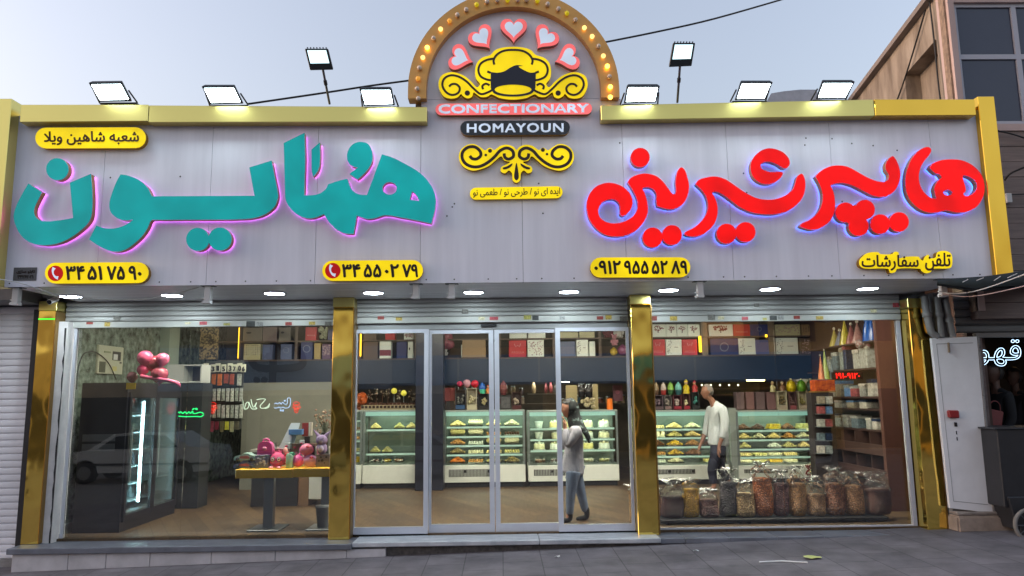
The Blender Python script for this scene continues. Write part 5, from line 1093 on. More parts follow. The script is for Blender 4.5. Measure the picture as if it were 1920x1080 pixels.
# pastry trays
PC = {'pale': (220, 196, 132), 'cream': (214, 206, 170), 'brown': (120, 76, 42), 'choc': (84, 50, 32), 'yellow': (206, 168, 30), 'green': (200, 188, 120), 'orange': (206, 120, 44), 'white': (214, 218, 206), 'tan': (188, 136, 76), 'mix': (150, 130, 80)}
M_tray = mat('dark_tray', (52, 50, 46), .4); M_trayw = mat('clear_tray', (166, 172, 166), .3)
ROWN = ['top shelf', 'second shelf', 'third shelf', 'fourth shelf', 'bottom deck', 'bottom deck']
ORD = ['first', 'second', 'third', 'fourth', 'fifth']
CN = {'A': 'the sparse case', 'B': 'the sliding-door pastry case', 'C': 'the iced cake case', 'D': 'the case behind the man', 'E': 'the brightest case', 'S': 'the narrow end case'}
def pastry(key, row, pos, n, kind, col, adj=None):
    X0, X1, yf, zs = CASES[key]; z = zs[row]+.001; wd = (X1-X0-.14)/n; cx = X0+.07+wd*(pos+.5); cy = yf+.3; w_ = wd*.42; d_ = .15
    rn = 'bottom deck' if row == len(zs)-1 else ROWN[row]
    dn = {'pale': 'pale cookies', 'cream': 'cream pastries', 'brown': 'brown cookies', 'choc': 'chocolate pieces', 'yellow': 'bright yellow sweets', 'green': 'pale green sweets', 'orange': 'orange pastries', 'white': 'white sweets', 'tan': 'golden tan cookies', 'mix': 'mixed nut sweets'}[col]
    m = mat('pastry_'+col, PC[col], .6, var=.25, vscale=25, bump=.3, bscale=40)
    lab = '%s %s of %s, %s, %s' % (ORD[pos], {'heap': 'heaped tray', 'log': 'cake roll tray', 'block': 'stacked tray', 'row': 'tray in rows', 'cake': 'round cake', 'tub': 'lidded tub', 'dome': 'clear domed pack'}[kind], dn, rn, CN[key])
    if kind == 'cake':
        lab = '%s small iced %s cake on the %s of %s' % (ORD[pos], col, rn, CN[key]); t = thing('iced_cake', lab, 'cake', (cx, cy, z), 'iced cakes in the case'); r = min(w_*.8, .11)
        mb = MB(); mb.lathe((cx, cy, z), [(r*1.15, 0), (r*1.15, .008), (r*1.02, .01)], 16); mb.build('board', M_trayw, t)
        mb = MB(); mb.lathe((cx, cy, z+.0105), [(r, 0), (r, .085), (r*.93, .095), (.001, .097)], 16); mb.build('sponge', m, t)
        mb = MB()
        for k in range(7): a = k*.9; mb.ball((cx+r*.7*math.cos(a), cy+r*.7*math.sin(a), z+.115), .019, 6, 4)
        mb.ball((cx, cy, z+.12), .03, 8, 6); mb.build('icing', mat('pastry_'+('white' if col != 'white' else 'cream'), PC['white' if col != 'white' else 'cream'], .6), t); return
    if kind == 'tub':
        t = thing('dessert_tub', lab, 'tub', (cx, cy, z), 'dessert tubs'); r = min(w_*.8, .075)
        mb = MB(); mb.lathe((cx, cy, z), [(r*.8, 0), (r, .11)], 16); mb.build('cup', m, t); mb = MB(); mb.lathe((cx, cy, z+.1105), [(r*1.06, 0), (r*1.06, .012), (.001, .014)], 16); mb.build('lid', M_trayw, t); return
    t = thing('pastry_tray', lab, 'pastry tray', (cx, cy, z), 'trays of pastries in the cases')
    mb = MB(); mb.hexa([(cx-w_, cy-d_, z+.014), (cx+w_, cy-d_, z+.014), (cx+w_*.94, cy-d_*.9, z), (cx-w_*.94, cy-d_*.9, z), (cx-w_, cy+d_, z+.014), (cx+w_, cy+d_, z+.014), (cx+w_*.94, cy+d_*.9, z), (cx-w_*.94, cy+d_*.9, z)]); mb.build('tray', M_trayw if kind in ('row', 'block', 'dome') else M_tray, t)
    mb = MB(); z += .016
    if kind == 'heap':
        for lv in range(4):
            q = 1-lv*.26; k = int(11*q)
            for i in range(k): mb.ball((cx+(i-(k-1)/2)/max(1, k)*w_*1.9*q, cy+R_.uniform(-.4, .1)*d_*q-.03, z+.014+lv*.022), (w_*.13, .03, .02), 7, 5, jit=.15)
            for i in range(k): mb.ball((cx+(i-(k-1)/2)/max(1, k)*w_*1.9*q, cy+R_.uniform(.1, .7)*d_*q, z+.014+lv*.022), (w_*.13, .03, .02), 6, 4, jit=.15)
    elif kind == 'log':
        mb.tube([(cx-w_*.95, cy, z+.045), (cx-w_*.85, cy, z+.05), (cx+w_*.85, cy, z+.05), (cx+w_*.95, cy, z+.045)], [.02, .048, .048, .02], 12)
        for k in range(6): mb.ball((cx-w_*.8+k*w_*.32, cy-.02, z+.1), .014, 6, 4)
    elif kind == 'block':
        for lv in range(2):
            for i in range(3): mb.box(cx-w_*.9+i*w_*.62+lv*.02, cx-w_*.34+i*w_*.62, cy-d_*.8, cy+d_*.6, z+lv*.045, z+lv*.045+.042)
    elif kind == 'row':
        for j in range(3):
            for i in range(6): mb.lathe((cx-w_*.82+i*w_*.33, cy-d_*.6+j*d_*.55, z), [(w_*.13, 0), (w_*.15, .03), (w_*.1, .045), (.001, .05)], 8)
    elif kind == 'dome':
        for k in range(9): mb.ball((cx+R_.uniform(-.6, .6)*w_, cy+R_.uniform(-.5, .5)*d_, z+.025), (.035, .035, .028), 7, 5)
    mb.build('pastry_heap' if kind == 'heap' else 'pastry', m, t)
    if kind == 'dome':
        mb = MB(); mb.hexa([(cx-w_*.6, cy-d_*.5, z+.1), (cx+w_*.6, cy-d_*.5, z+.1), (cx+w_*.98, cy-d_*.95, z), (cx-w_*.98, cy-d_*.95, z), (cx-w_*.6, cy+d_*.5, z+.1), (cx+w_*.6, cy+d_*.5, z+.1), (cx+w_*.98, cy+d_*.95, z), (cx-w_*.98, cy+d_*.95, z)]); mb.build('clear_lid', G_case, t)
LAY = {'A': [[('heap','pale'),None,('heap','green'),('heap','pale')], [('heap','green'),('heap','green'),None,None], [('dome','choc'),('dome','yellow'),('dome','brown'),None]],
 'S': [[None], [('row','brown')], [('row','tan')], [('row','green')], [('block','yellow')]],
 'B': [[('heap','pale'),('log','cream'),('heap','pale'),('heap','cream')], [('log','green'),('log','cream'),('row','tan'),('row','choc')], [('heap','tan'),('row','white'),('log','pale'),('log','cream')], [('heap','mix'),('row','cream'),('row','pale'),('row','green')], [('heap','orange'),('row','tan'),('heap','green'),('heap','mix')]],
 'C': [[('tub','white'),('cake','pale'),('cake','pale'),('cake','cream'),('cake','white')], [('tub','white'),('tub','cream'),('tub','green'),('cake','white'),('cake','cream')], [('cake','cream'),('cake','white'),('cake','pale'),('cake','green'),('cake','white')], [('dome','brown'),('dome','choc'),None,('dome','cream'),('dome','green')]],
 'D': [[('row','pale'),('heap','pale'),('heap','cream'),None], [('block','cream'),('heap','green'),('heap','pale'),('heap','tan')], [('heap','brown'),('heap','yellow'),('heap','tan'),('heap','choc')], [('row','tan'),('heap','yellow'),('heap','brown'),None], [('row','white'),('heap','cream'),None,('row','green')]],
 'E': [[('heap','brown'),('heap','choc'),('block','yellow'),('heap','brown'),('block','green')], [('heap','pale'),('heap','cream'),('heap','pale'),('heap','tan'),('heap','cream')], [('heap','green'),None,('heap','white'),('heap','green'),('heap','pale')], [('row','pale'),('row','green'),('row','cream'),('row','pale'),None], [('row','cream'),('row','green'),('row','yellow'),('row','cream'),None]]}
for key, rows in LAY.items():
    for r, row in enumerate(rows):
        for k, it in enumerate(row):
            if it: pastry(key, r, k, len(row), *it)
# ------------------------------------------------------------------ goods standing on the cases
ZT = lambda px: P(px, 769, 13.75).z+.001
def on_top(px, Y=14.0): q = P(px, 769, Y); return Vector((q.x, Y, ZT(px)))
def flowerbox(x0, y0, x1, y1, lab, col, base, bloom):
    Y = 13.95; q0 = P(x0, y0, Y); q1 = P(x1, y1, Y); z0 = ZT(x0) if y1 > 760 else q1.z; t = thing('flower_box', lab, 'flower box', ((q0.x+q1.x)/2, Y, z0), 'boxed flowers on the cases'); h = q0.z-z0; wd = q1.x-q0.x
    m = mat('frame_%d_%d_%d' % col, col, .4); mb = MB(); d = .14; f = .012
    for a, b, c_, e in ((q0.x, q0.x+f, z0, q0.z), (q1.x-f, q1.x, z0, q0.z), (q0.x+f, q1.x-f, q0.z-f, q0.z), (q0.x+f, q1.x-f, z0, z0+f)): mb.box(a, b, Y, Y+d, c_, e)
    mb.box(q0.x+f, q1.x-f, Y+d-.01, Y+d, z0+f, q0.z-f); mb.build('frame', m, t)
    mb = MB(); mb.box(q0.x+f, q1.x-f, Y+.01, Y+d-.011, z0+f, z0+h*.24); mb.build('base_block', mat('base_%d_%d_%d' % base, base, .4), t)
    mb = MB()
    for k in range(9): mb.ball((R_.uniform(q0.x+.04, q1.x-.04), Y+.06, z0+h*R_.uniform(.34, .68)), R_.uniform(.018, .032), 7, 5, jit=.2)
    mb.build('bloom', mat('bloom_%d_%d_%d' % bloom, bloom, .8, var=.4, vscale=40), t)
for a in ((853,731,873,768,'flower box with a blue base beneath the pink balloons',(52,50,54),(54,88,130),(110,110,104)), (875,728,894,768,'cream framed flower box with pale roses beneath the red balloon',(176,168,146),(186,178,150),(206,196,160)), (896,738,915,768,'black flower box under the green pot behind the first sliding door',(30,28,30),(28,26,26),(190,176,130)),
          (960,735,978,768,'brown flower box with pale blooms behind the second sliding door',(70,44,40),(80,34,34),(176,160,140)),
          (1225,741,1244,769,'mauve flower box touching the third gold pillar',(88,72,80),(80,60,64),(110,90,100)),(1246,741,1260,769,'grey flower box, second from the third gold pillar',(104,94,92),(128,100,98),(150,140,130)),(1262,741,1279,769,'red flower box with white blooms between the wrapped baskets and the man',(96,40,50),(140,34,50),(196,180,170)),(1281,738,1295,769,'flower box of cream roses on a red base under the yellow figurine',(84,44,44),(150,34,50),(214,206,160)),(1297,735,1312,769,'dark flower box with aqua blooms beside the man',(36,40,40),(36,40,40),(70,136,126)),
          (1458,733,1477,768,'cream framed flower box between the mauve cartons and the brown box',(188,178,150),(176,160,140),(120,104,70)),(1479,735,1495,768,'brown pink flower box between two cream framed ones',(100,72,70),(150,80,84),(130,100,96)),(1497,733,1516,768,'cream framed flower box below the green egg-shaped parcel',(188,178,150),(176,160,140),(150,140,80))): flowerbox(*a)
def balloon(lab, px, py, Y, r, col, grp, tie=True):
    q = P(px, py, Y); t = thing('balloon', lab, 'balloon', q, grp); mb = MB(); m = mat('latex_%d_%d_%d' % col, col, .18, coat=.3, var=.06)
    mb.lathe((q.x, q.y, q.z), [(.001, -1.12*r), (.28*r, -1.0*r), (.62*r, -.72*r), (.92*r, -.3*r), (1.0*r, .1*r), (.9*r, .5*r), (.6*r, .84*r), (.3*r, .97*r), (.001, r)], 20); mb.build('skin', m, t)
    mb = MB(); mb.cone((q.x, q.y, q.z-1.22*r), (q.x, q.y, q.z-1.1*r), .14*r, 8); mb.build('knot', m, t)
for a in ((862, 720, 'small pink balloon first on the flower boxes behind the sliding door', .055, (214, 60, 96)), (875.5, 719, 'pale pink balloon between a pink and a red one on the flower boxes', .075, (206, 150, 160)), (890.5, 720, 'shiny red balloon on the flower boxes behind the sliding door', .075, (206, 30, 40))): balloon(a[2], a[0], a[1], 13.98, a[3], a[4], 'balloons on the flower boxes')
def parcel(lab, x0, y0, x1, y1, col, col2, Y=14.0, name='wrapped_basket', base=True):
    q0 = P(x0, y0, Y); q1 = P(x1, y1, Y); r = (q1.x-q0.x)/2; cx = (q0.x+q1.x)/2; z0 = q1.z; h = q0.z-z0; t = thing(name, lab, 'gift basket', (cx, Y, z0), 'wrapped gift baskets')
    mb = MB(); mb.lathe((cx, Y, z0), [(r*.7, 0), (r*.95, h*.3), (r, h*.38)], 14); mb.build('basket', mat('bask_%d_%d_%d' % col2, col2, .6), t)
    mb = MB(); mb.lathe((cx, Y, z0+h*.381), [(r*.98, 0), (r, h*.15), (r*.75, h*.42), (r*.22, h*.56), (r*.4, h*.62)], 14); o = mb.build('wrapping', mat('wrap_%d_%d_%d' % col, col, .2, var=.4, vscale=25, bump=.8, bscale=22, bdist=.03), t)
parcel('beige wrapped basket closest to the third gold pillar', 1225, 717, 1236, 740, (150, 130, 100), (96, 70, 50)); parcel('red based basket with white wrapping by the green baskets', 1238, 717, 1250, 740, (196, 180, 170), (150, 40, 36)); parcel('leaf green wrapped basket on the flower boxes', 1251, 716, 1264, 740, (130, 176, 70), (50, 90, 50)); parcel('aqua wrapped basket next to the leaf green one', 1265, 716, 1279, 740, (120, 190, 180), (40, 90, 96))
parcel('green tin pot with a blue wrapping beside the red balloon', 898, 717, 911, 738, (40, 100, 190), (70, 190, 150), name='gift_pot')
def figurine(lab, px, yb, yt, col, col2, Y=14.0):
    q = P(px, yb, Y); h = P(px, yt, Y).z-q.z; t = thing('figurine', lab, 'figurine', q, 'figurines on the cases'); m1 = mat('fig_%d_%d_%d' % col, col, .35); mb = MB()
    mb.lathe(q, [(h*.26, 0), (h*.24, h*.1), (h*.17, h*.4), (h*.12, h*.58), (h*.05, h*.64)], 12)
    for s_ in (-1, 1): mb.tube([q+Vector((s_*h*.12, 0, h*.55)), q+Vector((s_*h*.22, -h*.05, h*.38)), q+Vector((s_*h*.14, -h*.12, h*.28))], h*.045, 6)
    mb.build('body', m1, t); mb = MB(); mb.ball(q+Vector((0, 0, h*.76)), (h*.13, h*.13, h*.15), 10, 8); mb.build('head', mat('fig_skin', (206, 168, 130), .5), t)
    mb = MB(); mb.lathe(q+Vector((0, 0, h*.8)), [(h*.16, 0), (h*.15, h*.05), (h*.07, h*.14), (.001, h*.2)], 12); mb.build('hat', mat('fig_%d_%d_%d' % col2, col2, .4), t)
figurine('small yellow figurine on the cream rose box', 1287, 738, 711, (206, 180, 10), (220, 190, 20)); figurine('small red figurine on the aqua flower box', 1303, 735, 713, (170, 40, 44), (150, 30, 40)); figurine('cream owl-like figurine on the mauve cartons', 1449, 735, 714, (190, 178, 130), (170, 150, 100)); figurine('small brown figurine beside the yellow egg-shaped parcel', 1467, 733, 714, (130, 90, 66), (206, 186, 150)); figurine('small orange gnome beside the green tin pot', 915, 738, 721, (206, 120, 40), (170, 60, 30))
for px, col, lab in ((1484, (206, 180, 12), 'yellow egg-shaped foil parcel on the brown pink flower box'), (1503, (96, 150, 40), 'green egg-shaped foil parcel on the cream framed flower box'), (1521, (60, 84, 78), 'dark teal egg-shaped foil parcel next to the green one')):
    q = P(px, 734, 14.0); h = P(px, 711, 14.0).z-q.z; t = thing('foil_egg', lab, 'foil parcel', q, 'egg-shaped foil parcels'); mb = MB(); mb.lathe(q, [(.3*h, 0), (.38*h, .2*h), (.39*h, .42*h), (.3*h, .75*h), (.12*h, .93*h), (.001, .97*h)], 14); mb.build('foil', mat('foil_%d' % col[0], col, .2, metal=.3, bump=.6, bscale=25, bdist=.02), t)
    mb = MB(); mb.ball(q+Vector((0, 0, h)), (.1*h, .1*h, .07*h), 8, 5, jit=.3); mb.build('bow', mat('foil_bow', (206, 196, 150), .3), t)
for k, (x0, x1) in enumerate(((1380, 1397), (1398, 1416), (1417, 1436), (1437, 1456))):
    mb = MB(); a = P(x0, 735, 14.02); b = P(x1, 769, 14.02); mb.box(a.x+.004, b.x-.004, 14.02, 14.2, ZT(x0), a.z); t = mb.build('carton', mat('mauve_carton_%d' % (k % 2), (110+k % 2*12, 88, 88), .5, var=.2, vscale=5), label=['mauve carton first after the white ribbed post', 'mauve carton second after the white ribbed post', 'mauve carton third after the white ribbed post', 'mauve carton under the cream owl-like figurine'][k], cat='carton', group='mauve cartons on the brightest case', bevel=.006)
# chocolate display on the sparse case
mb = MB(); a = P(677, 757, 13.9); b = P(788, 769, 13.9); t = thing('chocolate_display', 'long cream display box of dark chocolates on the sparse case', 'display box', ((a.x+b.x)/2, 13.9, ZT(700)))
mb.box(a.x, b.x, 13.9, 14.2, ZT(700), a.z-.03); mb.build('box', mat('cream_card', (170, 156, 124), .5, var=.1), t)
mb = MB()
for k in range(16): x = a.x+.03+k*(b.x-a.x-.06)/15; mb.box(x-.024, x+.024, 13.885, 13.899, ZT(700)+.03, ZT(700)+.075)
mb.build('chocolate_label', mat('choc_label', (58, 40, 30), .4, var=.6, vscale=40), t)
mb = MB()
for k in range(15): x = a.x+.05+k*(b.x-a.x-.1)/14; mb.box(x-.03, x+.03, 13.93, 14.05, a.z-.029, a.z+R_.uniform(-.005, .025))
mb.build('chocolate', mat('pastry_choc', PC['choc'], .4), t)
for k, px in enumerate((694, 705, 716, 727, 748, 768, 778, 786)):
    q = P(px, 757, 14.08); h = R_.uniform(.17, .27); t = thing('chocolate_flower', 'chocolate flower stem on the long display box, %s from the orange bag' % ['first', 'second', 'third', 'fourth', 'fifth', 'sixth', 'seventh', 'eighth'][k], 'chocolate', q, 'chocolate flowers on the display box')
    mb = MB(); mb.tube([q+Vector((0, 0, -.03)), q+Vector((.01, 0, h))], .007, 6); mb.build('stem', mat('pastry_choc', PC['choc'], .4), t)
    mb = MB()
    for j in range(8): mb.ball(q+Vector((R_.uniform(-.035, .035), R_.uniform(-.03, .03), h*R_.uniform(.35, 1.1))), R_.uniform(.012, .024), 6, 4, jit=.2)
    mb.build('petal', mat('choc_bloom_%d' % (k % 3), [(120, 104, 84), (160, 150, 130), (96, 80, 60)][k % 3], .6, var=.5, vscale=30), t)
for px, py, lab in ((739, 733, 'pale yellow ball light among the chocolate flowers'), (757, 737, 'bright yellow ball light among the chocolate flowers')):
    q = P(px, py, 14.0); t = thing('ball_light', lab, 'ball light', q, 'yellow balls on the display box'); mb = MB(); mb.ball(q, .055, 14, 10); mb.build('ball', mat('yellow_ball', (220, 210, 90), .3, emit=(220, 206, 60), es=.4), t); mb = MB(); mb.tube([q+Vector((0, 0, -.05)), Vector((q.x, q.y, ZT(px)+.12))], .006, 6); mb.build('stick', M_edge, t)
t = lumps('orange_bag', 'crumpled orange bag at the end of the case by the second gold pillar', 'bag', (664, 738, 688, 769), 13.95, mat('orange_bag', (176, 82, 30), .35, var=.4, vscale=12), 9, .075, 'bag', jit=.25)
t = thing('gift_box', 'red box propped above the case behind the first sliding door', 'gift box', P(840, 752, 14.1)); mb = MB(); pbox(mb, 827, 727, 853, 752, 14.1, .14); mb.build('box', mat('card_red2', (140, 50, 50), .5, var=.1), t, bevel=.006); mb = MB(); q = P(846, 752, 14.15); mb.box(q.x-.09, q.x+.05, 14.15, 14.25, ZT(840), q.z-.002); mb.build('stand', M_blkink, t)
t = thing('picture_frame', 'dark grey framed picture behind the second sliding door', 'picture', P(948, 768, 14.0)); mb = MB(); pbox(mb, 938, 741, 958, 768, 14.0, .05); mb.build('frame', mat('dark_frame', (40, 38, 40), .5), t); mb = MB(); pbox(mb, 940, 744, 956, 765, 13.997, .002); mb.build('picture', mat('dim_picture', (84, 82, 84), .4, var=.5, vscale=14), t)
parcel('reddish wrapped basket above the dark framed picture', 937, 714, 951, 740, (140, 80, 80), (96, 40, 44))
# goods behind the woman
t = thing('wall_shelf', 'narrow pale wall shelf on the dim back wall behind the sliding doors', 'shelf', P(1010, 739, 15.8)); mb = MB(); pbox(mb, 990, 737, 1046, 740, 15.6, .3); mb.build('board', mat('pale_board', (150, 140, 122), .5), t); mb = MB(); pbox(mb, 990, 756, 1046, 758, 15.6, .3); mb.build('board', mat('pale_board', (150, 140, 122), .5), t)
for k, (px, h, r, col) in enumerate(((1001, .24, .05, (150, 130, 100)), (1024, .2, .04, (96, 40, 44)), (1033, .22, .045, (110, 48, 50)), (1041, .18, .04, (60, 56, 54)))):
    q = P(px, 737, 15.7); t = thing('vase', ['beige', 'first dark red', 'second dark red', 'small dark grey'][k]+' vase on the narrow pale wall shelf', 'vase', q, 'vases on the wall shelf'); mb = MB(); mb.lathe(q, [(r*.7, 0), (r, h*.3), (r*.8, h*.7), (r*.45, h*.85), (r*.6, h)], 12); mb.build('vase', mat('vase_%d' % col[0], col, .3), t)
for k, (px, lab) in enumerate(((1091, 'dark glass jar with bright highlights nearest the headscarf'), (1105, 'dark glass jar beside the cream slatted tower'))):
    q = on_top(px, 14.2); q.z = P(px, 745, 14.2).z; t = thing('glass_jar', lab, 'jar', q, 'dark glass jars behind the woman'); mb = MB(); mb.lathe(q, [(.06, 0), (.07, .06), (.07, .17), (.045, .21), (.045, .24)], 14); mb.build('jar', mat('dark_jar', (38, 36, 38), .06), t); mb = MB(); mb.lathe(q+Vector((0, 0, .2405)), [(.05, 0), (.05, .02), (.001, .021)], 12); mb.build('lid', M_edge, t)
for k, (x0, x1, y0, lab) in enumerate(((1062, 1082, 722, 'stack of cream slats behind the headscarf'), (1112, 1121, 720, 'slim cream slatted tower beside the dark glass jar'))):
    a = P(x0, 768, 14.25); b = P(x1, y0, 14.25); t = thing('slatted_stand', lab, 'stand', ((a.x+b.x)/2, 14.25, ZT(x0)), 'cream slatted stands'); mb = MB(); z = ZT(x0)
    while z < b.z-.02: mb.box(a.x, b.x, 14.25, 14.35, z, z+.02); z += .028
    mb.box(a.x+.01, b.x-.01, 14.27, 14.33, ZT(x0), b.z); mb.build('slats', mat('cream_slats', (196, 178, 130), .5), t)
lumps('flower_bunch', 'pale flower bunch on the case between the headscarf and the orange lantern', 'flowers', (1086, 745, 1118, 766), 14.0, mat('pale_blooms', (190, 176, 140), .8, var=.5, vscale=30), 22, .035, 'bloom')
q = on_top(1143.5); t = thing('lantern', 'glowing orange copper lantern on the cake case end', 'lantern', q); mb = MB(); mb.lathe(q, [(.055, 0), (.055, .1), (.05, .2)], 16); mb.build('body', mat('orange_lantern', (206, 104, 40), .3, metal=.4, emit=(255, 130, 40), es=.35), t); mb = MB(); mb.lathe(q+Vector((0, 0, .2005)), [(.055, 0), (.05, .02), (.001, .03)], 16); mb.build('cap', mat('copper', (190, 110, 60), .3, metal=.9), t)
t = thing('poster', 'pink and grey card with a round flower hung beyond the orange lantern', 'poster', P(1158, 752, 14.9)); mb = MB(); pbox(mb, 1150, 722, 1167, 752, 14.9, .02); mb.build('card', mat('pink_card', (128, 70, 84), .5, var=.25, vscale=8), t); mb = MB(); mb.prism([circle(1158, 735, 4)], lambda a, b: P(a, b, 14.892), lambda a, b: P(a, b, 14.899)); mb.build('flower_print', mat('rose_print', (170, 90, 110), .5), t)
# dark blue column
c = PZ(806, 921, 0); cx = P(808, 850, 13.4).x; mb = MB(); mb.box(cx-.28, cx+.22, 13.38, 13.74, .001, 3.195); mb.build('column', mat('dark_blue_column', (34, 36, 48), .3, var=.1), label='dark blue square column between the sparse case and the sliding-door pastry case', cat='column', bevel=.01)
# back room lamps
for k, (x0, x1, py, Y, lab) in enumerate(((994, 1068, 714, 15.6, 'long bright fluorescent lamp in the back room above the woman'), (724, 752, 715, 15.4, 'bent bright fluorescent lamp in the back room above the sparse case'), (888, 912, 711.5, 15.4, 'short bright lamp in the back room above the red balloon'), (784, 791, 720, 15.4, 'tiny bright lamp in the back room next to the dark blue column'), (1103, 1116, 711, 15.2, 'small cone-shaped bright lamp in the back room past the headscarf'), (1281, 1291, 709, 15.2, 'small bright lamp in the back room above the yellow figurine'), (1400, 1433, 712, 15.6, 'yellowish lamp in the back room above the mauve cartons'), (1466, 1474, 707.5, 15.2, 'tiny bright lamp in the back room over the yellow egg-shaped parcel'))):
    a = P(x0, py, Y); b = P(x1, py-(1 if k == 1 else 0), Y); t = thing('back_room_lamp', lab, 'lamp', (a+b)/2, 'lamps of the back room'); mb = MB(); mb.tube([a, b], .026, 8); mb.build('lamp', glow('backroom_lamp' if k != 6 else 'backroom_warm', (255, 250, 236) if k != 6 else (240, 220, 120), 26.0), t)
    mb = MB(); mb.box(min(a.x, b.x)-.02, max(a.x, b.x)+.02, Y-.03, Y+.06, a.z+.028, a.z+.05); mb.build('cover', M_white, t)
mb = MB(); rz = z_bot+.05; mb.box(-5.4, 5.96, YB+.47, 17.19, rz+.13, rz+.17); mb.build('lower_ceiling', mat('brown_lower_ceiling', (84, 72, 62), .7), shop)
for k in range(5):
    q = P(1316+k*17, 722, 15.9); mb = MB(); mb.ball(q, .02, 8, 6); mb.build('bead_light', glow('backroom_warm2', (255, 236, 190), 3), label='%s bead light of the row behind the man' % ORD[k], cat='light', group='row of bead lights')
mb = MB(); pbox(mb, 1310, 738, 1460, 742, 16.0, .4); pbox(mb, 1310, 727, 1460, 728.5, 16.0, .4); mb.build('back_shelf', mat('mauve_shelf', (110, 84, 84), .6), label='dim mauve shelf on the back wall behind the man', cat='shelf')

# dim rows of jars and tins at the back, glimpsed over the cases
GC = [(120, 70, 60), (150, 130, 96), (84, 96, 70), (170, 150, 110), (70, 60, 66), (150, 60, 60), (176, 160, 140), (60, 84, 96)]
for row, (py, Y) in enumerate(((757, 15.64), (738, 15.64))):
    for k, px in enumerate(list(range(838, 985, 14)) + list(range(1056, 1170, 14)) if row == 0 else list(range(842, 985, 15))):
        q = P(px, py, Y); h = R_.uniform(.11, .2); r = R_.uniform(.04, .06); c_ = GC[(k*3+row) % 8]
        t = thing('storage_jar', '%s jar, place %d of the %s dim row behind the cases' % (['brick red', 'beige', 'moss green', 'tan', 'plum', 'red', 'cream', 'teal grey'][(k*3+row) % 8], k+1, ['lower', 'upper'][row]), 'jar', q, 'dim jars behind the cases')
        mb = MB(); mb.lathe(q, [(r, 0), (r, h*.7), (r*.8, h*.82)], 12); mb.build('jar', mat('jar_%d_%d' % (c_[0], c_[2]), c_, .25, var=.4, vscale=20), t); mb = MB(); mb.lathe(q+Vector((0, 0, h*.821)), [(r*.85, 0), (r*.85, h*.14), (.001, h*.15)], 12); mb.build('lid', M_edge, t)
for py in (758.5, 739.5):
    mb = MB(); pbox(mb, 826, py-1, 986 if py < 750 else 1172, py+.5, 15.55, .3); mb.build('back_shelf', mat('dim_board', (96, 82, 70), .6), label='dim brown %s shelf board of jars behind the sliding-door case' % ('upper' if py < 750 else 'lower'), cat='shelf')
# ================================================================== LEFT BAY: FRIDGE, BALLOONS, PARTY GOODS, TOY TABLE
mb = MB(); mb.box(-5.859, -5.5, 9.43, 9.6, 0.001, 3.18); mb.build('pilaster', mat('white_pilaster', (214, 216, 214), .5, var=.1, vscale=3), shop)
mb = MB(); mb.box(-5.859, -5.7, 12.8, 13.2, 0.001, 3.18); mb.build('pale_column', mat('pale_green_column', (150, 164, 148), .5), shop)
# electrical panel on the marble wall
a = PX(178, 700, -5.855); b = PX(228, 652, -5.855); t = thing('electrical_panel', 'beige electrical panel box on the green marble wall', 'electrical panel', a)
mb = MB(); mb.box(-5.859, -5.82, a.y, b.y, a.z, b.z); mb.build('box', mat('beige_metal', (168, 172, 152), .5), t, bevel=.004)
L_ = lambda u, v: (a.y+(b.y-a.y)*u, a.z+(b.z-a.z)*v)
for nm, u0, u1, v0, v1, col in (('window', .55, .88, .5, .82, (40, 44, 44)), ('meter', .57, .74, .52, .72, (190, 194, 190)), ('vent', .05, .28, .04, .42, (70, 76, 62)), ('warning_label', .58, .74, .12, .28, (176, 170, 110)), ('latch', .86, .93, .4, .46, (50, 52, 50)), ('name_label', .2, .46, .74, .8, (120, 130, 100))):
    p, q = L_(u0, v0), L_(u1, v1); k = .004 if nm == 'meter' else .0; mb = MB(); mb.box(-5.8195, -5.814+k, p[0], q[0], p[1], q[1]); mb.build(nm, mat('ep_'+nm, col, .5), t)
cable('thin black lead arching over the electrical panel on the marble wall', [PX(143,730,-5.7), PX(147,690,-5.75), PX(158,663,-5.8), PX(180,661,-5.8), PX(203,680,-5.8), PX(218,712,-5.8)], .008, M_cab, 'lead')
mb = MB(); q = PX(150, 640, -5.83); mb.box(-5.82, -5.75, 9.75, 9.95, q.z-.3, q.z+.3); mb.build('dark_cable_duct', M_fl, label='dark vertical cable duct in the corner of the marble wall by the ceiling', cat='duct')
# fridge
FX0, FX1, FY0, FY1, FZ = -5.36, -4.78, 9.62, 11.2, P(275, 717, 9.65).z
M_fr = mat('black_fridge', (30, 32, 42), .35, var=.08); fr = thing('display_fridge', 'tall black display fridge with a vertical light tube beside the marble wall', 'fridge', (-5.1, 10.4, 0))
mb = MB(); mb.box(FX0, FX1, FY0, FY0+.05, .001, FZ); mb.box(FX0, FX1, FY1-.05, FY1, .001, FZ); mb.box(FX0, FX0+.04, FY0+.05, FY1-.05, .001, FZ); mb.box(FX0+.04, FX1, FY0+.05, FY1-.05, .001, .2); mb.box(FX0+.04, FX1, FY0+.05, FY1-.05, FZ-.14, FZ); mb.build('cabinet', M_fr, fr)
mb = MB(); mb.box(FX0+.041, FX0+.05, FY0+.056, FY1-.056, .201, FZ-.141); mb.box(FX0+.051, FX1-.03, FY1-.055, FY1-.051, .201, FZ-.141); mb.box(FX0+.051, FX1-.03, FY0+.051, FY0+.055, .201, FZ-.141); mb.box(FX0+.051, FX1-.03, FY0+.056, FY1-.056, .201, .206); mb.box(FX0+.051, FX1-.03, FY0+.056, FY1-.056, FZ-.146, FZ-.141); mb.build('inner_liner', mat('fridge_liner', (206, 222, 230), .4), fr)
for k in range(6):
    z = .32+k*.22; mb = MB(); mb.box(FX0+.051, FX1-.09, FY0+.057, FY1-.057, z, z+.012); mb.build('rack', mat('fridge_rack', (196, 214, 220), .3), fr)
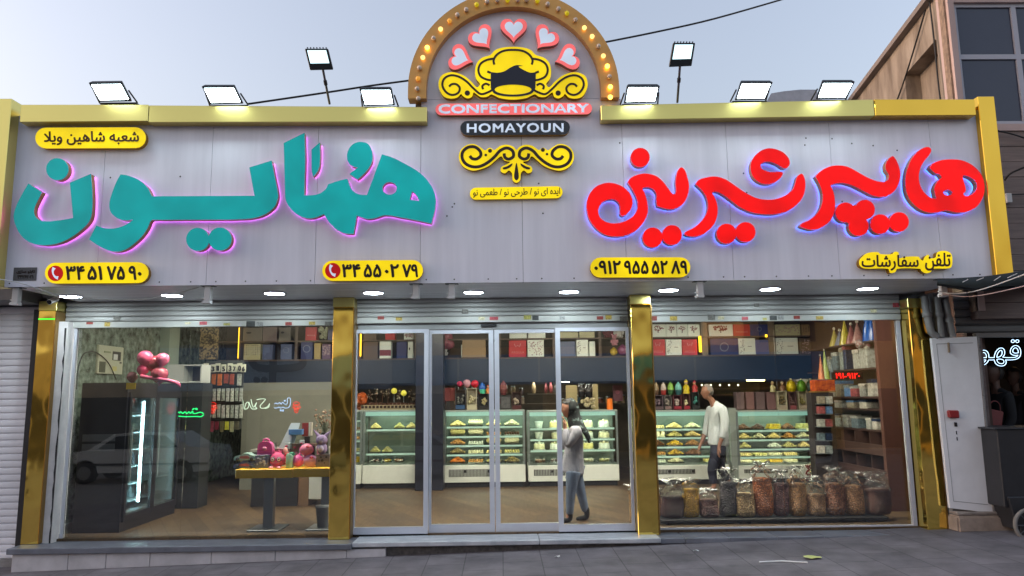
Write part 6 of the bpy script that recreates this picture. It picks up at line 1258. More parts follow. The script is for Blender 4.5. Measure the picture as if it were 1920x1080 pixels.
for (y0, y1) in ((FY0+.03, (FY0+FY1)/2-.005), ((FY0+FY1)/2+.005, FY1-.03)):
    mb = MB(); f = .05; x = FX1+.001; mb.box(x, x+.03, y0, y0+f, .12, FZ-.12); mb.box(x, x+.03, y1-f, y1, .12, FZ-.12); mb.box(x, x+.03, y0+f, y1-f, .12, .2); mb.box(x, x+.03, y0+f, y1-f, FZ-.2, FZ-.12)
    d_ = mb.build('door_frame', M_fr, fr); mb = MB(); mb.box(x+.012, x+.018, y0+f, y1-f, .2, FZ-.2); mb.build('door_glass', G_case, d_); mb = MB(); mb.tube([(x+.06, y0+.03, .6), (x+.06, y0+.03, 1.3)], .012, 6); mb.build('handle', M_edge, d_)
mb = MB(); yt_ = FY0+.55; mb.tube([(FX1-.04, yt_, .3), (FX1-.04, yt_, FZ-.24)], .011, 8); mb.build('light_tube', glow('fridge_tube', (200, 245, 255), 60), fr)
mb = MB(); q = P(297, 721, 9.61); mb.box(FX1-.02, FX1+.1, FY0-.008, FY0-.002, FZ-.085, FZ-.005); mb.build('price_tag', mat('yellow_tag', (206, 170, 20), .5), fr)
mb = MB(); mb.box(FX0+.05, FX1-.12, FY0-.005, FY0-.001, 1.0, 1.09); mb.box(FX0+.05, FX1-.12, FY0-.005, FY0-.001, 1.12, 1.21); mb.build('notice', mat('grey_notice', (84, 86, 92), .5), fr)
for k in range(14):
    i, j = k % 7, k//7; y = FY0+.16+i*.2; z = .333+j*.44; mb = MB(); mb.lathe((FX1-.25, y, z), [(.04, 0), (.042, .11), (.02, .15), (.02, .19)], 10); mb.build('drink_bottle', mat('bottle_%d' % (k % 3), [(150, 170, 176), (96, 110, 120), (120, 100, 90)][k % 3], .2), label='drink bottle on the %s rack of the black fridge, %s toward the toy table' % (['lower', 'middle'][j], (ORD+['sixth', 'seventh'])[i]), cat='bottle', group='bottles in the black fridge')
# open white shelf box above the fridge's far end
t = thing('wall_cabinet', 'open white shelf box with a black back above the far end of the fridge', 'cabinet', P(346, 718, 11.6)); Yc = 11.6
mb = MB(); q0 = P(312, 718, Yc); q1 = P(379, 683, Yc); f = .022; mb.box(q0.x, q1.x, Yc, Yc+.35, q1.z-f, q1.z); mb.box(q0.x, q1.x, Yc, Yc+.35, q0.z, q0.z+f); xm = P(341, 700, Yc).x
for x in (q0.x, xm, q1.x-f): mb.box(x, x+f, Yc, Yc+.35, q0.z+f, q1.z-f)
mb.build('carcass', mat('white_board', (186, 190, 186), .5), t); mb = MB(); mb.box(q0.x, q1.x, Yc+.36, Yc+.37, q0.z, q1.z); mb.build('back', M_blkink, t)
mb = MB(); mb.box(q0.x+f, xm, Yc+.001, Yc+.02, q0.z+f, q1.z-f); mb.build('cover', mat('white_board', (186, 190, 186), .5), t)
mb = MB(); mb.box(q0.x-.02, q1.x+.02, Yc+.02, Yc+.4, .001, q0.z-.01); mb.build('stand', mat('dark_stand', (40, 44, 48), .5), t)
# balloons on the fridge
for px, py, r, col, lab in ((272, 672, .1, (224, 96, 136), 'pink balloon, highest at the marble wall side of the fridge bunch'), (288, 682, .105, (168, 66, 84), 'dusky rose balloon in the middle of the fridge bunch'), (305, 674, .085, (226, 112, 146), 'pale pink balloon on the toy table side of the fridge bunch'), (268, 694, .075, (226, 70, 124), 'small hot pink balloon low in the fridge bunch'), (299, 703, .11, (160, 72, 90), 'big dusky rose balloon resting on the fridge edge'), (248, 707, .07, (150, 84, 100), 'small dull rose balloon lying alone on the fridge')):
    balloon(lab, px, py, 9.8+R_.uniform(-.04, .1), r, col, 'balloons on the black fridge')
q = P(285, 711, 9.75); t = thing('balloon', 'long thin pink balloon trailing over the fridge edge', 'balloon', q, 'balloons on the black fridge'); mb = MB(); pp = smooth_path([tuple(P(a, b, 9.7)) for a, b in ((264, 705), (280, 708), (300, 711), (318, 714), (333, 719), (338, 726))]); mb.tube(pp, [.024]*(len(pp)-4)+[.02, .014, .01, .006], 8); mb.build('skin', mat('latex_tail', (224, 110, 146), .2), t)
# carved panel
mb = MB(); pbox(mb, 373, 600, 410, 674, 13.3, .05); mb.build('carved_panel', mat('carved_gold_brown', (150, 130, 90), .5, col2=(46, 38, 32), vscale=26, detail=2, thr=(.44, .54), bump=.6, bscale=26), label='carved panel of gold twisting lines on dark brown beyond the marble wall', cat='panel')
# party goods board
gd = thing('display_board', 'dark display board full of hanging party packs', 'display board', P(416, 800, 12.7)); mb = MB(); pbox(mb, 380, 676, 456, 805, 12.7, .06); mb.build('board', mat('slat_board', (64, 68, 66), .6, var=.1), gd)
for py in (682, 702, 726, 757, 788): mb = MB(); pbox(mb, 379, py-1.5, 457, py, 12.66, .039); mb.build('rail', mat('rail_black', (24, 24, 24), .4), gd)
def pack(x0, y0, x1, y1, m, lab, grp, digit=None, card=None):
    t = thing('hanging_pack', lab, 'pack', P((x0+x1)/2, y0, 12.6), grp); mb = MB(); pbox(mb, x0, y0, x1, y1, 12.61+R_.uniform(0, .03), .02); mb.build('packet', m, t, bevel=.004)
    if digit: text('number_print', digit, (x0+(x1-x0)*.3, y0+(y1-y0)*.3, x0+(x1-x0)*.75, y1-2), 12.608, M_blkink, t, bold=.006)
Mw = [mat('pack_white_%d' % k, c_, .3, var=.5, vscale=40, bump=.4, bscale=30) for k, c_ in enumerate(((186, 192, 180), (150, 160, 150), (170, 176, 170)))]
for k, (px, d) in enumerate(((381, '2'), (394, '3'), (403, '1'), (414, '5'), (426, '3'), (434, '7'), (444, '0'), (451, '6'))): pack(px, 681+k % 2*2, px+10, 697+k % 2, mat('card_pale', (196, 198, 178), .4), 'pale number candle card showing a %s, %s from the fridge' % (d, (ORD+['sixth', 'seventh', 'eighth'])[k]), 'number candle cards', d)
for k, (px, c_) in enumerate(((381, 2), (396, 0), (407, 0), (419, 1), (430, 1), (444, 2))): pack(px, 701, px+9, 719+k % 3*2, mat('pack_or_%d' % c_, [(190, 104, 40), (150, 74, 52), (176, 182, 172)][c_], .35, var=.4, vscale=30), '%s pack of the orange and white row under the number cards' % (ORD+['sixth'])[k], 'packs under the number cards')
for r_, (y0, y1, nm) in enumerate(((727, 752, 'tall white row'), (758, 784, 'lower white row'))):
    for k in range(9): pack(381+k*8.4, y0+R_.uniform(0, 2), 388+k*8.4, y1+R_.uniform(-2, 1), Mw[(k+r_) % 3], '%s white pack of the %s on the party board' % ((ORD+['sixth', 'seventh', 'eighth', 'ninth'])[k], nm), 'white packs, '+nm)
for k, c_ in enumerate(((150, 60, 76), (150, 66, 84), (120, 44, 60), (96, 90, 60), (176, 176, 60), (150, 150, 120), (90, 86, 70))): pack(383+k*9.5, 790, 391+k*9.5, 806+k % 2*4, mat('pack_c_%d' % k, c_, .35, var=.4, vscale=30), '%s coloured pack of the lowest row on the party board' % (ORD+['sixth', 'seventh'])[k], 'coloured packs of the lowest row')
# neon lettering
def neon(lab, paths, m, Y, r=.008):
    t = thing('neon_sign', lab, 'neon sign', P(paths[0][0][0], paths[0][0][1], Y)); 
    for p in paths: mb = MB(); mb.tube([P(a, b, Y) for a, b in smooth_path(p, 4)], r, 6); mb.build('neon_tube', m, t, fixn=False)
n1 = lambda l: [(330+a*.151, 720+b*.151) for a, b in l]
neon('white outline neon writing on the cream wall between the party packs and the amber strip', [n1(p) for p in ([(815,195),(812,230),(815,310),(828,315),(835,260),(828,200),(815,195)], [(850,300),(870,240),(895,225),(905,260),(890,300),(858,312),(850,300)], [(905,225),(930,290),(950,310),(1005,305),(985,280),(1000,230),(960,290),(930,190)], [(1000,195),(1060,185),(1110,190),(1075,235),(1045,270),(1060,300),(1110,295),(1150,270),(1160,240),(1150,290),(1100,305)])], glow('white_neon', (206, 226, 196), 1.1), 13.4)
neon('second white neon word with blue tint next to the red neon figure', [n1(p) for p in ([(1220,248),(1245,235),(1262,250),(1285,228),(1305,250),(1325,225),(1345,248),(1380,245),(1385,180),(1418,178),(1420,245),(1400,290),(1350,298),(1330,285),(1300,300),(1280,285),(1255,298),(1220,295)], [(1340,205),(1355,200),(1355,215),(1340,205)], [(1290,325),(1305,320),(1305,338),(1290,325)], [(1320,325),(1335,320),(1332,340),(1320,325)])], glow('bluewhite_neon', (170, 196, 230), 1.1), 13.4)
neon('reflection of a green neon word, built as tubes beside the fridge', [n1(p) for p in ([(30,345),(45,360),(60,345),(85,368),(110,345),(135,368),(160,345),(180,365),(205,340),(215,365),(250,365),(300,350),(340,365)], [(30,400),(120,405),(250,403),(310,405),(345,380)], [(205,325),(215,305),(228,310)], [(240,310),(255,300),(262,318),(240,310)])], glow('green_neon', (40, 240, 120), 1.6), 10.3, .007)  # glowing tubes stand in for a reflected neon word
for cx, cy, Y, lab in ((399, 765, 12.5, 'red neon cup figure glowing in front of the party packs'), (555.5, 764, 13.4, 'red neon ice cream figure at the end of the white neon writing')):
    neon(lab, [[(cx-6, cy-6), (cx-3, cy-10), (cx+3, cy-10), (cx+6, cy-6), (cx-6, cy-5)], [(cx-7, cy+1), (cx-5, cy-3), (cx+5, cy-3), (cx+7, cy+1), (cx-6, cy+1)], [(cx-4, cy+2), (cx-2, cy+9), (cx+2, cy+9), (cx+4, cy+2)], [(cx-3, cy-2), (cx, cy+6), (cx+3, cy-2)]], glow('red_neon', (255, 40, 20), 1.6), Y, .004)
# cream partition and cash counter
mb = MB(); pbox(mb, 448, 716, 630, 925, 13.9, .06); mb.build('partition', mat('cream_partition', (130, 130, 118), .6, var=.12, vscale=2), shop)
t = thing('cash_counter', 'dark cash counter with a brown and a white end behind the toy table', 'counter', PZ(530, 950, 0)); Yc = 11.7; zc = .82
for x0, x1, m, nm in ((470, 557, mat('dark_counter', (36, 36, 38), .4), 'front'), (557.5, 577, mat('brown_counter', (110, 84, 60), .45, var=.15, vscale=3), 'brown_end'), (577.5, 612, mat('white_counter', (176, 176, 168), .4), 'white_end')):
    mb = MB(); a = P(x0, 940, Yc); b = P(x1, 940, Yc); mb.box(a.x, b.x, Yc+(0 if nm == 'front' else .03), Yc+.6, .001 if nm != 'white_end' else .1, zc); mb.build(nm, m, t)
mb = MB(); a = P(468, 900, Yc); b = P(614, 900, Yc); mb.box(a.x, b.x, Yc-.02, Yc+.62, zc+.001, zc+.04); mb.build('worktop', mat('pale_worktop', (150, 146, 134), .4), t)
# toy table
TY0, TY1 = 9.52, 10.02; ta = P(441, 882, TY0); tb_ = P(616, 881, TY0); ZTT = P(441, 880.5, TY0).z
M_yt = mat('yellow_table_paint', (242, 184, 8), .4, var=.05)
tt = thing('display_table', 'yellow-edged display table on steel pedestals set with toys', 'table', ((ta.x+tb_.x)/2, 9.77, 0)); xm = P(549, 882, TY0).x
for a, b, dz in ((ta.x, xm-.002, 0), (xm+.002, tb_.x+.12, .006)):
    mb = MB(); mb.box(a, b, TY0, TY1, ZTT-.11+dz, ZTT+dz); mb.build('tabletop', M_yt, tt, bevel=.006)
M_ped = mat('steel_pedestal', (120, 124, 128), .35, metal=.7)
for px in (505, 612):
    x = P(px, 950, TY0+.25).x; mb = MB(); mb.box(x-.06, x+.06, TY0+.2, TY0+.3, .022, ZTT-.111); mb.build('pedestal', M_ped, tt); mb = MB(); mb.box(x-.2, x+.2, TY0+.02, TY0+.46, .001, .021); mb.build('foot_plate', M_ped, tt, bevel=.004)
def on_tab(px, Y=9.66): return Vector((P(px, 880, Y).x, Y, ZTT+(.0075 if px > 549 else .0015)))
def mpx(n): return n*9.7/FPX/.985
def toycar(lab, px, zo, col, col2):
    q = on_tab(px)+Vector((0, 0, zo)); t = thing('toy_car', lab, 'toy car', q, 'toy cars on the table'); w_ = mpx(39)
    pr = [(-.5,.02),(-.5,.13),(-.44,.2),(-.2,.24),(-.08,.33),(.12,.34),(.26,.24),(.46,.18),(.5,.1),(.5,.02)]
    mb = MB(); mb.prism([[(a*w_, -b*w_) for a, b in pr]], lambda a, b: Vector((q.x+a, q.y, q.z-b)), lambda a, b: Vector((q.x+a, q.y+.15, q.z-b)), backface=True); mb.build('body', mat('toy_%d_%d_%d' % col, col, .3), t)
    mb = MB(); mb.prism([[(a*w_, -b*w_) for a, b in ((-.25,.1),(-.22,.2),(.12,.22),(.24,.14),(.18,.08))]], lambda a, b: Vector((q.x+a, q.y-.004, q.z-b)), lambda a, b: Vector((q.x+a, q.y-.001, q.z-b))); mb.build('flame_print', mat('toyp_%d_%d_%d' % col2, col2, .4), t)
    for s_ in (-.32, .32):
        mb = MB(); mb.lathe((q.x+s_*w_, q.y-.002, q.z+.02), [(.022, -.001), (.022, .01), (.01, .012)], 12, axis='y'); mb.build('wheel', mat('toy_wheel', (40, 48, 56), .4), t)
toycar('blue toy car carton at the white shutter end of the toy table', 458, 0, (84, 104, 156), (170, 90, 100)); toycar('pale mint toy car stacked on the blue one', 458, mpx(39)*.345, (170, 206, 196), (190, 110, 100))
def toybox(lab, x0, y0, x1, col, m2, n=10, Y=9.66):
    q = on_tab((x0+x1)/2, Y); h = P((x0+x1)/2, y0, Y).z-q.z; a = P(x0, 880, Y).x; b = P(x1, 880, Y).x; t = thing('toy_box', lab, 'toy box', q, 'boxed toys on the table')
    mb = MB(); mb.box(a, b, Y, Y+.14, q.z, q.z+h); mb.build('box', mat('tb_%d_%d_%d' % col, col, .35, var=.15, vscale=10), t, bevel=.004)
    mb = MB()
    for k in range(n): xx, zz = R_.uniform(a+.03, b-.03), R_.uniform(q.z+.03, q.z+h-.03); mb.lathe((xx, Y-.001, zz), [(R_.uniform(.008, .02), 0), (.004, .003)], 7, axis='y')
    mb.build('picture_print', m2, t, fixn=False); return q.z+h
zb1 = toybox('silver blue toy carton under the pink lunch case', 477, 853, 503, (104, 110, 136), mat('tb_pr', (170, 176, 196), .4), 14)
toybox('grey mug carton next to the second gold pillar', 592, 852, 618, (120, 112, 116), M_blkink, 6)
q = Vector((P(496, 850, 9.68).x, 9.68, zb1+.001)); t = thing('lunch_case', 'hot pink toy lunch case on the silver blue carton', 'lunch case', q); M_hp = mat('hot_pink', (232, 92, 166), .3, coat=.3); w_ = mpx(26)
mb = MB(); pr = smooth_loop([(-.5,0,1),(-.52,.3),(-.46,.66),(-.3,.84),(0,.88),(.3,.84),(.46,.66),(.52,.3),(.5,0,1)]); mb.prism([[(a*w_, -b*w_) for a, b in pr]], lambda a, b: Vector((q.x+a, q.y, q.z-b)), lambda a, b: Vector((q.x+a, q.y+.1, q.z-b)), backface=True); mb.build('shell', M_hp, t, bevel=.006)
mb = MB(); mb.tube([(q.x+w_*a, q.y+.05, q.z+w_*b) for a, b in ((-.22, .86), (-.18, 1.0), (0, 1.05), (.18, 1.0), (.22, .86))], .011, 8); mb.build('handle', M_hp, t)
mb = MB(); mb.ball((q.x, q.y-.002, q.z+w_*.42), (.03, .008, .022), 10, 6); mb.build('clasp', mat('pale_pink', (230, 150, 186), .3), t); mb = MB(); mb.box(q.x-w_*.5, q.x+w_*.5, q.y-.004, q.y-.001, q.z+w_*.3, q.z+w_*.32); mb.build('seam', mat('pink_dark', (176, 50, 100), .4), t)
q = on_tab(517.5); r = mpx(13.5); t = thing('monster_toy', 'round hot pink toy with big ringed eyes between the cartons', 'toy', q); mb = MB(); mb.ball(q+Vector((0, .05, r)), (r, r*.8, r), 16, 12); mb.build('body', mat('pink_plush', (222, 84, 136), .6, bump=.4, bscale=50), t)
for s_ in (-1, 1):
    c = q+Vector((s_*r*.42, .05-r*.74, r*1.12)); mb = MB(); mb.lathe(c, [(r*.33, 0), (r*.33, .008), (r*.2, .012)], 14, axis='y'); e_ = mb.build('eye', M_blkink, t); mb = MB(); mb.lathe(c+Vector((0, -.013, 0)), [(r*.24, 0), (r*.2, .004)], 14, axis='y'); mb.build('eye_white', mat('eye_pale', (226, 196, 206), .3), e_); mb = MB(); mb.lathe(c+Vector((0, -.018, 0)), [(r*.09, 0), (r*.07, .003)], 10, axis='y'); mb.build('pupil', M_blkink, e_)
    mb = MB(); mb.ball(q+Vector((s_*r*.5, .0-r*.5, r*.1)), (r*.3, r*.34, r*.16), 8, 6); mb.build('foot', mat('pale_pink', (230, 150, 186), .3), t)
mb = MB(); mb.box(q.x-r*.5, q.x+r*.5, q.y+.045-r*.79, q.y+.05-r*.6, q.z+r*.62, q.z+r*.72); mb.build('mouth', mat('pale_pink', (230, 150, 186), .3), t)
mb = MB()
for k in range(7): mb.cone(q+Vector(((k-3)*r*.12, .05, r*1.9)), q+Vector(((k-3)*r*.22, .05, r*2.35)), r*.1, 5)
mb.build('tuft', mat('pink_plush', (222, 84, 136), .6), t)
q = on_tab(532); t = thing('feather_toy', 'frilly coral red toy behind the pale mint bottle', 'toy', q); mb = MB(); h = mpx(26)
for k in range(26): z = R_.uniform(0, h); mb.ball(q+Vector((R_.uniform(-.03, .03), .09+R_.uniform(-.03, .03), z)), (.02, .014, .016), 6, 4, jit=.3)
mb.build('frill', mat('coral', (216, 56, 70), .6), t); mb = MB(); mb.ball(q+Vector((-.01, .09, h+.02)), (.03, .03, .045), 10, 8); mb.build('head', mat('pale_coral', (230, 170, 160), .5), t)
q = on_tab(543); r = mpx(7); t = thing('drink_flask', 'pale mint flask with a rounded green cap among the pink toys', 'flask', q); mb = MB(); mb.lathe(q, [(r*.9, 0), (r, .01), (r, mpx(22)), (r*.8, mpx(25))], 16); mb.build('bottle', mat('mint', (150, 190, 170), .35), t); mb = MB(); mb.ball(q+Vector((r*.5, -.0, mpx(24))), (r*.8, r*.7, r*.6), 10, 8); mb.build('cap', mat('mint_dark', (40, 130, 100), .35), t)
q = on_tab(556.5); r = mpx(11); t = thing('money_box', 'round hot pink money box with a stubby top knob', 'money box', q); mb = MB(); mb.ball(q+Vector((0, .04, r*.95)), (r, r*.9, r*.95), 16, 12); mb.build('body', M_hp, t); mb = MB(); mb.cone(q+Vector((r*.2, .04, r*1.75)), q+Vector((r*.35, .04, r*2.35)), r*.26, 8); mb.build('knob', M_hp, t)
mb = MB()
for s_ in (-.4, .3): mb.ball(q+Vector((s_*r, .04-r*.85, r*1.2)), .006, 6, 4)
mb.build('spot', M_blkink, t)
for px, zo, rr, col, lab in ((579, .0, (13, 10.5), (214, 160, 206), 'lilac pink round purse at the bottom of the purse stack'), (572, mpx(20), (12, 10), (222, 134, 166), 'salmon pink round purse leaning on the lilac one')):
    q = on_tab(px)+Vector((0, .02, zo)); a, b = mpx(rr[0]), mpx(rr[1]); t = thing('round_purse', lab, 'purse', q, 'round purses on the table'); mb = MB(); mb.ball(q+Vector((0, .03, b)), (a, .05, b), 18, 12); mb.build('pouch', mat('purse_%d' % col[0], col, .35), t)
    mb = MB(); mb.tube([q+Vector((a*math.cos(k*.314)*1.01, .03, b+b*math.sin(k*.314)*1.01)) for k in range(20)], .005, 5, closed=True); mb.build('piping', M_hp, t); mb = MB(); mb.ball(q+Vector((a*.35, -.03, b*1.6)), (a*.3, .02, b*.2), 8, 6); mb.build('bow', mat('bow_pink', (206, 60, 96), .4), t)
q = Vector((P(603, 852, 9.7).x, 9.7, P(603, 852, 9.7).z+.005)); h = mpx(40); t = thing('plush_toy', 'lilac plush figure with two long pointed ears on the mug carton', 'plush toy', q); m = mat('lilac_plush', (150, 130, 170), .7, bump=.3, bscale=50)
mb = MB(); mb.ball(q+Vector((0, 0, h*.25)), (h*.25, h*.2, h*.27)); mb.ball(q+Vector((0, -.01, h*.62)), (h*.27, h*.22, h*.24)); mb.build('body', m, t)
for s_, tx in ((-1, -.42), (1, .5)): mb = MB(); mb.cone(q+Vector((s_*h*.16, 0, h*.8)), q+Vector((tx*h, 0, h*1.12)), h*.09, 10); mb.build('ear', m, t)
mb = MB(); mb.ball(q+Vector((0, -h*.2, h*.58)), (h*.12, h*.06, h*.08), 10, 6); mb.build('snout', mat('pale_lilac', (196, 184, 210), .6), t); mb = MB(); mb.ball(q+Vector((0, -h*.17, h*.24)), (h*.13, h*.05, h*.15), 10, 6); mb.build('belly', mat('pale_lilac', (196, 184, 210), .6), t)
mb = MB()
for s_ in (-1, 1): mb.ball(q+Vector((s_*h*.1, -h*.2, h*.7)), h*.03, 6, 4)
mb.build('eyes', M_blkink, t)
# behind the toys
for k, (px, w_, h_, c_) in enumerate(((487, 15, 20, (190, 90, 130)), (507, 12, 26, (206, 196, 190)), (521, 12, 24, (220, 110, 150)), (535, 14, 34, (196, 204, 208)), (551, 12, 30, (206, 150, 170)), (563, 11, 38, (176, 190, 196)), (598, 14, 20, (190, 110, 140)))):
    q = on_tab(px, 9.84); t = thing('gift_pouch', '%s small %s gift pouch in the rear row of the toy table' % ((ORD+['sixth', 'seventh'])[k], ['rose', 'off-white', 'pink', 'pale grey', 'dusty pink', 'bluish grey', 'plum pink'][k]), 'gift pouch', q, 'gift pouches in the rear row'); a, h = mpx(w_)/2, mpx(h_+8); mb = MB(); mb.hexa([(q.x-a, 9.84, q.z), (q.x+a, 9.84, q.z), (q.x+a*.8, 9.87, q.z+h), (q.x-a*.8, 9.87, q.z+h), (q.x-a, 9.93, q.z), (q.x+a, 9.93, q.z), (q.x+a*.8, 9.9, q.z+h), (q.x-a*.8, 9.9, q.z+h)]); mb.build('pouch', mat('pouch_%d' % k, c_, .35, var=.3, vscale=30, bump=.4, bscale=20), t, bevel=.006)
    mb = MB(); mb.ball((q.x, 9.865, q.z+h*.86), (a*.45, .02, .012), 8, 5, jit=.2); mb.build('ribbon_bow', mat('bow_pink', (206, 60, 96), .4), t)
parcel_y = 10.0
t = thing('gift_bag', 'white and pale blue paper bag leaning behind the toys', 'gift bag', on_tab(545, 9.9)); mb = MB(); mb.hexa([P(520, 845, 9.9), P(548, 845, 9.9), P(563, 793, 9.95), P(546, 793, 9.95), P(520, 845, 10.0), P(548, 845, 10.0), P(563, 793, 10.02), P(546, 793, 10.02)]); mb.build('paper', mat('white_paper', (190, 200, 206), .5), t); mb = MB(); pbox(mb, 541, 805, 566, 815, 9.89, .1); mb.build('blue_band', mat('blue_paper', (84, 130, 180), .5), t)
t = thing('gift_box', 'tall red and white box behind the lilac plush figure', 'gift box', P(585, 818, 10.6)); mb = MB(); pbox(mb, 566, 793, 578, 818, 10.0, .08); mb.build('red_side', mat('card_red2', (140, 50, 50), .5), t); mb = MB(); pbox(mb, 578.3, 792, 584, 817, 10.0, .08); mb.build('white_side', mat('card_white2', (196, 190, 180), .5), t); mb = MB(); pbox(mb, 569, 818.5, 581, 880, 10.0, .05); mb.build('stand', M_blkink, t)
for k, (x0, y0, x1, y1) in enumerate(((513, 830, 545, 856), (546, 815, 566, 853), (568, 828, 592, 836))):
    t = thing('clear_tub', ['wide clear tub of small sweets behind the hot pink toy', 'tall clear tub of small sweets below the paper bag', 'flat grey tub behind the salmon purse'][k], 'tub', P((x0+x1)/2, y1, 9.85), 'clear tubs behind the toys'); mb = MB(); pbox(mb, x0, y0, x1, y1, 9.85, .12); mb.build('tub', G_case, t); mb = MB(); pbox(mb, x0+1, y0+(y1-y0)*.45, x1-1, y1-.5, 9.86, .1); mb.build('sweets', mat('tub_sweets_%d' % k, (130, 128, 110), .6, col2=(150, 96, 92), vscale=60, thr=(.4, .6), bump=.6, bscale=60), t)
    mb = MB(); pbox(mb, x0+2, y1+.3, x1-2, 879, 9.88, .06); mb.build('riser', M_blkink, t)
q = P(609, 812, 10.2); t = thing('flower_bunch', 'spray of small dried flowers beside the second gold pillar', 'flowers', q); mb = MB()
for k in range(16):
    e_ = P(R_.uniform(592, 620), R_.uniform(770, 806), 10.2+R_.uniform(-.1, .1)); mb.tube([q, e_], .004, 4)
mb.build('stem', mat('dry_stem', (84, 90, 70), .7), t); mb = MB()
for k in range(60): mb.ball(P(R_.uniform(590, 621), R_.uniform(768, 812), 10.2+R_.uniform(-.12, .12)), R_.uniform(.008, .018), 5, 4, jit=.3)
mb.build('bloom', mat('dry_blooms', (150, 146, 120), .8, col2=(140, 90, 80), vscale=30, thr=(.4, .6)), t); mb = MB(); mb.lathe((q.x, q.y, ZTT+.01), [(.04, 0), (.06, .1), (.05, q.z-ZTT)], 12); mb.build('vase', mat('dark_vase', (50, 52, 54), .4), t)
q = PZ(603, 995, 0); t = thing('waste_bin', 'grey waste bin under the toy table beside the gold pillar', 'bin', q); mb = MB(); mb.lathe((q.x, q.y+.13, 0.001), [(.08, 0), (.11, .26), (.115, .27)], 16); mb.build('bin', mat('grey_bin', (110, 116, 122), .4), t); mb = MB(); mb.lathe((q.x, q.y+.13, .272), [(.117, 0), (.117, .015), (.09, .02)], 16); mb.build('rim', mat('grey_bin2', (140, 146, 150), .4), t)

# ================================================================== RIGHT BAY: NUT BAGS
mb = MB(); a = P(1238, 975, 9.62); b = P(1664, 972, 9.62); mb.box(a.x, b.x, 9.58, 10.0, .03, .065)
tr = mb.build('low_tray', mat('black_tray', (22, 22, 24), .5), label='long low black tray under the bags of nuts', cat='tray', bevel=.004)
for px in (1250, 1385, 1402, 1500, 1620): x = P(px, 980, 9.7).x; mb = MB(); mb.box(x-.015, x+.015, 9.62, 9.9, .001, .0295); mb.build('foot', M_blkink, tr)
def nutmat(name, col, sc, rough=.45):
    if name in MATS: return MATS[name]
    col = tuple(min(240, x*k_) for x, k_ in zip(col, (1.2, 1.1, 1.06))); m = mat(name, col, rough); t = m.node_tree; b = t.nodes['Principled BSDF']; g = t.nodes.new('ShaderNodeTexCoord'); v = t.nodes.new('ShaderNodeTexVoronoi'); v.inputs['Scale'].default_value = sc; mp = t.nodes.new('ShaderNodeMapping'); mp.inputs['Scale'].default_value = (1, 1, 1.5)
    t.links.new(g.outputs['Object'], mp.inputs[0]); t.links.new(mp.outputs[0], v.inputs['Vector']); c = rgb(*col)
    r = t.nodes.new('ShaderNodeValToRGB'); r.color_ramp.elements[0].position = .15; r.color_ramp.elements[1].position = .62; r.color_ramp.elements[0].color = tuple(min(1, x*1.25) for x in c[:3])+(1,); r.color_ramp.elements[1].color = tuple(x*.56 for x in c[:3])+(1,)
    hs_ = t.nodes.new('ShaderNodeHueSaturation'); sp = t.nodes.new('ShaderNodeSeparateColor'); t.links.new(v.outputs['Color'], sp.inputs[0]); mr = t.nodes.new('ShaderNodeMapRange'); mr.inputs[3].default_value = .7; mr.inputs[4].default_value = 1.3; t.links.new(sp.outputs[0], mr.inputs[0]); t.links.new(mr.outputs[0], hs_.inputs['Value'])
    t.links.new(v.outputs['Distance'], r.inputs[0]); t.links.new(r.outputs[0], hs_.inputs['Color']); t.links.new(hs_.outputs[0], b.inputs['Base Color'])
    bp = t.nodes.new('ShaderNodeBump'); bp.invert = True; bp.inputs['Strength'].default_value = .9; bp.inputs['Distance'].default_value = .02; t.links.new(v.outputs['Distance'], bp.inputs['Height']); t.links.new(bp.outputs[0], b.inputs['Normal']); b.inputs['Coat Weight'].default_value = .12; b.inputs['Coat Roughness'].default_value = .15
    return m
G_bag = glass('crinkled_plastic', (.93, .95, .94, 1), 1.45, .9, rough=.16, bump=.8, bscale=14, base=.03)
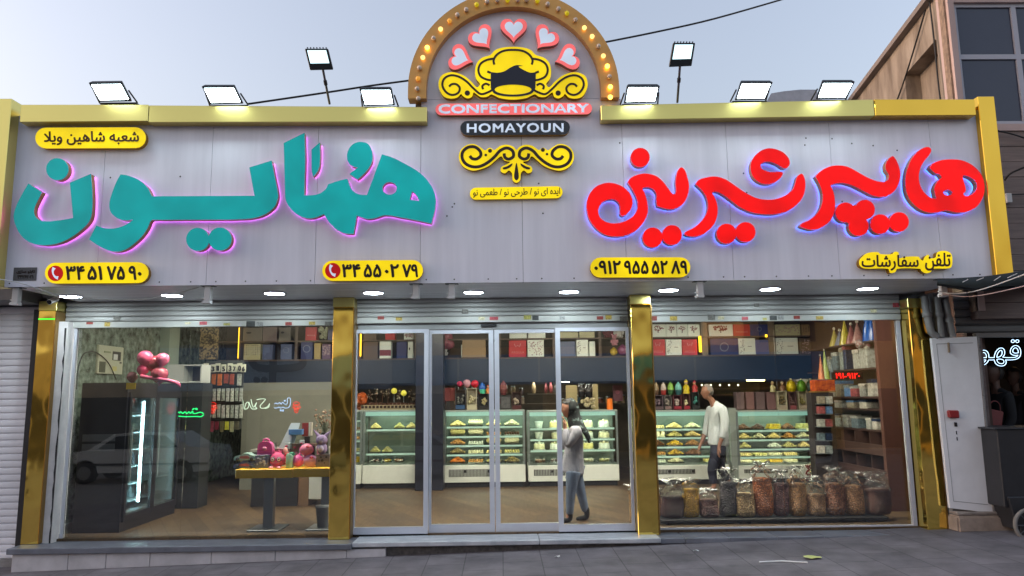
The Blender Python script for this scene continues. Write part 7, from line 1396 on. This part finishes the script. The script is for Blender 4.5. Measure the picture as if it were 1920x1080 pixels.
def nutbag(x0, x1, yt, yb, col, sc, lab, Y=9.78, up=30, lean=0, onfloor=False):
    a = P(x0, yb, Y); b = P(x1, yb, Y); cx = (a.x+b.x)/2; hw = (b.x-a.x)/2*1.04; z0 = .067 if not onfloor else .002; zt = P((x0+x1)/2, yt, Y-.1).z; h = zt-z0
    t = thing('nut_bag', lab, 'bag of nuts', (cx, Y, z0), 'clear plastic bags of nuts'); mb = MB(); n = 18
    prof = [(.55, 0), (.86, .03), (.97, .1), (1.0, .25), (.98, .5), (.95, .75), (.93, .93), (.8, 1.0), (.4, 1.02), (.001, 1.025)]; vs = []; seed = R_.uniform(0, 6)
    for r, z in prof:
        for j in range(n):
            th = 2*math.pi*j/n; sq = 1/max(abs(math.cos(th)), abs(math.sin(th)))**.35; k = 1+.05*math.sin(3*th+seed+z*5)+.03*math.sin(5*th+z*9)
            vs.append((cx+hw*r*sq*k*math.cos(th)*.93+lean*z*h, Y+hw*.8*r*sq*k*math.sin(th)*.9, z0+z*h))
    fs = [(i*n+j, i*n+(j+1) % n, (i+1)*n+(j+1) % n, (i+1)*n+j) for i in range(len(prof)-1) for j in range(n)]
    mb.add(vs, fs, 0, True); mb.add(vs[:n], [tuple(range(n))], 0); mb.build('nuts', nutmat('nuts_%d_%d_%d' % col, col, sc), t)
    # slack plastic above the nuts
    mb = MB(); hu = (up*.0069); vs = []; pr = [(.99, .9*h), (.97, h), (.9, h+hu*.25), (.72, h+hu*.5), (.5, h+hu*.72), (.62, h+hu*.92), (.85, h+hu*1.05)]
    for i, (r, z) in enumerate(pr):
        for j in range(n):
            th = 2*math.pi*j/n; k = 1+(.0 if i < 2 else   .16*math.sin(4*th+seed*3+i)+R_.uniform(-.08, .08)); vs.append((cx+hw*r*k*math.cos(th)+lean*h+R_.uniform(-.012, .012)*i, Y+hw*.75*r*k*math.sin(th), z0+z+(R_.uniform(-.015, .015) if i > 2 else 0)))
    mb.add(vs, [(i*n+j, i*n+(j+1) % n, (i+1)*n+(j+1) % n, (i+1)*n+j) for i in range(len(pr)-1) for j in range(n)], 0, False); mb.build('plastic_top', G_bag, t, fixn=False)
for a in ((1240,1284,932,981,(74,36,44),300,'bag of fine maroon powder beside the third gold pillar'),(1279,1312,918,980,(226,160,28),55,'bag of bright yellow kernels beside the maroon one'),(1312,1350,938,980,(124,92,88),55,'short bag of brown purple nuts between the yellow and black bags'),(1349,1383,906,978,(52,50,58),45,'bag of shiny black seeds'),(1378,1419,926,978,(206,176,128),60,'short bag of cream beans beside the black seeds'),(1415,1452,898,975,(176,108,56),48,'tall bag of orange brown nuts'),(1451,1481,908,975,(116,78,80),48,'bag of mauve brown nuts beside the tall orange one'),(1480,1513,908,975,(206,152,92),60,'bag of golden tan nuts past the mauve brown one'),(1513,1550,928,975,(186,152,112),66,'short bag of pale greyish nuts'),(1549,1587,908,974,(150,102,70),50,'bag of reddish brown nuts below the wooden bins'),(1586,1624,912,974,(198,150,100),60,'bag of light tan nuts next to the end bag'),(1622,1672,918,979,(108,70,58),110,'wide dull brown bag at the coffee shop end of the row')):
    nutbag(*a, up=R_.choice((18, 24, 30)), lean=R_.uniform(-.06, .06))
nutbag(1180, 1200, 922, 978, (176, 148, 100), 60, 'slim bag of tan nuts standing behind the glass beside the third gold pillar', up=12, onfloor=True)
nutbag(1224, 1243, 928, 978, (120, 84, 60), 60, 'slim brown bag half hidden by the third gold pillar', Y=9.98, up=10, onfloor=True)

# ================================================================== RIGHT BAY: SIDE SHELVES
XS = 5.5; M_sb = mat('dark_brown_shelving', (72, 50, 44), .5, var=.2, vscale=2, stretch=(1, .5, 6))
sh = thing('shelving_unit', 'dark brown side shelving with party goods and wooden bins', 'shelving', (5.7, 12, 0)); mb = MB(); mb.box(5.33, 5.979, 10.42, 10.5, .001, 3.18); mb.build('end_panel', mat('red_brown_panel', (92, 58, 48), .4, var=.15, vscale=1.5, stretch=(5, 5, .4)), sh)
lev = [PX(1600, y, XS).z for y in (643, 692, 744, 766, 803)]; Ys0, Ys1 = 10.52, 13.3
for z in lev: mb = MB(); mb.box(XS, 5.975, Ys0, Ys1, z-.022, z); mb.build('board', M_sb, sh)
zb3 = PX(1600, 805, XS).z; bins = [(PX(1600, 832, XS).z, PX(1600, 806, XS).z), (PX(1600, 874, XS).z, PX(1600, 844, XS).z)]
for z0, z1 in bins:
    mb = MB(); mb.box(XS-.12, 5.975, Ys0, 12.4, z0-.1, z0); mb.build('bin_floor', M_sb, sh); mb = MB(); mb.box(XS-.12, XS-.1, Ys0, 12.4, z0+.001, z0+.05); mb.build('bin_lip', M_sb, sh)
    for k in range(5):
        y = Ys0+.02+k*.46; mb = MB(); mb.box(XS-.09, 5.97, y, y+.02, z0+.001, z1); mb.build('divider', M_sb, sh)
        if k < 4:
            mb = MB(); mb.box(XS-.098, 5.97, y+.03, y+.44, z0+.002, z0+.04); mb.build('bin_fill', mat('wrapped_sweets', (84, 62, 54), .2, var=.8, vscale=60, bump=1, bscale=60, coat=.8), sh)
mb = MB(); mb.box(XS+.1, 5.975, Ys0, Ys1, .001, .3); mb.build('plinth', M_sb, sh)
def hat(lab, px, pyb, pyt, X, col, grp='party hats', r=.09):
    q = PX(px, pyb, X); h = PX(px, pyt, X).z-q.z; t = thing('party_hat', lab, 'party hat', q, grp); mb = MB(); mb.lathe(q, [(r, 0), (r*.5, h*.5), (.002, h)], 16); mb.build('cone', mat('hat_%d_%d_%d' % col, col, .3, var=.15, vscale=20), t); mb = MB(); mb.ball(q+Vector((0, 0, h)), r*.2, 8, 5, jit=.3); mb.build('pompom', mat('pompom', (206, 200, 180), .8), t)
z1 = lambda px: lev[0]
def shelf_at(px, k, X=None):          # a point on shelf board k under picture column px
    X = X or XS+.12; q = PX(px, 700, X); return Vector((X, min(Ys1-.1, max(Ys0+.12, q.y)), lev[k]+.001))
for px, h, col, lab in ((1570, .3, (176, 160, 80), 'first pale yellow party hat on the top side shelf'), (1590, .42, (196, 180, 60), 'tall yellow party hat on the top side shelf'), (1580, .26, (120, 124, 140), 'grey party hat on the top side shelf'), (1602, .32, (150, 92, 88), 'rose party hat on the top side shelf'), (1614, .34, (166, 120, 110), 'pale rose party hat on the top side shelf')):
    q = shelf_at(px, 0); t = thing('party_hat', lab, 'party hat', q, 'party hats on the top side shelf'); mb = MB(); mb.lathe(q, [(.1, 0), (.05, h*.5), (.002, h)], 16); mb.build('cone', mat('hat_%d_%d_%d' % col, col, .3, var=.3, vscale=20), t); mb = MB(); mb.ball(q+Vector((0, 0, h)), .025, 8, 5, jit=.3); mb.build('pompom', mat('pompom', (206, 200, 180), .8), t)
q = shelf_at(1641, 0); t = thing('bucket', 'glossy blue bucket on the top side shelf', 'bucket', q); mb = MB(); mb.lathe(q, [(.14, 0), (.12, .18), (.09, .3)], 18); mb.build('bucket', mat('blue_foil', (24, 84, 170), .25), t); mb = MB(); mb.lathe(q+Vector((0, 0, .301)), [(.1, 0), (.1, .02), (.085, .02)], 18); mb.build('rim', mat('blue_rim', (60, 120, 196), .3), t)
lumps('decoration_pile', 'jumble of small pink and white decorations on the top side shelf', 'decorations', (1604, 640, 1632, 650), 11.2, mat('rose_bits', (150, 96, 96), .4, col2=(170, 170, 160), vscale=20, thr=(.4, .6)), 18, .05, 'pile', jit=.3)
G_pl = glass('clear_box_plastic', (.8, .84, .84, 1), 1.5, 1.2, rough=.15, base=.12, bump=.5, bscale=20)
cols = [(150, 158, 152), (110, 126, 132), (40, 56, 84), (150, 140, 120), (176, 176, 166), (160, 84, 84), (96, 130, 170), (196, 190, 176)]
def goods(k, items, word):
    for n_, (px, w_, h, c_, clear) in enumerate(items):
        q = shelf_at(px, k, XS+.16); t = thing('party_pack', '%s %s on the %s side shelf, counted from the case end' % ((ORD+['sixth', 'seventh', 'eighth', 'ninth'])[n_], 'clear pack' if clear else word, ['top', 'second', 'third', 'fourth', 'fifth'][k]), 'pack', q, 'packs on the %s side shelf' % ['top', 'second', 'third', 'fourth', 'fifth'][k])
        mb = MB(); mb.box(q.x-.13, q.x+.1, q.y-w_/2, q.y+w_/2, q.z, q.z+h*.8); mb.build('content', mat('goods_%d' % c_, cols[c_], .35, var=.5, vscale=24, bump=.4, bscale=30), t, bevel=.01)
        mb = MB(); mb.box(q.x-.134, q.x+.104, q.y-w_/2-.004, q.y+w_/2+.004, q.z+h*.801, q.z+h); mb.build('header', mat('goods_%d' % ((c_+3) % 8), cols[(c_+3) % 8], .35, var=.4, vscale=24), t)
goods(1, ((1566,.2,.24,0,1),(1580,.18,.3,1,1),(1594,.14,.36,0,1),(1600,.1,.4,2,0),(1622,.2,.3,4,1),(1636,.22,.36,4,1)), 'dark tub')
goods(2, ((1571,.2,.22,4,0),(1583,.16,.26,3,0),(1600,.2,.18,6,0),(1612,.2,.16,5,0),(1630,.2,.2,4,1),(1645,.16,.26,7,0)), 'coloured carton')
goods(3, ((1560,.2,.1,3,0),(1580,.2,.12,4,0),(1604,.24,.12,3,0),(1628,.22,.13,7,0)), 'bundle of sticks')
goods(4, ((1560,.2,.2,3,0),(1578,.18,.18,0,1),(1592,.18,.2,4,0),(1610,.22,.19,1,0),(1636,.14,.17,4,0),(1648,.14,.16,7,1)), 'grey carton')
# red number display
t = thing('number_display', 'red LED number display below the second side shelf', 'display', P(1590, 711, 10.9)); mb = MB(); pbox(mb, 1563, 697, 1617, 712, 11.0, .06); mb.build('case', mat('display_black', (26, 10, 10), .3), t)
text('led_digits', '۱۹۱-۹۱۲۰', (1567, 699.5, 1612, 709.5), 10.996, glow('red_digits', (255, 24, 20), 2.2), t, bold=.003)
# hats on the orange stand
t = thing('display_stand', 'orange printed card stand holding party hats', 'stand', P(1546, 734, 12.0)); mb = MB(); pbox(mb, 1530, 712, 1565, 733, 12.0, .22); mb.build('card', mat('orange_card', (206, 96, 26), .5, col2=(150, 40, 24), vscale=14, thr=(.4, .6)), t); mb = MB(); pbox(mb, 1528, 733.2, 1567, 735.5, 11.98, .26); mb.build('ledge', mat('gold_ledge', (150, 110, 50), .5), t); mb = MB(); pbox(mb, 1533, 736, 1562, 915, 12.02, .2); mb.build('rack_back', mat('dark_rack', (50, 42, 42), .6, var=.2), t)
for px, pyb, pyt, col, lab, r in ((1549, 711, 656, (176, 190, 90), 'tall yellow green party hat on the orange card stand', .07), (1541, 711, 666, (206, 120, 60), 'orange party hat behind the yellow green one', .06), (1561, 711, 672, (120, 140, 150), 'slim grey blue party hat on the orange card stand', .04)):
    q = P(px, pyb, 12.1); h = P(px, pyt, 12.1).z-q.z; t = thing('party_hat', lab, 'party hat', q, 'party hats on the orange stand'); mb = MB(); mb.lathe(q, [(r, 0), (r*.5, h*.5), (.002, h)], 16); mb.build('cone', mat('hat_%d_%d_%d' % col, col, .3, var=.15, vscale=20), t); mb = MB(); mb.ball(q+Vector((0, 0, h)), r*.22, 8, 5, jit=.3); mb.build('pompom', mat('pompom', (206, 200, 180), .8), t)
for k, (py, c_) in enumerate(((757, 3), (776, 5), (800, 4), (826, 1), (850, 7))):
    for j in range(2):
        t = thing('party_pack', '%s pack on tier %s of the dark rack under the orange stand' % (['nearer', 'farther'][j], ORD[k]), 'pack', P(1540+j*13, py, 11.95), 'packs on the dark rack'); mb = MB(); pbox(mb, 1536+j*14, py-14, 1547+j*14, py, 11.9, .1); mb.build('packet', mat('goods_%d' % ((c_+j) % 8), cols[(c_+j) % 8], .35, var=.5, vscale=24), t, bevel=.005); mb = MB(); pbox(mb, 1536+j*14, py+.3, 1547+j*14, py+1.3, 11.86, .15); mb.build('peg', M_edge, t)
# garland
t = thing('garland', 'dark green garland with tiny lights and red berries beside the brightest case', 'garland', P(1530, 930, 13.5)); mb = MB(); mb2 = MB(); mb3 = MB()
for k in range(420):
    py = R_.uniform(790, 925); px = 1522+7*math.sin((py-790)/40)+R_.gauss(0, 5.5); q = P(px, py, 13.45+R_.uniform(-.08, .06)); d = Vector((R_.uniform(-1, 1), R_.uniform(-1, 1), R_.uniform(-1, .6))).normalized()*.05; e = Vector((R_.uniform(-1, 1), R_.uniform(-1, 1), R_.uniform(-1, 1))).normalized()*.014
    mb.add([q, q+d*.5+e, q+d, q+d*.5-e], [(0, 1, 2, 3)])
    if k % 9 == 0: mb2.ball(q, .008, 5, 4)
for k in range(40): mb3.ball(P(1516+R_.gauss(0, 4), R_.uniform(872, 902), 13.38+R_.uniform(-.05, .05)), .016, 6, 4)
mb.build('foliage', mat('garland_green', (40, 56, 34), .7, var=.4, vscale=10), t, fixn=False); mb2.build('fairy_lights', glow('fairy', (255, 230, 150), 2.5), t, fixn=False); mb3.build('berries', mat('berry_red', (130, 24, 30), .35), t, fixn=False)

# ================================================================== PEOPLE
def skin(name, chains, m, parent, sub=2):
    """one smooth surface grown over connected joints; chains are lists of (point, radius) sharing joints by position"""
    vs = []; rs = []; es = []; idx = {}
    def key(p): return tuple(round(c, 4) for c in p)
    for ch in chains:
        prev = None
        for p, r in ch:
            k = key(p)
            if k not in idx: idx[k] = len(vs); vs.append(Vector(p)); rs.append(r if isinstance(r, tuple) else (r, r))
            if prev is not None and prev != idx[k]: es.append((prev, idx[k]))
            prev = idx[k]
    me = bpy.data.meshes.new('s'); me.from_pydata(vs, es, []); o = bpy.data.objects.new('s', me); C.objects.link(o)
    md = o.modifiers.new('skin', 'SKIN'); md.use_smooth_shade = True; md.branch_smoothing = .4
    if not me.skin_vertices: bm = bmesh.new(); bm.from_mesh(me); bm.verts.layers.skin.verify(); bm.to_mesh(me); bm.free()
    for i, sv in enumerate(me.skin_vertices[0].data): sv.radius = rs[i]; sv.use_root = (i == 0)
    sb = o.modifiers.new('sub', 'SUBSURF'); sb.levels = sub; sb.render_levels = sub
    dg = bpy.context.evaluated_depsgraph_get(); dg.update(); ev = bpy.data.meshes.new_from_object(o.evaluated_get(dg)); bpy.data.objects.remove(o)
    off = worldloc(parent)
    for v in ev.vertices: v.co -= off
    for p in ev.polygons: p.use_smooth = True
    ev.materials.clear(); ev.materials.append(m); ev.name = name; ob = bpy.data.objects.new(name, ev); C.objects.link(ob); ob.parent = parent; return ob
M_skin = mat('skin_tone', (176, 124, 100), .5, var=.06, vscale=20); M_skin2 = mat('skin_tan', (150, 104, 82), .5, var=.06, vscale=20)
def V3(px, py, Y, dy=0): q = P(px, py, Y); return Vector((q.x, Y+dy, q.z))
def head_chain(c, h, face=-1):
    return [[(c+Vector((.012*-face, 0, -h*.62)), .05), (c+Vector((.012*-face, 0, -h*.3)), .05), (c+Vector((.015*-face, 0, 0)), .052)]]
def head_surface(c, h, face, off=0, keep=None, n=22, k=18):
    """skull, brow, nose, lips and chin as one rounded surface; keep(front, side, up) crops it for hair or a scarf"""
    vs = []; ok = []
    for i in range(k+1):
        a = math.pi*i/k-math.pi/2
        for j in range(n):
            t_ = 2*math.pi*j/n; u, s_, z = math.cos(a)*math.cos(t_), math.cos(a)*math.sin(t_), math.sin(a)
            g = lambda z0, w_: math.exp(-((z-z0)/w_)**2)
            x = u*h*.41; y = s_*h*.32; low = max(0, -z); x *= 1-.28*low; y *= 1-.42*low; x += .035*h*low*2
            if u > 0:
                f_ = math.exp(-(s_/.2)**2); x += h*f_*(.1*g(-.12, .13)-.02*g(.1, .1)+.03*g(-.42, .08)+.035*g(-.72, .12)-.015*g(-.54, .05))
                x -= h*.02*math.exp(-((abs(s_)-.38)/.14)**2)*g(.04, .12)
            q = Vector((x, y, z*h*.52)); q += q.normalized()*off; vs.append(c+Vector((q.x*face, q.y, q.z))); ok.append(keep is None or keep(u, s_, z))
    fs = [(i*n+j, i*n+(j+1) % n, (i+1)*n+(j+1) % n, (i+1)*n+j) for i in range(k) for j in range(n)]
    return vs, [f for f in fs if all(ok[q] for q in f)]
def add_head(o, c, h, face):
    vs, fs = head_surface(c, h, face); off = worldloc(o); bm = bmesh.new(); bm.from_mesh(o.data); b = [bm.verts.new(v-off) for v in vs]
    for f in fs:
        q = bm.faces.new([b[i] for i in f]); q.smooth = True
    bmesh.ops.remove_doubles(bm, verts=b, dist=1e-5); bmesh.ops.recalc_face_normals(bm, faces=bm.faces); bm.to_mesh(o.data); bm.free()
def head_cover(name, m, parent, c, h, face, off, keep):
    vs, fs = head_surface(c, h, face, off, keep); mb = MB(); mb.add(vs, fs, 0, True); return mb.build(name, m, parent)
def hand(wr, dr, m, parent, curl=.5, s_=1, side=1):
    """five fingers grown from a palm at the wrist, pointing along dr"""
    dr = dr.normalized(); sd_ = Vector((0, 1, 0)) if abs(dr.y) < .8 else Vector((1, 0, 0)); nr = dr.cross(sd_).normalized()
    pm = wr+dr*.05*s_; ch = [[(wr, .024*s_), (pm, (.03*s_, .024*s_)), (wr+dr*.085*s_, (.03*s_, .02*s_))]]
    for k in range(4):
        b = wr+dr*.088*s_+sd_*(k-1.5)*.019*s_; L = (.06, .072, .068, .05)[k]*s_; d1 = (dr+nr*curl*.4).normalized(); d2 = (dr+nr*curl*1.2).normalized(); p1 = b+d1*L*.5
        ch.append([(wr+dr*.085*s_, (.03*s_, .02*s_)), (b, .0095*s_), (p1, .0085*s_), (p1+d2*L*.5, .0065*s_)])
    tb = wr+dr*.03*s_-sd_*.02*side*s_; d1 = (dr*.7-sd_*side*.7+nr*.3).normalized(); ch.append([(pm, (.03*s_, .024*s_)), (tb+d1*.02*s_, .012*s_), (tb+d1*.045*s_, .01*s_), (tb+d1*.045*s_+(dr+nr*.4).normalized()*.03*s_, .008*s_)])
    return ch
# --- woman in a headscarf
Yw = 9.98; wm = thing('person', 'woman in a grey coat and patterned headscarf raising a hand to her mouth', 'person', V3(1075, 978, Yw))
W_ = lambda px, py, dy=0: V3(px, py, Yw, dy)
hc = W_(1066, 766); neck = W_(1073, 792); chest = W_(1078, 815); waist = W_(1075, 850); pel = W_(1076, 880)
elb = W_(1063, 836, -.15); wr = W_(1058, 800, -.12); elb2 = W_(1060, 842, .15); wr2 = W_(1056, 815, .1)
kn1 = W_(1069, 922, -.08); an1 = W_(1067, 962, -.08); kn2 = W_(1090, 922, .09); an2 = W_(1101, 960, .09); sh1 = W_(1079, 806, -.17); sh2 = W_(1079, 806, .17)
fin = W_(1056.5, 777, -.08)
body = [[(pel, .09), (waist, .09), (chest, (.09, .1)), (neck, .048)]]+head_chain(hc, .24)
body[1][0] = (neck, .048)
body += [[(chest, (.09, .1)), (sh1, .055), (elb, .042), (wr, .028)], [(chest, (.09, .1)), (sh2, .05), (elb2, .042), (wr2, .028)], [(pel, .09), (W_(1073, 890, -.08), .07), (kn1, .05), (an1, .04), (W_(1064, 973, -.08), .036), (W_(1048, 976, -.08), .028)], [(pel, .09), (W_(1080, 890, .09), .07), (kn2, .05), (an2, .04), (W_(1103, 972, .09), .036), (W_(1084, 976, .09), .028)]]
body += hand(wr, fin-wr, M_skin, wm, .9, 1, 1)
add_head(skin('body', body, M_skin, wm, 2), hc, .235, -1)
M_coat = mat('grey_coat', (166, 164, 174), .8, var=.1, vscale=6, bump=.8, bscale=7, bdist=.05, stretch=(1.6, 1.6, .5))
hem = W_(1074, 886); 
skin('coat', [[(W_(1073, 890), (.132, .165)), (W_(1074, 884), (.13, .165)), (W_(1075, 866), (.12, .155)), (waist, (.112, .14)), (W_(1078, 828), (.116, .145)), (W_(1080, 808), (.096, .135)), (W_(1078, 797), (.07, .08))], [(W_(1080, 808), (.115, .15)), (sh1, .075), (W_(1071, 823, -.18), .07), (elb, .064), (W_(1060, 815, -.14), .054), (wr+Vector((0, 0, -.01)), .044)], [(W_(1080, 808), (.115, .15)), (sh2, .075), (elb2, .064), (wr2, .046)]], M_coat, wm, 2)
M_jean = mat('blue_grey_jeans', (104, 118, 142), .85, var=.15, vscale=9, bump=.2, bscale=14)
skin('trousers', [[(W_(1076, 872), (.115, .125)), (W_(1073, 890, -.08), .098), (kn1, .07), (W_(1067, 966, -.08), .052)], [(W_(1076, 872), (.115, .125)), (W_(1081, 890, .09), .098), (kn2, .07), (W_(1100, 964, .09), .05)]], M_jean, wm, 2)
M_shoe = mat('black_shoe', (22, 22, 24), .5)
for ax, ay, dy in ((1067, 965, -.08), (1101, 964, .09)):
    skin('shoe', [[(W_(ax, ay-13, dy), .043), (W_(ax, ay-5, dy), .047), (W_(ax+2, 972, dy), .045), (W_(ax-9, 974, dy), .042), (W_(ax-20, 976, dy), .03)]], M_shoe, wm, 2)
M_scf = mat('patterned_scarf', (26, 32, 34), .7, col2=(112, 128, 126), vscale=15, thr=(.36, .45), bump=.4, bscale=14, bdist=.02)
skin('headscarf', [[(W_(1071, 752.5), (.06, .07)), (W_(1074, 762), (.088, .1)), (W_(1076, 778), (.08, .09)), (W_(1078, 793), (.085, .11)), (W_(1082, 803), (.085, .12))], [(W_(1078, 793), (.085, .11)), (W_(1091, 801, -.08), .05), (W_(1099, 814, -.12), .04), (W_(1104, 830, -.12), .026)], [(W_(1078, 793), (.085, .11)), (W_(1066, 797, -.02), .045)]], M_scf, wm, 2)
head_cover('scarf_hood', M_scf, wm, hc+Vector((.012, 0, .0)), .245, -1, .02, lambda u, s_, z: u < .3-.35*max(0, z))
M_hair = mat('dark_hair', (28, 22, 20), .5); head_cover('hair', M_hair, wm, hc, .237, -1, .012, lambda u, s_, z: u < .8 and z > .38)
mb = MB(); e = hc+Vector((-.078, -.034, .004)); mb.ball(e, (.009, .009, .006), 8, 6); mb.ball(e+Vector((0, .068, 0)), (.009, .009, .006), 8, 6); mb.build('eyes', M_blkink, wm); mb = MB(); mb.box(hc.x-.086, hc.x-.068, hc.y-.05, hc.y-.022, hc.z+.02, hc.z+.026); mb.build('eyebrow', M_hair, wm)
# --- man in a white shirt
Ym = 12.9; mn = thing('person', 'grey-haired man in a white shirt and dark blue trousers striding past the pastry case', 'person', V3(1340, 918, Ym))
N_ = lambda px, py, dy=0: V3(px, py, Ym, dy)
hc = N_(1326, 735); nk = N_(1336, 752); ch_ = N_(1343, 775); wa = N_(1347, 815); pl = N_(1348, 838)
s1, e1, w1 = N_(1349, 766, -.2), N_(1350, 806, -.24), N_(1341, 836, -.22); s2, e2, w2 = N_(1338, 766, .2), N_(1332, 806, .22), N_(1319, 836, .2)
k1, a1_ = N_(1331, 880, -.1), N_(1337, 913, -.1); k2, a2_ = N_(1354, 878, .1), N_(1372, 910, .1)
bd = [[(pl, .1), (wa, .11), (ch_, (.11, .12)), (nk, .055)]]+head_chain(hc, .25)
bd[1][0] = (nk, .055)
bd += [[(ch_, (.11, .12)), (s1, .055), (e1, .046), (w1, .032)], [(ch_, (.11, .12)), (s2, .055), (e2, .046), (w2, .032)], [(pl, .1), (N_(1342, 850, -.1), .075), (k1, .062), (a1_, .044), (a1_+Vector((-.14, 0, -.03)), .032)], [(pl, .1), (N_(1350, 850, .1), .075), (k2, .062), (a2_, .044), (a2_+Vector((-.12, 0, -.05)), .032)]]
bd += hand(w1, N_(1339, 850, -.22)-w1, M_skin2, mn, .7, 1.15, 1)+hand(w2, N_(1314, 849, .2)-w2, M_skin2, mn, .7, 1.15, -1)
add_head(skin('body', bd, M_skin2, mn, 2), hc, .25, -1)
M_shirt = mat('white_shirt', (206, 212, 212), .85, var=.05, vscale=8, bump=.9, bscale=6, bdist=.06, stretch=(1.6, 1.6, .6))
skin('shirt', [[(N_(1347, 838), (.165, .19)), (N_(1347, 830), (.168, .195)), (wa, (.175, .2)), (N_(1346, 795), (.165, .195)), (N_(1345, 772), (.145, .18)), (N_(1341, 758), (.075, .09)), (N_(1338, 752), .066)], [(N_(1345, 772), (.145, .18)), (s1, .085), (N_(1352, 788, -.23), .08), (e1, .074), (N_(1346, 822, -.23), .066)], [(N_(1345, 772), (.145, .18)), (s2, .085), (e2, .074), (N_(1328, 820, .21), .064)]], M_shirt, mn, 2)
skin('trousers', [[(N_(1348, 824), (.15, .165)), (N_(1348, 838), (.15, .17)), (N_(1341, 850, -.1), .115), (k1, .085), (N_(1336, 908, -.1), .068)], [(N_(1348, 838), (.15, .17)), (N_(1351, 850, .1), .115), (k2, .085), (N_(1369, 904, .1), .066)]], mat('navy_trousers', (30, 32, 50), .8, var=.1, vscale=8), mn, 2)
for a_, dy in ((a1_, -.1), (a2_, .1)): skin('shoe', [[(a_+Vector((.02, 0, 0)), .05), (a_+Vector((.01, 0, -.03)), .05), (a_+Vector((-.1, 0, -.04)), .045), (a_+Vector((-.18, 0, -.045)), .032)]], M_shoe, mn, 2)
M_gh = mat('grey_hair', (128, 120, 112), .8, var=.25, vscale=40); head_cover('hair', M_gh, mn, hc, .25, -1, .01, lambda u, s_, z: (u < -.1 and z > -.35) or (u < .62 and z > .5) or (u < .2 and z > .12))
mb = MB(); e = hc+Vector((-.084, -.036, .005)); mb.ball(e, (.009, .009, .006), 8, 6); mb.ball(e+Vector((0, .072, 0)), (.009, .009, .006), 8, 6); mb.build('eyes', M_blkink, mn); mb = MB(); mb.ball(hc+Vector((.012, -.08, -.01)), (.02, .012, .032), 8, 6); mb.build('ear', M_skin2, mn)
# --- two people in the coffee shop doorway
def standing(Y, px, yt, yb, lab, face, coat, bagcol=None):
    top = P(px, yt, Y); x0 = top.x; h = top.z-.06; g = Vector((x0, Y, .06)); t = thing('person', lab, 'person', g, None); z = lambda f: Vector((x0, Y, .06+h*f))
    hd = z(.93); bd = [[(z(.5), .1), (z(.62), .1), (z(.76), (.12, .11)), (z(.84), .05)]]+head_chain(hd, h*.135, face); bd[1][0] = (z(.84), .052)
    for s_ in (-1, 1):
        sh_ = z(.79)+Vector((.03, s_*.18, 0)); el = z(.62)+Vector((.02, s_*.22, 0)); wr_ = z(.52)+Vector((face*.1, s_*.2, 0)); hp = z(.48)+Vector((0, s_*.09, 0))
        bd += [[(z(.76), (.12, .11)), (sh_, .052), (el, .044), (wr_, .03)], [(z(.5), .1), (hp, .075), (hp-Vector((0, 0, h*.22)), .06), (hp-Vector((0, 0, h*.44)), .042), (hp-Vector((-face*.12, 0, h*.465)), .03)]]+hand(wr_, Vector((face*.3, 0, -1)), M_skin2, t, .7, 1, s_)
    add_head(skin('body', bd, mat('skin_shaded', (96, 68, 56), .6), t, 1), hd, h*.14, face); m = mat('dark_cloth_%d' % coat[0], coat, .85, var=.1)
    skin('coat', [[(z(.36), (.2, .22)), (z(.5), (.17, .19)), (z(.62), (.15, .17)), (z(.77), (.16, .16)), (z(.84), .07)]]+[[(z(.77), (.16, .16)), (z(.79)+Vector((.03, s_*.18, 0)), .078), (z(.62)+Vector((.02, s_*.22, 0)), .064), (z(.53)+Vector((face*.09, s_*.2, 0)), .046)] for s_ in (-1, 1)], m, t, 2)
    skin('trousers', [[(z(.42), .15)]+[(z(.3)+Vector((0, s_*.09, 0)), .09), (z(.06)+Vector((0, s_*.09, 0)), .06)] for s_ in (-1, 1)], mat('black_trousers', (24, 24, 28), .8), t, 1)
    head_cover('hair', M_hair, t, hd, h*.14, face, .014, lambda u, s_, z: (u < .1 and z > -.6) or (u < .7 and z > .45)); mb = MB(); mb.ball(hd+Vector((face*.08, -.034, .004)), .009, 6, 5); mb.ball(hd+Vector((face*.08, .034, .004)), .009, 6, 5); mb.build('eyes', M_blkink, t); return t
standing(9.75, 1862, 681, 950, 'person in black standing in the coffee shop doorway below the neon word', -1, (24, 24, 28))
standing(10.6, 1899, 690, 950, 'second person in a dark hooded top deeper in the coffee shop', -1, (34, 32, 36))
a = P(1851, 805, 9.45); t = thing('handbag', 'dull red bag held by the person in black', 'bag', a); mb = MB(); mb.hexa([P(1850, 798, 9.42), P(1878, 800, 9.42), P(1882, 772, 9.42), P(1850, 765, 9.42), P(1850, 798, 9.52), P(1878, 800, 9.52), P(1882, 772, 9.52), P(1850, 765, 9.52)]); mb.build('bag', mat('dull_red_bag', (128, 64, 62), .6, var=.15, vscale=6), t, bevel=.015); mb = MB(); mb.tube(smooth_path([tuple(P(a, b, 9.47)) for a, b in ((1856, 767), (1858, 755), (1866, 752), (1874, 758), (1876, 771))]), .007, 6); mb.build('strap', mat('dull_red_bag', (128, 64, 62), .6), t)
